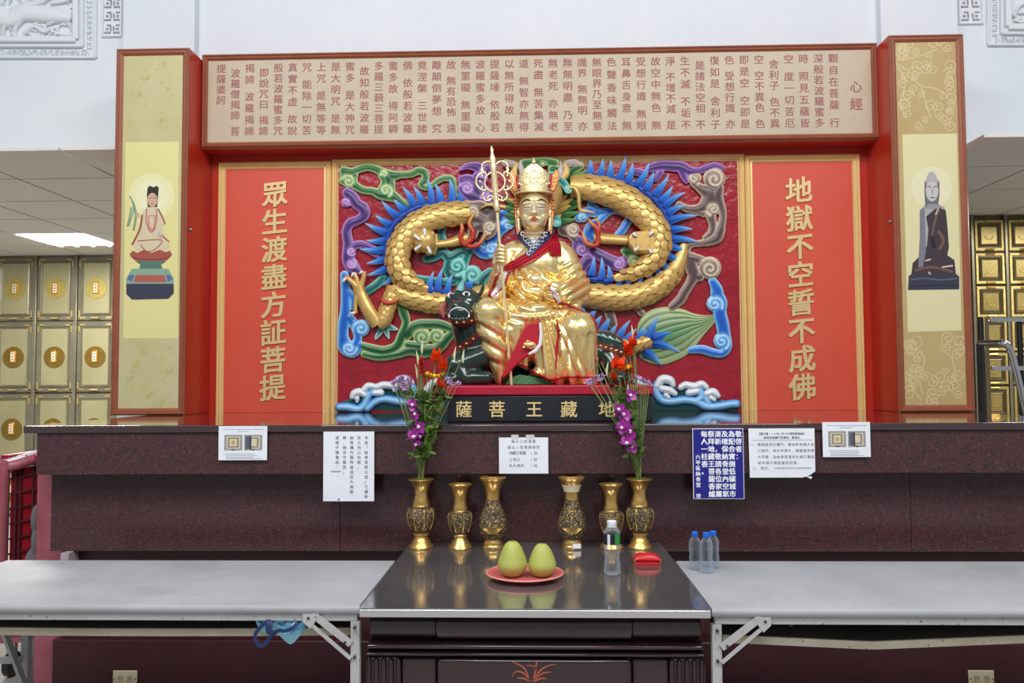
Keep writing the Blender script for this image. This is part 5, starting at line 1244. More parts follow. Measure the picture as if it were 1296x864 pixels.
M_ftop = mat('grey_laminate', (166, 167, 172), 0.50, var=(154, 154, 158), vscale=4)
M_fsteel = mat('worn_white_steel', (184, 185, 186), 0.5, var=(172, 172, 172), vscale=8, speck=[(60, 0.68, (120, 78, 52)), (140, 0.68, (90, 70, 58))])
M_shelf = mat('shelf_underside', (92, 88, 84), .7)
M_bolt = mat('dark_bolt', (84, 82, 82), .4, .8)
def folding_table(label, xi, xo, y0, y1, sgn):
    """xi: end next to the offering table, xo: far end"""
    a, c = min(xi, xo), max(xi, xo)
    t = thing('folding_table', label, 'table', ((a + c) / 2, (y0 + y1) / 2, 0))
    pts = [(y0 + .004, ZT - .026), (y0, ZT - .018), (y0, ZT - .012), (y0 + .004, ZT - .004), (y0 + .012, ZT), (y1, ZT), (y1, ZT - .026)]
    MB().prism_x(pts, a, c).build('table_top', M_ftop, t, smooth=60)
    MB().box(a + .01, c - .01, y0 + .012, y0 + .036, ZT - .052, ZT - .0265).build('front_rail', M_fsteel, t, bevel=.002)
    MB().box(a + .01, c - .01, y1 - .036, y1 - .012, ZT - .052, ZT - .0265).build('back_rail', M_fsteel, t, bevel=.002)
    ends = [xi + sgn * .016, xo - sgn * .10]
    for e, d in ((ends[0], sgn), (ends[1], -sgn)):
        for yy_ in (y0 + .024, y1 - .024):
            MB().box(e - .0145, e + .0145, yy_ - .014, yy_ + .014, 0, ZT - .0525).build('leg', M_fsteel, t, bevel=.002)
        MB().bar((e, y0 + .0385, .12), (e, y1 - .0385, .12), .02, .02).build('leg_stretcher', M_fsteel, t)
        # slotted brace: two parallel flats from rail to leg
        zt_ = ZT - .040
        p0_, p1_ = Vector((e + d * .135, y0 + .006, zt_)), Vector((e + d * .012, y0 + .006, zt_ - .125))
        MB().bar(p0_ + Vector((d * .0, 0, .012)), p1_ + Vector((0, 0, .044)), .005, .022, up=(0, 0, 1)).build('brace', M_fsteel, t)
        MB().bar(p0_ + Vector((d * .012, 0, -.014)), p1_ + Vector((0, 0, -.002)), .005, .011, up=(0, 0, 1)).build('brace', M_fsteel, t)
        pe = [(p0_.x - d * .022, zt_ + .013), (p0_.x + d * .030, zt_ + .013), (p0_.x + d * .030, zt_ - .012), (p0_.x + d * .006, zt_ - .034), (p0_.x - d * .006, zt_ - .018)]
        MB().prism_y(pe, y0 + .0022, y0 + .0079).build('brace_plate', M_fsteel, t)
        for bx_, bz_ in ((e, zt_ - .03), (e, zt_ - .122), (e + d * .03, zt_ - .076), (p0_.x + d * .012, zt_)):
            MB().tube([(bx_, y0 + .0095, bz_), (bx_, y0 - .001, bz_)], [.005, .0042], 10).build('bolt', M_bolt, t)
    # sagging shelf with a pale front lip
    zz = lambda x: ZT - .094 - .006 * math.sin(math.pi * np.clip((x - a) / (c - a), 0, 1)) if sgn < 0 else ZT - float(np.interp(x, [a, 1.05, 1.6, c], [.104, .126, .100, .092]))
    xs_ = np.linspace(a + .045, c - .045, 25 if sgn < 0 else 41)
    vs = []; lip = []
    for x in xs_:
        z = zz(x); vs += [(x, y0 + .075, z), (x, y1 - .06, z + .004), (x, y0 + .075, z - .006), (x, y1 - .06, z - .002)]
        lip += [(x, y0 + .066, z + .006), (x, y0 + .0745, z + .006), (x, y0 + .066, z - .018), (x, y0 + .0745, z - .018)]
    F4 = []
    for i in range(len(xs_) - 1):
        o = i * 4; n_ = o + 4
        F4 += [(o, o + 1, n_ + 1, n_), (o + 2, n_ + 2, n_ + 3, o + 3), (o, n_, n_ + 2, o + 2), (o + 1, o + 3, n_ + 3, n_ + 1)]
    e_ = len(vs) - 4; F4 += [(0, 2, 3, 1), (e_, e_ + 1, e_ + 3, e_ + 2)]
    MB().add(vs, F4).build('shelf', M_shelf, t, smooth=0)
    MB().add(lip, F4).build('shelf_lip', mat('aged_cream_edge', (200, 192, 172), .5, var=(186, 176, 152), vscale=10, speck=[(70, .67, (150, 110, 70))]), t, smooth=0)
    for x in (a + .3, c - .3): MB().box(x - .006, x + .006, y0 + .2, y0 + .22, zz(x) + .0045, ZT - .0265).build('shelf_hanger', M_fsteel, t, smooth=0)
    return t
folding_table('long pale folding table to the left of the offering table', -.568, -2.13, 2.635, 3.29, -1)
folding_table('long pale folding table to the right of the offering table', .536, 2.36, 2.615, 3.29, 1)

# ================================================================ BRASS VASES
M_brass = mat('polished_brass', (222, 184, 112), 0.27, metal=0.8, var=(196, 152, 84), vscale=22, rvar=.06)
M_brassd = mat('engraved_brass', (104, 96, 82), 0.42, metal=.6, var=(62, 60, 56), vscale=30, bump=.9, bscale=150, speck=[(150, .56, (206, 166, 92))])
def vase(kind, label, px_, py_, dpt=None):
    p = PY(px_, py_ + 4, 3.545); p[2] = ZT + .0005; u = p[1] / F * (1.0 if kind == 'round' else 1.02)                 # metres per photo pixel at its distance
    t = thing('brass_vase', label, 'vase', p, 'brass vases along the back of the offering table')
    if kind == 'ribbed':
        foot = [(14.5, 0), (15.2, 1.5), (14.6, 3), (12, 6), (11.5, 8), (9.5, 11), (8.6, 12.5), (8.2, 14.5), (9.8, 16), (9.8, 18), (8.2, 19.5)]
        body = [(8.4, 19.5), (12, 23), (15.2, 30), (17, 38), (16.8, 44), (14.5, 48), (10.5, 50)]
        neck = [(10.5, 50), (11, 51.5), (10.2, 53), (10.6, 55), (8.6, 60), (7.6, 66), (8.6, 72), (11.2, 78), (15, 82.4), (16.2, 83.4), (16, 84), (13.6, 83), (9.6, 76), (7.4, 70), (6.6, 64)]
        mod = lambda a, z: 1 + .035 * abs(math.cos(4 * a)) if 20 < z / u < 50 else 1
    elif kind == 'slender':
        foot = [(14.2, 0), (14.8, 1.5), (14, 3), (11, 6), (10.4, 8), (8.6, 10), (7.6, 12), (8.8, 13.5), (8.6, 15.5), (7.6, 17)]
        body = [(7.8, 17), (10.5, 20), (13, 26), (14.8, 34), (15.2, 39), (14, 43), (9.4, 45)]
        neck = [(9.4, 45), (8.6, 46.5), (9, 48), (8.6, 50), (7.6, 54), (7.4, 60), (8.6, 67), (11.4, 73), (14.6, 76.6), (15, 77.4), (14.6, 78), (12.4, 76.4), (8.8, 69), (6.8, 61), (6.2, 56)]
        mod = lambda a, z: 1 + .03 * abs(math.cos(4 * a)) if 18 < z / u < 45 else 1
    else:
        foot = [(13, 0), (13.6, 2), (12.6, 4), (11.6, 5), (12, 7), (10.8, 9), (10.4, 11)]
        body = [(10.4, 11), (14, 14), (17.4, 20), (18.8, 27), (18.2, 34), (15.4, 42), (11.6, 50), (9.4, 56), (8.6, 60)]
        neck = [(8.6, 60), (8.6, 66), (9.4, 72), (11.4, 78), (14.6, 83.4), (16.6, 86.4), (16.8, 87.6), (16, 88.2), (13.4, 86), (9.6, 78), (7.6, 70), (7, 62)]
        mod = None
    sc_ = lambda pr: [(r * u, z * u) for r, z in pr]
    for nm, pr, mm in (('foot', foot, M_brass), ('body', body, M_brassd), ('neck', neck, M_brass)):
        MB().lathe(sc_(pr), *p, n=48, mod=mod).build(nm, mm, t, smooth=45)
    if kind != 'round':
        for k in range(8):
            a = math.pi / 8 + k * math.pi / 4
            MB().tube([(p[0] + r * u * 1.03 * math.cos(a), p[1] + r * u * 1.03 * math.sin(a), p[2] + z * u) for r, z in body[1:-1]], .7 * u, 6).build('rib', M_brass, t, smooth=60)
    else:
        for k in range(9):
            a = -math.pi / 2 + (k - 4) * .16; z0_ = 24
            pts = [(p[0] + 1.01 * u * np.interp(z, [q[1] for q in body], [q[0] for q in body]) * math.cos(-math.pi / 2 + (a + math.pi / 2) * f), p[1] + 1.01 * u * np.interp(z, [q[1] for q in body], [q[0] for q in body]) * math.sin(-math.pi / 2 + (a + math.pi / 2) * f), p[2] + z * u) for f, z in ((.35, 20), (.8, 25), (1.1, 31 - abs(k - 4) * 1.2))]
            MB().tube(pts, [.5 * u, 1.0 * u, .3 * u], 6).build('lotus_petal', M_brass, t, smooth=60)
    return t, p, u
vL, pL, uL = vase('ribbed', 'ribbed brass vase holding flowers, leftmost in the row', 533, 689)
vase('slender', 'empty slender brass vase second from the left in the row', 582.5, 688)
vase('round', 'round-bellied brass vase with a lotus, left of the two pomelos', 624, 692)
vR3, p3, u3 = vase('round', 'round-bellied brass vase with a paper strip on its neck', 724, 692)
MB().lathe([(9.3 * u3, 70 * u3), (10.2 * u3, 74 * u3), (12.0 * u3, 78.5 * u3), (12.4 * u3, 78.5 * u3), (10.6 * u3, 74 * u3), (9.7 * u3, 70 * u3)], *p3, n=32).build('paper_strip', mat('cream_paper', (214, 202, 168), .7), vR3)
MB().box(p3[0] + .001, p3[0] + .035, p3[1] - .0485, p3[1] - .0465, p3[2] + .006, p3[2] + .026).build('foot_sticker', mat('white_paper', (226, 228, 230), .6), vR3, smooth=0)
vase('slender', 'empty slender brass vase behind the clear water bottle', 774, 688)
vR, pR, uR = vase('ribbed', 'ribbed brass vase holding flowers, rightmost in the row', 810, 687)

# ================================================================ FLOWERS
M_stem = mat('flower_stem', (104, 128, 70), .5, var=(140, 152, 96), vscale=20)
M_leaf = mat('flower_leaf', (84, 118, 52), .5, var=(122, 146, 70), vscale=18)
M_orange = mat('orange_petal', (240, 84, 34), .45); M_redp = mat('scarlet_petal', (222, 52, 50), .45); M_yel = mat('yellow_petal', (244, 200, 20), .5)
M_orchid = mat('orchid_petal', (142, 26, 132), .4, var=(168, 60, 160), vscale=60); M_lilac = mat('lilac_petal', (206, 178, 212), .5, var=(176, 140, 190), vscale=80); M_wine = mat('wine_petal', (96, 16, 38), .5)
M_cream = mat('orchid_throat', (232, 214, 222), .5); M_bud = mat('pale_bud', (206, 212, 164), .5)
def petal_mesh(nm, L_, W_, cup, m):
    vs = []; K = 6
    for i in range(K):
        t = i / (K - 1); w = W_ * math.sin(math.pi * (t * .82 + .12)) ** .8
        z = cup * t * t
        vs += [(t * L_, -w / 2, z + cup * .15), (t * L_, 0, z), (t * L_, w / 2, z + cup * .15)]
    fs = []
    for i in range(K - 1):
        for k in range(2): fs.append((i * 3 + k, (i + 1) * 3 + k, (i + 1) * 3 + k + 1, i * 3 + k + 1))
    me = MB().add(vs, fs).mesh(nm); me.materials.append(m); me.shade_smooth(); return me
PE = {'orchid': petal_mesh('petal', .021, .020, .003, M_orchid), 'orange': petal_mesh('petal', .044, .026, .012, M_orange), 'red': petal_mesh('petal', .026, .014, .010, M_redp), 'yellow': petal_mesh('petal', .013, .005, .002, M_yel),
      'lilac': petal_mesh('petal', .009, .006, .002, M_lilac), 'wine': petal_mesh('petal', .012, .006, .004, M_wine), 'leaf': petal_mesh('leaf', .038, .020, .006, M_leaf), 'blade': petal_mesh('leaf', .10, .014, .01, M_leaf)}
def aim(pos, dirn, roll_=0.0, sc_=1.0):
    x = Vector(dirn).normalized(); u = Vector((0, 0, 1)) if abs(x.z) < .95 else Vector((1, 0, 0))
    y = u.cross(x).normalized(); z = x.cross(y); R_ = Matrix((x, y, z)).transposed()
    return Matrix.Translation(Vector(pos)) @ (R_ @ Matrix.Rotation(roll_, 3, 'X') * sc_).to_4x4()
def bouquet(label, mouth, u, yq, spec, leaves, seed):
    rnd = random.Random(seed)
    m0 = Vector(mouth)
    t = thing('flower_bouquet', label, 'flowers', m0 + Vector((0, 0, -.06)), 'altar flowers')
    root = Vector((m0.x, m0.y, m0.z - .06))
    def P3(x_, y_, dy): return Vector(PY(x_, y_, m0.y + dy - .055))
    for kind, x_, y_, dy, sz in spec:
        sz *= 1.38 if kind in ('orchid', 'lilac', 'wine', 'daisy') else 1.2
        p = P3(x_, y_, dy)
        side = Vector((rnd.uniform(-.010, .010), rnd.uniform(-.010, .010), 0))
        mid = (m0 + p) / 2 + Vector((rnd.uniform(-.008, .008), rnd.uniform(-.008, .008), 0)); mid.x = m0.x + (p.x - m0.x) * .38; mid.y = m0.y - .045 if p.z > 1.2 else mid.y
        thick = .0042 if kind in ('gladiolus', 'stalk') else .0022
        sp = smooth_path([tuple(root + side), tuple(m0 + side + Vector((0, 0, .01))), tuple(mid), tuple(p)], .02)
        MB().tube([tuple(q) for q in sp], [thick * (1 - .35 * i / len(sp)) for i in range(len(sp))], 6).build('stem', M_stem, t, smooth=60)
        fwd = Vector((rnd.uniform(-.3, .3), -1, rnd.uniform(-.1, .4))).normalized()
        if kind == 'orchid':
            q = MB(); q.ball(p + fwd * .004, .0055 * sz, 8, 6); c = q.build('orchid_bloom', M_cream, t)
            a0 = rnd.uniform(0, 6.28); s_ = fwd.cross(Vector((0, 0, 1))).normalized(); w_ = s_.cross(fwd)
            for k in range(5):
                a = a0 + k * 1.257; d = s_ * math.cos(a) + w_ * math.sin(a) + fwd * .25; instance(PE['orchid'], 'petal', c, aim(p, d, rnd.uniform(-.4, .4) + (1.57 if abs(d.z) > .5 else 0), sz))
        elif kind in ('gladiolus', 'red'):
            upv = Vector((rnd.uniform(-.5, .5), -.55, .9)).normalized()
            q = MB(); q.tube([p - upv * .022, p, p + upv * .004], [.003, .0065, .003], 8); c = q.build('gladiolus_bloom', M_stem, t)
            s_ = upv.cross(Vector((1, 0, 0))).normalized(); w_ = s_.cross(upv)
            for k in range(6):
                a = k * 1.047; d = upv * 1.0 + (s_ * math.cos(a) + w_ * math.sin(a)) * .62; instance(PE['orange' if kind == 'gladiolus' else 'red'], 'petal', c, aim(p - upv * .004, d, a, sz))
        elif kind == 'daisy':
            up = Vector((rnd.uniform(-.2, .2), -.5, .9)).normalized(); q = MB(); q.ball(p, (.006, .006, .004), 8, 6); c = q.build('daisy_bloom', M_yel, t)
            s_ = up.cross(Vector((1, 0, 0))).normalized(); w_ = s_.cross(up)
            for ring_, n_ in ((.2, 12), (.7, 8)):
                for k in range(n_): a = k * 6.283 / n_ + ring_; d = s_ * math.cos(a) + w_ * math.sin(a) + up * ring_; instance(PE['yellow'], 'petal', c, aim(p, d, 0, sz * (1 - .2 * ring_)))
        elif kind in ('lilac', 'wine'):
            q = MB(); q.ball(p, (.006, .006, .005), 8, 6); c = q.build('statice_bloom' if kind == 'lilac' else 'wine_bloom', M_lilac if kind == 'lilac' else M_wine, t)
            for k in range(14):
                a = rnd.uniform(0, 6.28); e = rnd.uniform(-.1, 1.2); d = Vector((math.cos(a) * math.cos(e), math.sin(a) * math.cos(e) - .2, math.sin(e))); instance(PE[kind], 'petal', c, aim(p + d * .004, d, rnd.uniform(0, 3), sz))
        elif kind == 'bud':
            q = MB(); q.tube([p + Vector((0, 0, -.03)), p + Vector((0, 0, -.005)), p + Vector((rnd.uniform(-.01, .01), 0, .03))], [.003, .0055, .0008], 8); q.build('bud', M_bud, t, smooth=60)
    for k in range(leaves[0]):                                    # foliage between mouth and blooms
        f = rnd.uniform(.18, 1); x_ = leaves[1] + (leaves[3] - leaves[1]) * f + rnd.uniform(-1, 1) * leaves[5] * (f * .8 + .2); y_ = leaves[2] + (leaves[4] - leaves[2]) * f
        p = P3(x_, y_, rnd.uniform(-.02, .03)); d = Vector((rnd.uniform(-.9, .9), rnd.uniform(-.8, .2), rnd.uniform(-.5, .9)))
        instance(PE['leaf'], 'leaf', t, aim(p, d, rnd.uniform(-.9, .9), rnd.uniform(.7, 1.25)))
    return t
mouthL = (pL[0], pL[1], pL[2] + 82 * uL); mouthR = (pR[0], pR[1], pR[2] + 82 * uR)
mx, my = 533, 607
bouquet('loose bouquet with pink statice and a pale gladiolus bud in the leftmost vase', mouthL, uL, 0, [
    ('lilac', 498, 486, 0, 1.2), ('lilac', 505, 481, -.01, 1.3), ('lilac', 512, 484, 0, 1.3), ('lilac', 518, 480, 0, 1.2), ('lilac', 508, 490, -.02, 1.2), ('lilac', 501, 492, 0, 1), ('lilac', 516, 489, 0, 1.1), ('lilac', 503, 484, -.01, 1.3), ('lilac', 510, 479, 0, 1.3), ('lilac', 514, 493, -.01, 1.1), ('lilac', 520, 486, 0, 1.2), ('lilac', 570, 484, 0, 1.1), ('daisy', 545, 476, 0, 1), ('daisy', 555, 477, 0, 1), ('red', 534, 464, 0, .9),
    ('bud', 529, 452, .02, 1.3), ('bud', 534, 438, .02, 1.0), ('bud', 528, 470, .02, 1.4), ('red', 532, 458, 0, .9), ('red', 536, 472, 0, 1), ('gladiolus', 552, 456, -.01, 1.15), ('gladiolus', 560, 466, .01, 1), ('gladiolus', 556, 488, .01, .8), ('bud', 575, 447, 0, 1.1), ('bud', 586, 450, 0, .9),
    ('daisy', 541, 474, -.01, 1), ('daisy', 550, 477, -.02, 1), ('daisy', 560, 474, 0, 1), ('lilac', 566, 481, 0, 1.1), ('lilac', 573, 487, 0, 1), ('lilac', 580, 486, 0, 1), ('wine', 552, 501, -.02, 1.2), ('wine', 560, 505, 0, 1), ('wine', 548, 508, -.01, 1),
    ('orchid', 522, 512, -.03, 1), ('orchid', 525, 524, -.03, 1), ('orchid', 529, 540, -.04, 1.15), ('orchid', 524, 553, -.04, 1.2), ('orchid', 532, 553, -.03, 1), ('orchid', 526, 563, -.04, .9)], (250, 534, 598, 541, 496, 25), 3)
bouquet('tall bouquet with orange gladioli and purple orchids in the rightmost vase', mouthR, uR, 0, [
    ('gladiolus', 778, 466, -.01, 1.25), ('gladiolus', 792, 448, 0, 1), ('gladiolus', 801, 436, 0, .9), ('red', 803, 424, 0, .7), ('gladiolus', 779, 478, .01, .8), ('gladiolus', 794, 470, .02, .9), ('red', 755, 456, 0, .5), ('red', 762, 460, 0, .5), ('bud', 801, 420, .01, 1.1), ('bud', 768, 466, 0, 1),
    ('daisy', 781, 467, -.02, .9), ('daisy', 788, 468, -.02, 1), ('daisy', 795, 466, -.02, 1.1), ('lilac', 744, 484, 0, 1), ('lilac', 750, 482, 0, 1.1), ('lilac', 757, 478, 0, 1), ('lilac', 763, 475, 0, .8), ('lilac', 810, 480, 0, 1), ('lilac', 816, 484, 0, 1), ('lilac', 822, 487, 0, .9), ('lilac', 806, 477, 0, .9), ('lilac', 747, 486, 0, 1.1), ('lilac', 813, 482, 0, 1.1), ('lilac', 819, 484, 0, 1), ('lilac', 760, 481, 0, 1), ('gladiolus', 796, 442, 0, .9),
    ('wine', 774, 490, 0, 1.1), ('wine', 782, 486, 0, 1), ('wine', 790, 490, 0, 1.1), ('wine', 797, 485, 0, 1), ('orchid', 798, 500, -.03, 1), ('orchid', 783, 518, -.03, 1.1), ('orchid', 789, 524, -.035, 1), ('orchid', 794, 531, -.03, 1), ('orchid', 787, 541, -.04, 1), ('orchid', 797, 546, -.035, 1.15), ('orchid', 793, 561, -.04, 1.15), ('orchid', 800, 565, -.035, 1), ('bud', 795, 494, -.02, .8)], (130, 808, 596, 791, 492, 16), 8)

# ================================================================ OFFERINGS AND BOTTLES
pp = PZ(664.5, 731, ZT + .0005); up_ = pp[1] / F
plate = MB(); r_ = 48 * up_
plate.lathe([(r_ * .55, 0), (r_ * .6, 0), (r_ * .62, .004), (r_ * .9, .012), (r_, .018), (r_ * 1.005, .0195), (r_ * .99, .0205), (r_ * .88, .0155), (r_ * .6, .0075), (r_ * .02, .007)], *pp, n=48)
pt = tag(thing('plate', 'round coral pink plate under the two pomelos', 'plate', pp), None)
plate.build('dish', mat('coral_plastic', (214, 108, 104), .25), pt, smooth=50)
MB().tube([(pp[0] + r_ * math.cos(a), pp[1] + r_ * math.sin(a), pp[2] + .0198) for a in np.linspace(0, 2 * math.pi, 49)], .0022, 6, False).build('rim', mat('pale_coral_rim', (240, 168, 156), .25), pt, smooth=60)
M_pom = mat('pomelo_skin', (168, 178, 88), .45, var=(184, 186, 98), vscale=9, bump=.25, bscale=260, speck=[(60, .70, (150, 150, 70))])
def pomelo(px_, pw_, hh, label, tilt):
    c = PZ(px_, 728, ZT + .012); u = c[1] / F
    t = thing('pomelo', label, 'fruit', (c[0], c[1], ZT + .0085), 'pomelos on the plate')
    pr = [(0.2, 0), (8, 1), (14, 5), (17.6, 11), (18, 16), (16.4, 22), (13.8, 29), (11, 35), (8, 39), (5, 41.2), (2, 41.4), (.2, 40.8)]
    pr = [(r * pw_ / 18 * u, z * hh / 41 * u) for r, z in pr]
    sp = smooth_path(pr, .004)
    MB().lathe([(max(a, .0004), b_) for a, b_ in sp], c[0], c[1], ZT + .0085, n=36, mod=lambda a, z: 1 + .02 * math.sin(3 * a + tilt)).build('rind', M_pom, t, smooth=80)
    MB().tube([(c[0], c[1], ZT + .0085 + 40.2 * hh / 41 * u), (c[0] + .002, c[1], ZT + .0085 + 42.4 * hh / 41 * u)], [.006, .004], 8).build('stem_end', mat('stem_brown', (120, 116, 60), .7), t)
pomelo(648.5, 18.5, 43, 'slightly taller green pomelo, left of two on the coral plate', 0.3)
pomelo(686, 17.5, 40, 'slightly shorter green pomelo, right of two on the coral plate', 2.0)
M_pet = clear_plastic('clear_plastic', (236, 241, 246), (206, 216, 228))
def bottle(px_, py_, hpx, label, cap, wrap, group=None):
    c = PZ(px_, py_, ZT + .0005); u = c[1] / F * hpx / 67.0
    t = thing('water_bottle', label, 'bottle', c, group)
    pr = [(9, 0), (10.6, 1.5), (10.8, 5), (9.8, 8), (10.4, 12), (9.6, 16), (9.2, 22), (9.6, 30), (10.8, 37), (11, 40), (11, 50), (10.4, 53), (8, 57), (5.4, 60), (5.2, 61)]
    if wrap is None: pr = [(9, 0), (10.8, 1.5), (11, 7), (10, 10), (11, 13), (10, 17), (11, 20), (9.6, 26), (10.2, 31), (11, 36), (10, 39), (11, 42), (10.6, 48), (8.4, 54), (5.6, 58), (5.4, 61)]
    MB().lathe([(r * u, z * u) for r, z in pr], *c, n=28).build('bottle_body', M_pet, t, smooth=50)
    MB().lathe([(5.6 * u, 60.5 * u), (5.9 * u, 61 * u), (5.9 * u, 66.4 * u), (5.2 * u, 67 * u)], *c, n=24, mod=lambda a, z: 1 + .02 * math.cos(12 * a)).build('cap', cap, t, smooth=40)
    MB().lathe([(6.2 * u, 59.2 * u), (6.2 * u, 60.2 * u)], *c, n=20).build('neck_ring', cap, t)
    if wrap:
        a0 = -math.pi / 2
        for (f0, f1, cc, nm) in wrap:
            vs = []
            for k in range(9):
                a = a0 + (f0 + (f1 - f0) * k / 8); vs += [(c[0] + 11.25 * u * math.cos(a), c[1] + 11.25 * u * math.sin(a), c[2] + 38 * u), (c[0] + 11.25 * u * math.cos(a), c[1] + 11.25 * u * math.sin(a), c[2] + 51 * u)]
            MB().add(vs, [(2 * k, 2 * k + 2, 2 * k + 3, 2 * k + 1) for k in range(8)]).build('label_wrap', mat(nm, cc, .4), t)
M_capw = mat('white_cap', (232, 238, 244), .35); M_capb = mat('blue_cap', (28, 110, 220), .35)
bottle(775, 726, 66, 'clear water bottle with white cap and a black and green wrap', M_capw, [(-1.6, -.62, (30, 32, 40), 'label_black'), (-.62, -.3, (214, 220, 226), 'label_silver'), (-.3, .25, (34, 36, 44), 'label_black'), (.25, 1.0, (36, 138, 54), 'label_green'), (1.0, 4.6, (30, 34, 40), 'label_black')])
bottle(880, 720, 46, 'small blue-capped water bottle, leftmost of three on the right folding table', M_capb, None, 'blue-capped bottles')
bottle(903, 718, 45, 'small blue-capped water bottle, rightmost of three and partly hidden', M_capb, None, 'blue-capped bottles')
bottle(894.5, 724, 49, 'small blue-capped water bottle, the front one of three', M_capb, None, 'blue-capped bottles')
# red clasp case
rcq = PZ(818.5, 713, ZT + .0005); u = rcq[1] / F
cs_ = thing('red_case', 'small red clamshell case with brass corners on the offering table', 'case', rcq)
for nm, z0_, z1_, sgn in (('lower_shell', 0, 5.2, 1), ('upper_shell', 5.6, 13.5, 1)):
    q = MB(); vs = []; NX, NY = 14, 8
    for i in range(NX + 1):
        x = -16.5 + 33 * i / NX
        for k in range(NY + 1):
            y = -9 + 18 * k / NY; e = max(0, 1 - abs(x / 16.6) ** 2.6) ** .5 * max(0, 1 - abs(y / 9.1) ** 3) ** .5
            vs.append((x, y, z0_ + (z1_ - z0_) * (e if nm == 'upper_shell' else .55 + .45 * e)))
    n0 = len(vs); vs += [(v[0] * (.96 if nm == 'lower_shell' else 1), v[1] * (.9 if nm == 'lower_shell' else 1), z0_) for v in vs]
    G = NY + 1; fs = [(i * G + k, i * G + k + 1, (i + 1) * G + k + 1, (i + 1) * G + k) for i in range(NX) for k in range(NY)]
    fs += [tuple(n0 + j for j in f[::-1]) for f in fs]
    ring = list(range(G)) + [i * G + NY for i in range(1, NX + 1)] + [NX * G + k for k in range(NY - 1, -1, -1)] + [i * G for i in range(NX - 1, 0, -1)]
    fs += [(ring[i], ring[(i + 1) % len(ring)], n0 + ring[(i + 1) % len(ring)], n0 + ring[i]) for i in range(len(ring))]
    q.add([(rcq[0] + a * u, rcq[1] + b_ * u, rcq[2] + c_ * u) for a, b_, c_ in vs], fs); q.build(nm, mat('red_leatherette', (196, 24, 36), .35), cs_, smooth=50)
for s in (-1, 1): MB().box(rcq[0] + s * 15.6 * u - .002, rcq[0] + s * 15.6 * u + .002, rcq[1] - 9.3 * u, rcq[1] - 5 * u, rcq[2] + .002, rcq[2] + 7 * u).build('brass_corner', M_stud, cs_, bevel=.001)

# ================================================================ NOTICES ON THE COUNTER
M_paper = mat('notice_paper', (232, 236, 244), .55, var=(224, 229, 238), vscale=9)
M_inkg = mat('grey_ink', (96, 98, 106), .7); M_inkd = mat('dark_ink', (66, 66, 72), .7); M_inkw = mat('white_ink', (240, 242, 248), .5)
def sheet(name, label, cat, px0, py0, px1, py1, lean=0.0, m=M_paper, thick=.0012, y=None):
    y = YC - .0135 if y is None else y
    a, c = PY(px0, py0, y), PY(px1, py1, y)
    t = thing(name, label, cat, ((a[0] + c[0]) / 2, y, c[2]))
    MB().box(a[0], c[0], y - thick, y, c[2], a[2]).build('sheet', m, t, smooth=0)
    return t, a[0], c[0], c[2], a[2], y - thick - .0003
def write_cols(t, cols, xr, dx, zt_, dz, size, y, m, bold=.0, nm='text'):
    cache_glyphs(''.join(cols), 0.0, 1); q = MB()
    for i, s in enumerate(cols):
        for k, ch in enumerate(s): put_glyph(q, ch, xr - dx * i, zt_ - dz * k, size, y, bold=bold)
    return q.build(nm, m, t, smooth=0, fixn=False)
def write_rows(t, rows, size, y, m, bold=0.0, nm='text'):
    cache_glyphs(''.join(r[2] for r in rows), 0.0, 1); q = MB()
    for x, z, s, adv in rows:
        for k, ch in enumerate(s): put_glyph(q, ch, x + adv * k, z, size, y, bold=bold)
    return q.build(nm, m, t, smooth=0, fixn=False)
def photo_notice(label, a, b, c, d):
    t, x0, x1, z0, z1, y = sheet('photo_notice', label, 'notice', a, b, c, d); w = x1 - x0; h = z1 - z0
    q = MB(); rnd = random.Random(int(a))
    for zz_, xs_, ww in ((.90, .10, .82), (.84, .38, .24), (.18, .12, .6), (.13, .16, .62), (.08, .16, .55), (.045, .16, .7)):
        x = x0 + w * xs_
        while x < x0 + w * min(.93, xs_ + ww):
            l = rnd.uniform(.003, .006); q.box(x, x + l * .75, y - .0002, y, z0 + h * zz_ - .0016, z0 + h * zz_ + .0016); x += l + .0008
    q.build('print_lines', mat('pale_grey_ink', (150, 152, 160), .7), t, smooth=0)['kind'] = 'stuff'
    for k, xs_ in enumerate((.12, .53)):
        q = MB(); xa, xb_ = x0 + w * xs_, x0 + w * (xs_ + .37); za, zb_ = z0 + h * .29, z0 + h * .74
        q.box(xa, xb_, y - .0003, y, za, zb_, lin((150, 146, 136)))
        for j, (i0, cc) in enumerate(((.12, (196, 190, 172)), (.24, (120, 112, 100)), (.32, (212, 202, 172)))):
            dx_, dz_ = (xb_ - xa) * i0 * .9, (zb_ - za) * i0 * .8; q.box(xa + dx_, xb_ - dx_, y - .0004 - j * .0001, y, za + dz_, zb_ - dz_, lin(cc))
        if k == 1: q.box(xa + .006, xa + (xb_ - xa) * .34, y - .0009, y, za + .006, zb_ - .006, lin((84, 92, 116))); q.box(xa + (xb_ - xa) * .3, xa + (xb_ - xa) * .4, y - .001, y, za + .003, zb_ - .004, lin((70, 62, 54)))
        else: q.ball(((xa + xb_) / 2, y - .0008, (za + zb_) / 2), (.008, .0004, .010), 12, 6, lin((196, 160, 96)))
        q.box((xa + xb_) / 2 - .007, (xa + xb_) / 2 + .007, y - .001, y, za, za + .004, lin((40, 40, 44)))
        q.build('printed_photo', M_print, t, smooth=0)
    return t
photo_notice('small notice with two locker photographs near the left end of the counter', 277, 539, 338, 582)
photo_notice('small notice with two locker photographs near the right end of the counter', 1040.5, 534, 1102, 578)
t, x0, x1, z0, z1, y = sheet('office_notice', 'stained upright white notice with columns of writing', 'notice', 409.5, 546, 473.5, 634)
w, h = x1 - x0, z1 - z0
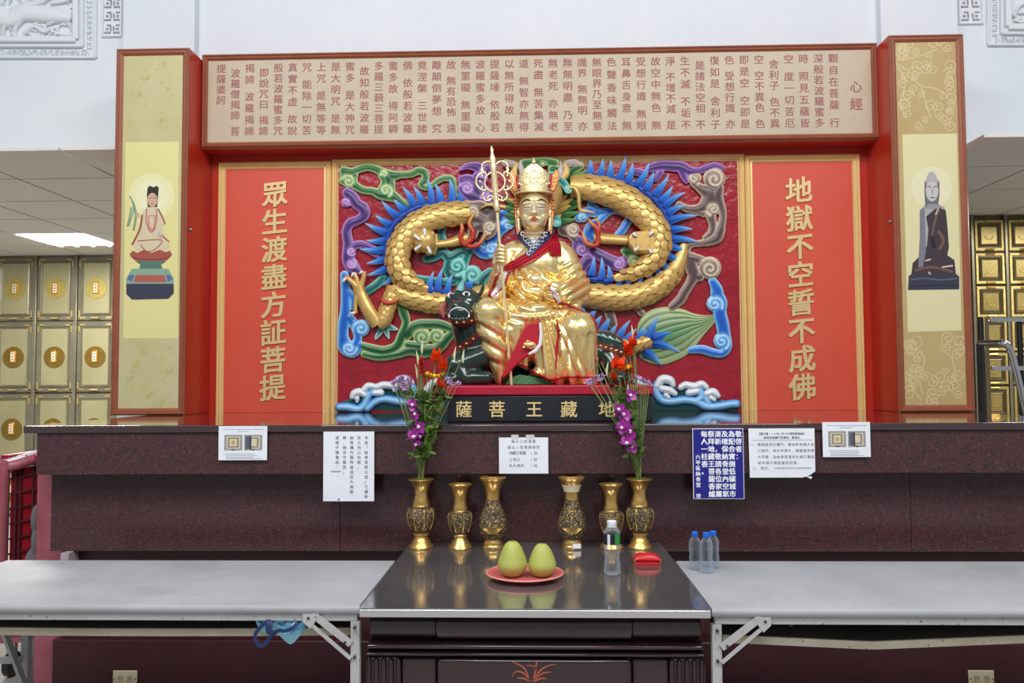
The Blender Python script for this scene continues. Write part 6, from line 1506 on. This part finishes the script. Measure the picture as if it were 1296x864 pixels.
write_cols(t, ['本區『納骨堂辦公室』已遷移', '至土地公右側。', '納骨櫃內臨時當值班人員服', '務，請洽守衛室。', '或撥手機電話：'], x1 - w * .155, w * .143, z1 - h * .09, h * .0705, .0165, y, M_inkg, .012)
q = MB(); rnd = random.Random(2)
for k in range(9): x = x0 + w * .15 + k * .0048; q.box(x, x + .0032, y - .0001, y, z1 - h * .585, z1 - h * .565)
q.build('number_line', M_inkg, t, smooth=0)['kind'] = 'stuff'
MB().tube([(x0 + w * .31, y, z0 + h * .03), (x0 + w * .31, y - .004, z0 + h * .03)], .0035, 8).build('pin', M_bolt, t)
t, x0, x1, z0, z1, y = sheet('incense_notice', 'white card on the counter front, centred above the pomelos', 'notice', 631.5, 553.5, 694, 599)
w, h = x1 - x0, z1 - z0; xc = (x0 + x1) / 2
write_rows(t, [(xc - .045, z1 - h * .11, '每人三柱清香', .018), (xc - .062, z1 - h * .27, '或以1柱清香祭祀', .0178), (xc - .055, z1 - h * .43, '地藏王菩薩', .0145), (xc + .034, z1 - h * .43, '1柱', .018), (xc - .055, z1 - h * .61, '土地公', .0165), (xc + .034, z1 - h * .61, '1柱', .018), (xc - .055, z1 - h * .78, '先人祖先', .0165), (xc + .034, z1 - h * .78, '1柱', .018)], .0155, y, M_inkg, .01)
for a_, b_ in ((.25, .40), (.55, .72)): MB().box(x0 + w * a_, x0 + w * b_, y - .0004, y + .001, z1 - .006, z1 + .012).build('tape', mat('clear_tape', (205, 200, 202), .2), t, smooth=0)
# blue plaque
t, x0, x1, z0, z1, y = sheet('blue_plaque', 'dark blue plaque with white characters and a thin white border', 'sign', 876, 542, 942, 631, m=mat('white_edge', (226, 230, 240), .4), thick=.003)
MB().box(x0 + .003, x1 - .003, y - .0012, y + .0002, z0 + .003, z1 - .003).build('blue_face', mat('royal_blue', (36, 36, 132), .3), t, smooth=0)
w, h = x1 - x0, z1 - z0
write_cols(t, ['敬啓者：', '為配合實施低碳城市', '及確保納骨堂內空氣', '清新，敬請各位家屬', '祭拜地藏王菩薩香爐', '每人一柱香。'], x1 - w * .095, w * .135, z1 - h * .08, h * .106, .0285, y - .0014, M_inkw, .022)
write_cols(t, ['六甲區納骨堂 啓'], x0 + w * .10, 0, z1 - h * .405, h * .079, .021, y - .0014, M_inkw, .018, 'small_text')
# torn landscape sheet
t, x0, x1, z0, z1, y = sheet('rules_notice', 'wide white notice with a torn lower corner beside the blue plaque', 'notice', 947, 542, 1032, 604, m=M_paper)
bpy.data.objects.remove(t.children[0]); w, h = x1 - x0, z1 - z0
MB().prism_y([(x0, z1), (x1, z1), (x1, z0 + h * .13), (x0 + w * .93, z0 + h * .06), (x0 + w * .87, z0 + h * .02), (x0 + w * .80, z0), (x0 + w * .01, z0)], y + .0003, y + .0013).build('sheet', M_paper, t, smooth=0)
MB().prism_y([(x0 + w * .85, z0 + h * .03), (x0 + w * .95, z0 + h * .02), (x0 + w * .93, z0 - h * .03), (x0 + w * .90, z0 - h * .01)], y - .003, y - .0022).build('torn_flap', M_paper, t, smooth=0)
write_rows(t, [(x0 + w * .16, z1 - h * .11, '【請注意100年9月8日清明節過後】', .0113), (x0 + w * .25, z1 - h * .19, '納骨堂個櫃門有管制，需登記。', .0118)], .0115, y, M_inkd, .015)
MB().box(x0 + w * .05, x0 + w * .96, y - .0001, y + .0002, z1 - h * .245, z1 - h * .238).build('rule_line', M_inkg, t, smooth=0)
write_rows(t, [(x0 + w * .05, z1 - h * .33, '一、', .016), (x0 + w * .16, z1 - h * .33, '需開啟塔位櫃門，需核對申請人身', .0160), (x0 + w * .16, z1 - h * .455, '分證件；倘非申請人，需經過申請', .0160), (x0 + w * .16, z1 - h * .58, '人同意，由納骨堂值班人員打電話', .0160), (x0 + w * .16, z1 - h * .70, '給申請人確認是否同意。', .0166), (x0 + w * .08, z1 - h * .81, '二、登記。', .0166), ], .0145, y, M_inkg, .006)
write_rows(t, [(x0 + w * .40, z1 - h * .81, '中民國納骨堂管理及使用收費標準使用規定', .0083)], .0078, y, M_inkg, .0, 'small_text')
ft = [o for o in bpy.data.objects if o.name == 'folding_table'][0]
pz = [PY(4, 796, 3.2), PY(31, 866, 3.2)]; MB().bar(tuple(pz[0]), tuple(pz[1]), .012, .03, up=(0, 1, 0)).build('leg_brace', M_fsteel, ft)
pz = [PY(-40, 835, 3.22), PY(27, 835, 3.22)]; MB().bar(tuple(pz[0]), tuple(pz[1]), .02, .022).build('leg_stretcher', M_fsteel, ft)
# ================================================================ COLUMBARIUM CABINETS
M_cab = mat('champagne_metal', (134, 128, 108), .35, metal=.45, var=(122, 116, 96), vscale=6)
M_cabp = mat('satin_gold_panel', (168, 162, 124), .38, metal=.3, var=(156, 150, 112), vscale=2)
M_disc = mat('bronze_disc', (132, 106, 44), .35, metal=.4, var=(116, 92, 38), vscale=30)
M_discb = mat('bright_gold_disc', (184, 166, 98), .35, metal=.4, var=(170, 152, 82), vscale=30)
M_tab = mat('tablet_cream', (226, 214, 184), .5); M_tabf = mat('tablet_frame', (206, 150, 58), .35, metal=.6); M_orn = mat('gold_ornament', (196, 172, 104), .3, metal=.5, bump=.5, bscale=120)
YCL = 8.9
cab = thing('columbarium_cabinet', 'tall wall of gilded niche doors with round medallions, left of the shrine', 'cabinet', (-5.2, YCL, 0))
k_ = YCL / 8.8
xe = [-6.36, -5.91, -5.46, -5.01, -4.56, -4.11]; xe = [x * k_ for x in xe]
ze = [2.85, 2.13, 1.345, .56, .02]
MB().box(xe[0], xe[-1], YCL + .03, YCL + .4, 0, 2.862).build('body', M_cab, cab, smooth=0)
for x in xe: MB().box(x - .018, x + .018, YCL - .012, YCL + .03, 0.005, 2.86).build('post', M_cab, cab, bevel=.005)
for i in range(5):
    for j in range(4):
        a, c, z1_, z0_ = xe[i] + .022, xe[i + 1] - .022, ze[j] - .012, ze[j + 1] + .012
        d = MB().box(a, c, YCL + .004, YCL + .029, z0_, z1_).build('door', M_cab, cab, bevel=.004)
        if i == 0: continue
        moulded_frame(d, a + .035, c - .035, z0_ + .05, z1_ - .04, YCL + .004, [(0, .002), (.006, .012), (.014, .004), (.022, .010), (.03, .001)], M_cab)
        MB().box(a + .06, c - .06, YCL + .001, YCL + .006, z0_ + .075, z1_ - .065).build('door_panel', M_cabp, d, smooth=0)
        xc, zc = (a + c) / 2, (z0_ + z1_) / 2 + .0
        q = MB(); q.tube([(xc, YCL + .001, zc), (xc, YCL - .006, zc)], [.118, .116], 40); q.build('medallion', M_discb if j == 0 else M_disc, d, smooth=40)
        q = MB(); q.prism_y([(xc - .034, zc - .06), (xc + .034, zc - .06), (xc + .034, zc + .055), (xc + .018, zc + .075), (xc - .018, zc + .075), (xc - .034, zc + .055)], YCL - .016, YCL - .006); q.build('tablet_frame', M_tabf, d, bevel=.003)
        q = MB(); q.box(xc - .02, xc + .02, YCL - .019, YCL - .016, zc - .045, zc + .055); q.build('tablet', M_tab, d, smooth=0)
        for s in (-.025, .005, .035): MB().box(xc - .008, xc + .008, YCL - .0198, YCL - .019, zc + s - .008, zc + s + .008).build('tablet_mark', M_inkg, d, smooth=0)
        MB().tube([(xc - .045, YCL - .012, z0_ + .022), (xc + .045, YCL - .012, z0_ + .022)], .011, 8).build('handle', M_orn, d)
        for s in (-1, 1):
            for zz_, e in ((z0_ + .02, 1), (z1_ - .02, -1)):
                xx = a + .014 if s < 0 else c - .014
                q = MB(); q.box(min(xx, xx - s * .075), max(xx, xx - s * .075), YCL - .003, YCL + .004, min(zz_, zz_ + e * .014), max(zz_, zz_ + e * .014)); q.box(min(xx, xx - s * .014), max(xx, xx - s * .014), YCL - .003, YCL + .004, min(zz_, zz_ + e * .085), max(zz_, zz_ + e * .085)); q.build('corner_ornament', M_orn, d, smooth=0)
YCR = 7.2; kr = YCR / 7.1
M_cab2 = mat('antique_brass_door', (108, 98, 72), .36, metal=.35, var=(94, 84, 58), vscale=8)
M_cab2p = mat('brass_square', (166, 146, 84), .34, metal=.3, var=(152, 130, 68), vscale=14)
cab2 = thing('columbarium_cabinet', 'wall of small ornate square brass niche doors, right of the shrine', 'cabinet', (4.2, YCR, 0))
w_, h_ = .283 * kr, .283 * kr; xr0, zr0 = 3.42 * kr, 2.825
MB().box(xr0, xr0 + 5 * w_, YCR + .03, YCR + .4, 0, 2.862).build('body', M_cab2, cab2, smooth=0)
for i in range(6): MB().box(xr0 + i * w_ - .012, xr0 + i * w_ + .012, YCR - .01, YCR + .03, .005, 2.86).build('post', M_cab, cab2, bevel=.003)
for i in range(1, 5):
    for j in range(7):
        a, c, z1_, z0_ = xr0 + i * w_ + .014, xr0 + (i + 1) * w_ - .014, zr0 - j * h_ - .004, zr0 - (j + 1) * h_ + .004
        d = MB().box(a, c, YCR + .002, YCR + .029, z0_, z1_).build('door', M_cab2, cab2, bevel=.003)
        moulded_frame(d, a + .006, c - .006, z0_ + .006, z1_ - .006, YCR + .002, [(0, .002), (.004, .012), (.022, .012), (.026, .003)], M_orn)
        moulded_frame(d, a + .038, c - .038, z0_ + .04, z1_ - .04, YCR + .002, [(0, .004), (.008, .014), (.016, .006), (.024, .010), (.030, .001)], M_cab2)
        MB().box(a + .062, c - .062, YCR - .004, YCR + .004, z0_ + .064, z1_ - .064).build('door_panel', M_cab2p, d, smooth=0)
        xc, zc = (a + c) / 2, (z0_ + z1_) / 2
        q = MB(); q.tube([(xc + .036 * math.cos(t_), YCR - .005, zc + .036 * math.sin(t_)) for t_ in np.linspace(math.pi * 1.05, math.pi * 1.95, 10)], .004, 6); q.build('wreath', M_orn, d)
        for zz_ in (z0_ + .016, z1_ - .016): MB().tube([(xc - .035, YCR - .012, zz_), (xc + .035, YCR - .012, zz_)], .009, 8).build('handle', M_stud, d)

# ================================================================ RAIL AND LADDER AT THE RIGHT
M_chrome = mat('chrome_tube', (206, 204, 206), .12, metal=1.0); M_blk = mat('black_tube', (30, 29, 31), .3)
YS = 5.9
rail = thing('steel_barrier', 'barrier of steel rails and dark posts beside the right pillar', 'barrier', (PY(1243, 530, YS)[0], YS, 0))
g = lambda x_, y_: PY(x_, y_, YS)
xa, xb_, xc_ = g(1241, 402)[0], g(1246, 402)[0], g(1290, 405)[0]
zt_ = g(1260, 402)[2]; zm = g(1260, 466)[2]
for x in (xa, xc_): MB().box(x - .014, x + .014, YS - .014, YS + .014, 0, zt_).build('post', M_blk, rail, bevel=.003)
MB().box(xa + .0145, xa + .05, YS - .012, YS + .012, 0, zt_).build('post', mat('bronze_steel', (150, 128, 96), .2, .9), rail, bevel=.003)
for z in (zt_ - .015, zm): MB().box(xa + .051, xc_ + .9, YS - .035, YS - .0145, z - .016, z + .016).build('rail', M_chrome, rail, bevel=.003)
YH = 5.6; g = lambda x_, y_, d=0: PY(x_, y_, YH + d)
lad = thing('handrail', 'chrome tubular handrail sloping down at the right edge', 'handrail', (PY(1290, 530, YH)[0], YH, 0))
pts = [g(1240, 434, .2), g(1256, 434, .1), g(1270, 434), g(1276, 438), g(1281, 450), g(1290, 486), g(1296, 512), g(1306, 556), g(1330, 660)]
p_end = pts[-1]
sp = smooth_path([tuple(p) for p in pts], .03); MB().tube([tuple(p) for p in sp], .022, 12).build('rail', M_chrome, lad, smooth=60)
MB().tube([tuple(p_end), (p_end[0] + .12, p_end[1], 0.0)], .022, 12).build('leg', M_chrome, lad)
b0 = pts[0]; MB().tube([tuple(b0), (b0[0], b0[1], 0)], .022, 12).build('leg', M_blk, lad)

# ================================================================ THINGS AT THE LEFT END AND UNDER THE TABLES
M_rosy = mat('rose_painted_steel', (166, 92, 104), .35, var=(150, 74, 88), vscale=8); M_greyp = mat('pale_steel_bar', (176, 170, 180), .3, metal=.5); M_redpl = mat('red_plastic_grid', (176, 26, 44), .4, var=(150, 18, 34), vscale=6); M_dkred = mat('dark_red_bars', (88, 38, 46), .45)
YK = 4.05; g = lambda x_, y_, d=0: PY(x_, y_, YK + d)
cart = thing('mesh_cart', 'red mesh-sided cart with a rose painted frame behind the left table', 'cart', (g(20, 700)[0], YK, 0))
zb_ = .18; xL, xR = g(4, 650)[0], g(45, 650)[0] + .02
sp = smooth_path([(xL, YK, zb_), (xL, YK, g(4, 600)[2]), (xL + .015, YK + .01, g(10, 590)[2]), (xL + .06, YK + .02, g(20, 588)[2]), (xR, YK + .22, g(44, 578)[2] + .03)], .04)
MB().tube([tuple(p) for p in sp], .026, 12).build('frame_tube', M_rosy, cart, smooth=60)
MB().tube([(xL - .2, YK - .02, g(4, 588)[2]), (xL, YK, g(6, 586)[2]), (xR, YK + .22, g(44, 574)[2] + .03)], .016, 10).build('top_bar', M_greyp, cart, smooth=60)
pa = (xL + .0, YK + .045); pb = (xR, YK + .22); zt_ = g(20, 594)[2]
MB().add([(pa[0], pa[1] + .012, zb_), (pb[0], pb[1] + .012, zb_), (pb[0], pb[1] + .012, zt_ + .03), (pa[0], pa[1] + .012, zt_ - .01), (pa[0], pa[1] + .02, zb_), (pb[0], pb[1] + .02, zb_), (pb[0], pb[1] + .02, zt_ + .03), (pa[0], pa[1] + .02, zt_ - .01)],
         [(0, 1, 2, 3), (7, 6, 5, 4), (0, 4, 5, 1), (1, 5, 6, 2), (2, 6, 7, 3), (3, 7, 4, 0)]).build('mesh_panel', M_redpl, cart, smooth=0)
for f in (0.12, .2, .42, .62, .84): x = pa[0] + (pb[0] - pa[0]) * f; y_ = pa[1] + (pb[1] - pa[1]) * f; MB().bar((x, y_ - .002, zb_), (x, y_ - .002, zt_ + .0), .010, .012, up=(0, 1, 0)).build('mesh_bar', M_dkred, cart)
for k in range(9): z = zt_ - .05 - k * .075; MB().bar((pa[0], pa[1] + .002, z), (pb[0], pb[1] - .002, z + .03), .012, .009).build('mesh_bar', M_dkred, cart)
for k in range(3): x = xL - .06 + k * .085; MB().box(x, x + .05, YK + .06, YK + .3, g(10, 583)[2], g(10, 577)[2]).build('lid_slat', M_redpl, cart, bevel=.004)
for x in (xL + .03, xR - .02):
    for y_ in (YK + .05, YK + .3):
        MB().tube([(x - .015, y_, .06), (x + .015, y_, .06)], .06, 18).build('caster', M_blk, cart); MB().box(x - .02, x + .02, y_ - .012, y_ + .012, .1, zb_).build('fork', M_greyp, cart)
MB().box(xL, xR, YK + .03, YK + .34, zb_ - .01, zb_ + .015).build('base', M_rosy, cart, smooth=0)
YK2 = 3.80; g = lambda x_, y_, d=0: PY(x_, y_, YK2 + d)
xp0, xp1 = g(46, 650)[0], -2.165
post = thing('rose_post', 'rose painted upright post tucked under the left end of the counter', 'post', ((xp0 + xp1) / 2, YK2, 0))
MB().box(xp0, xp1, YK2, YK2 + .05, 0, 1.045).build('upright', M_rosy, post, bevel=.006)
MB().box(xp0 - .05, xp1, YK2 - .02, YK2 + .3, 0, .02).build('foot', M_rosy, post, bevel=.004)
cl_ = PY(41, 700, 3.95)
jk = MB()
for k in range(8): jk.ball((cl_[0] + .012 + .01 * math.sin(k * 2.2), cl_[1], .06 + k * .105), (.030 + .012 * math.sin(k * 1.7), .03, .075), 12, 8)
jk_me = remeshed(jk, .008, 4); o = bpy.data.objects.new('grey_cloth', jk_me); COL.objects.link(o); jk_me.materials.clear(); jk_me.materials.append(mat('grey_cloth', (112, 104, 108), .9)); jk_me.shade_smooth(); jk_me.name = 'grey_cloth'
tag(o, 'grey cloth hanging between the red mesh cart and the rose post', 'cloth')
# blue cloth bag stuffed under the left table
YG = 2.655; g = lambda x_, y_, d=0: tuple(PY(x_, y_, YG + d))
bag = thing('blue_bag', 'crumpled light blue cloth bag with navy straps stuffed under the left table', 'bag', g(355, 800))
M_sky = mat('sky_blue_cloth', (168, 232, 252), .7, var=(136, 214, 246), vscale=30, bump=.3, bscale=50); M_nvy = mat('navy_strap', (34, 48, 96), .6)
rnd = random.Random(5); q = MB(); N, K = 48, 26; vs = []
up = smooth_path([(325, 778), (332, 775.5), (350, 775.5), (370, 775.5), (386, 776)], 2.4); lo = smooth_path([(323, 784), (329, 797), (342, 802), (352, 803), (367, 815), (378, 806), (385, 796), (388, 780)], 2.4)
fr = []
for i in range(N):
    t = i / (N - 1); a = up[int(t * (len(up) - 1))]; c = lo[int(t * (len(lo) - 1))]
    for k in range(K):
        s = k / (K - 1); p = a * (1 - s) + c * s
        crease = .020 * abs(math.sin(t * 9 + s * 4)) + .016 * abs(math.sin(s * 8 - t * 7)) + .008 * math.sin(t * 31 + s * 23) - .018
        fr.append(g(p[0], p[1], .035 - .022 * math.sin(math.pi * s) - crease * math.sin(math.pi * min(1, .1 + s * .9)) * .9))
bk = [(p[0], p[1] + .055, p[2]) for p in fr]; n0 = len(fr)
fs = [(i * K + k, i * K + k + 1, (i + 1) * K + k + 1, (i + 1) * K + k) for i in range(N - 1) for k in range(K - 1)]
fs += [tuple(n0 + j for j in f[::-1]) for f in fs]
ring = list(range(K)) + [i * K + K - 1 for i in range(1, N)] + [(N - 1) * K + k for k in range(K - 2, -1, -1)] + [i * K for i in range(N - 2, 0, -1)]
fs += [(ring[i], ring[(i + 1) % len(ring)], n0 + ring[(i + 1) % len(ring)], n0 + ring[i]) for i in range(len(ring))]
q.add(fr + bk, fs); q.build('cloth', M_sky, bag, smooth=50)
def strap(path, w=5):
    sp = smooth_path([(a, b_, c) for a, b_, c in path], 2.5); q = MB(); vs = []
    for i in range(len(sp)):
        t = sp[min(i + 1, len(sp) - 1)][:2] - sp[max(i - 1, 0)][:2]; t /= np.linalg.norm(t) + 1e-9
        for s, dd in ((-1, 0), (1, 0), (1, .003), (-1, .003)): vs.append(g(sp[i][0] - t[1] * w / 2 * s, sp[i][1] + t[0] * w / 2 * s, sp[i][2] + dd))
    q.add(vs, [(i * 4 + k, i * 4 + (k + 1) % 4, (i + 1) * 4 + (k + 1) % 4, (i + 1) * 4 + k) for i in range(len(sp) - 1) for k in range(4)] + [(0, 1, 2, 3), tuple((len(sp) - 1) * 4 + k for k in range(4))]); q.build('strap', M_nvy, bag, smooth=40)
strap([(352, 781, .012), (342, 784, -.006), (331, 792, -.012), (323, 803, -.01), (326, 815, -.008), (334, 816, -.008), (342, 806, -.012), (352, 798, -.016), (362, 798, -.018), (372, 793, -.014), (380, 785, .0)], 5)
strap([(347, 782, .006), (342, 788, -.016), (340, 798, -.02), (346, 802, -.018)], 8)
# wall sockets on the plinth
def socket(px_, py_, label):
    y_ = YL - .0205; p = PY(px_, py_, y_); t = thing('wall_socket', label, 'socket', (p[0], y_, p[2]))
    MB().box(p[0] - .054, p[0] + .054, y_ - .008, y_, p[2] - .035, p[2] + .035).build('face_plate', mat('ivory_plastic', (214, 204, 170), .4), t, bevel=.003)
    for s in (-.02, .022):
        MB().box(p[0] + s - .012, p[0] + s + .012, y_ - .0095, y_ - .008, p[2] - .014, p[2] + .018).build('outlet', mat('ivory_outlet', (196, 184, 148), .4), t, bevel=.002)
        for e in (-.005, .005): MB().box(p[0] + s + e - .0012, p[0] + s + e + .0012, y_ - .0099, y_ - .0094, p[2] - .002, p[2] + .009).build('slot', M_blk, t, smooth=0)
    for s in (-.046, .046): MB().tube([(p[0] + s, y_ - .007, p[2] + .0), (p[0] + s, y_ - .0092, p[2])], .0032, 8).build('screw', M_bolt, t)
socket(159, 858, 'ivory double socket on the counter plinth under the left table')
socket(1241, 858, 'ivory double socket on the counter plinth under the right table')
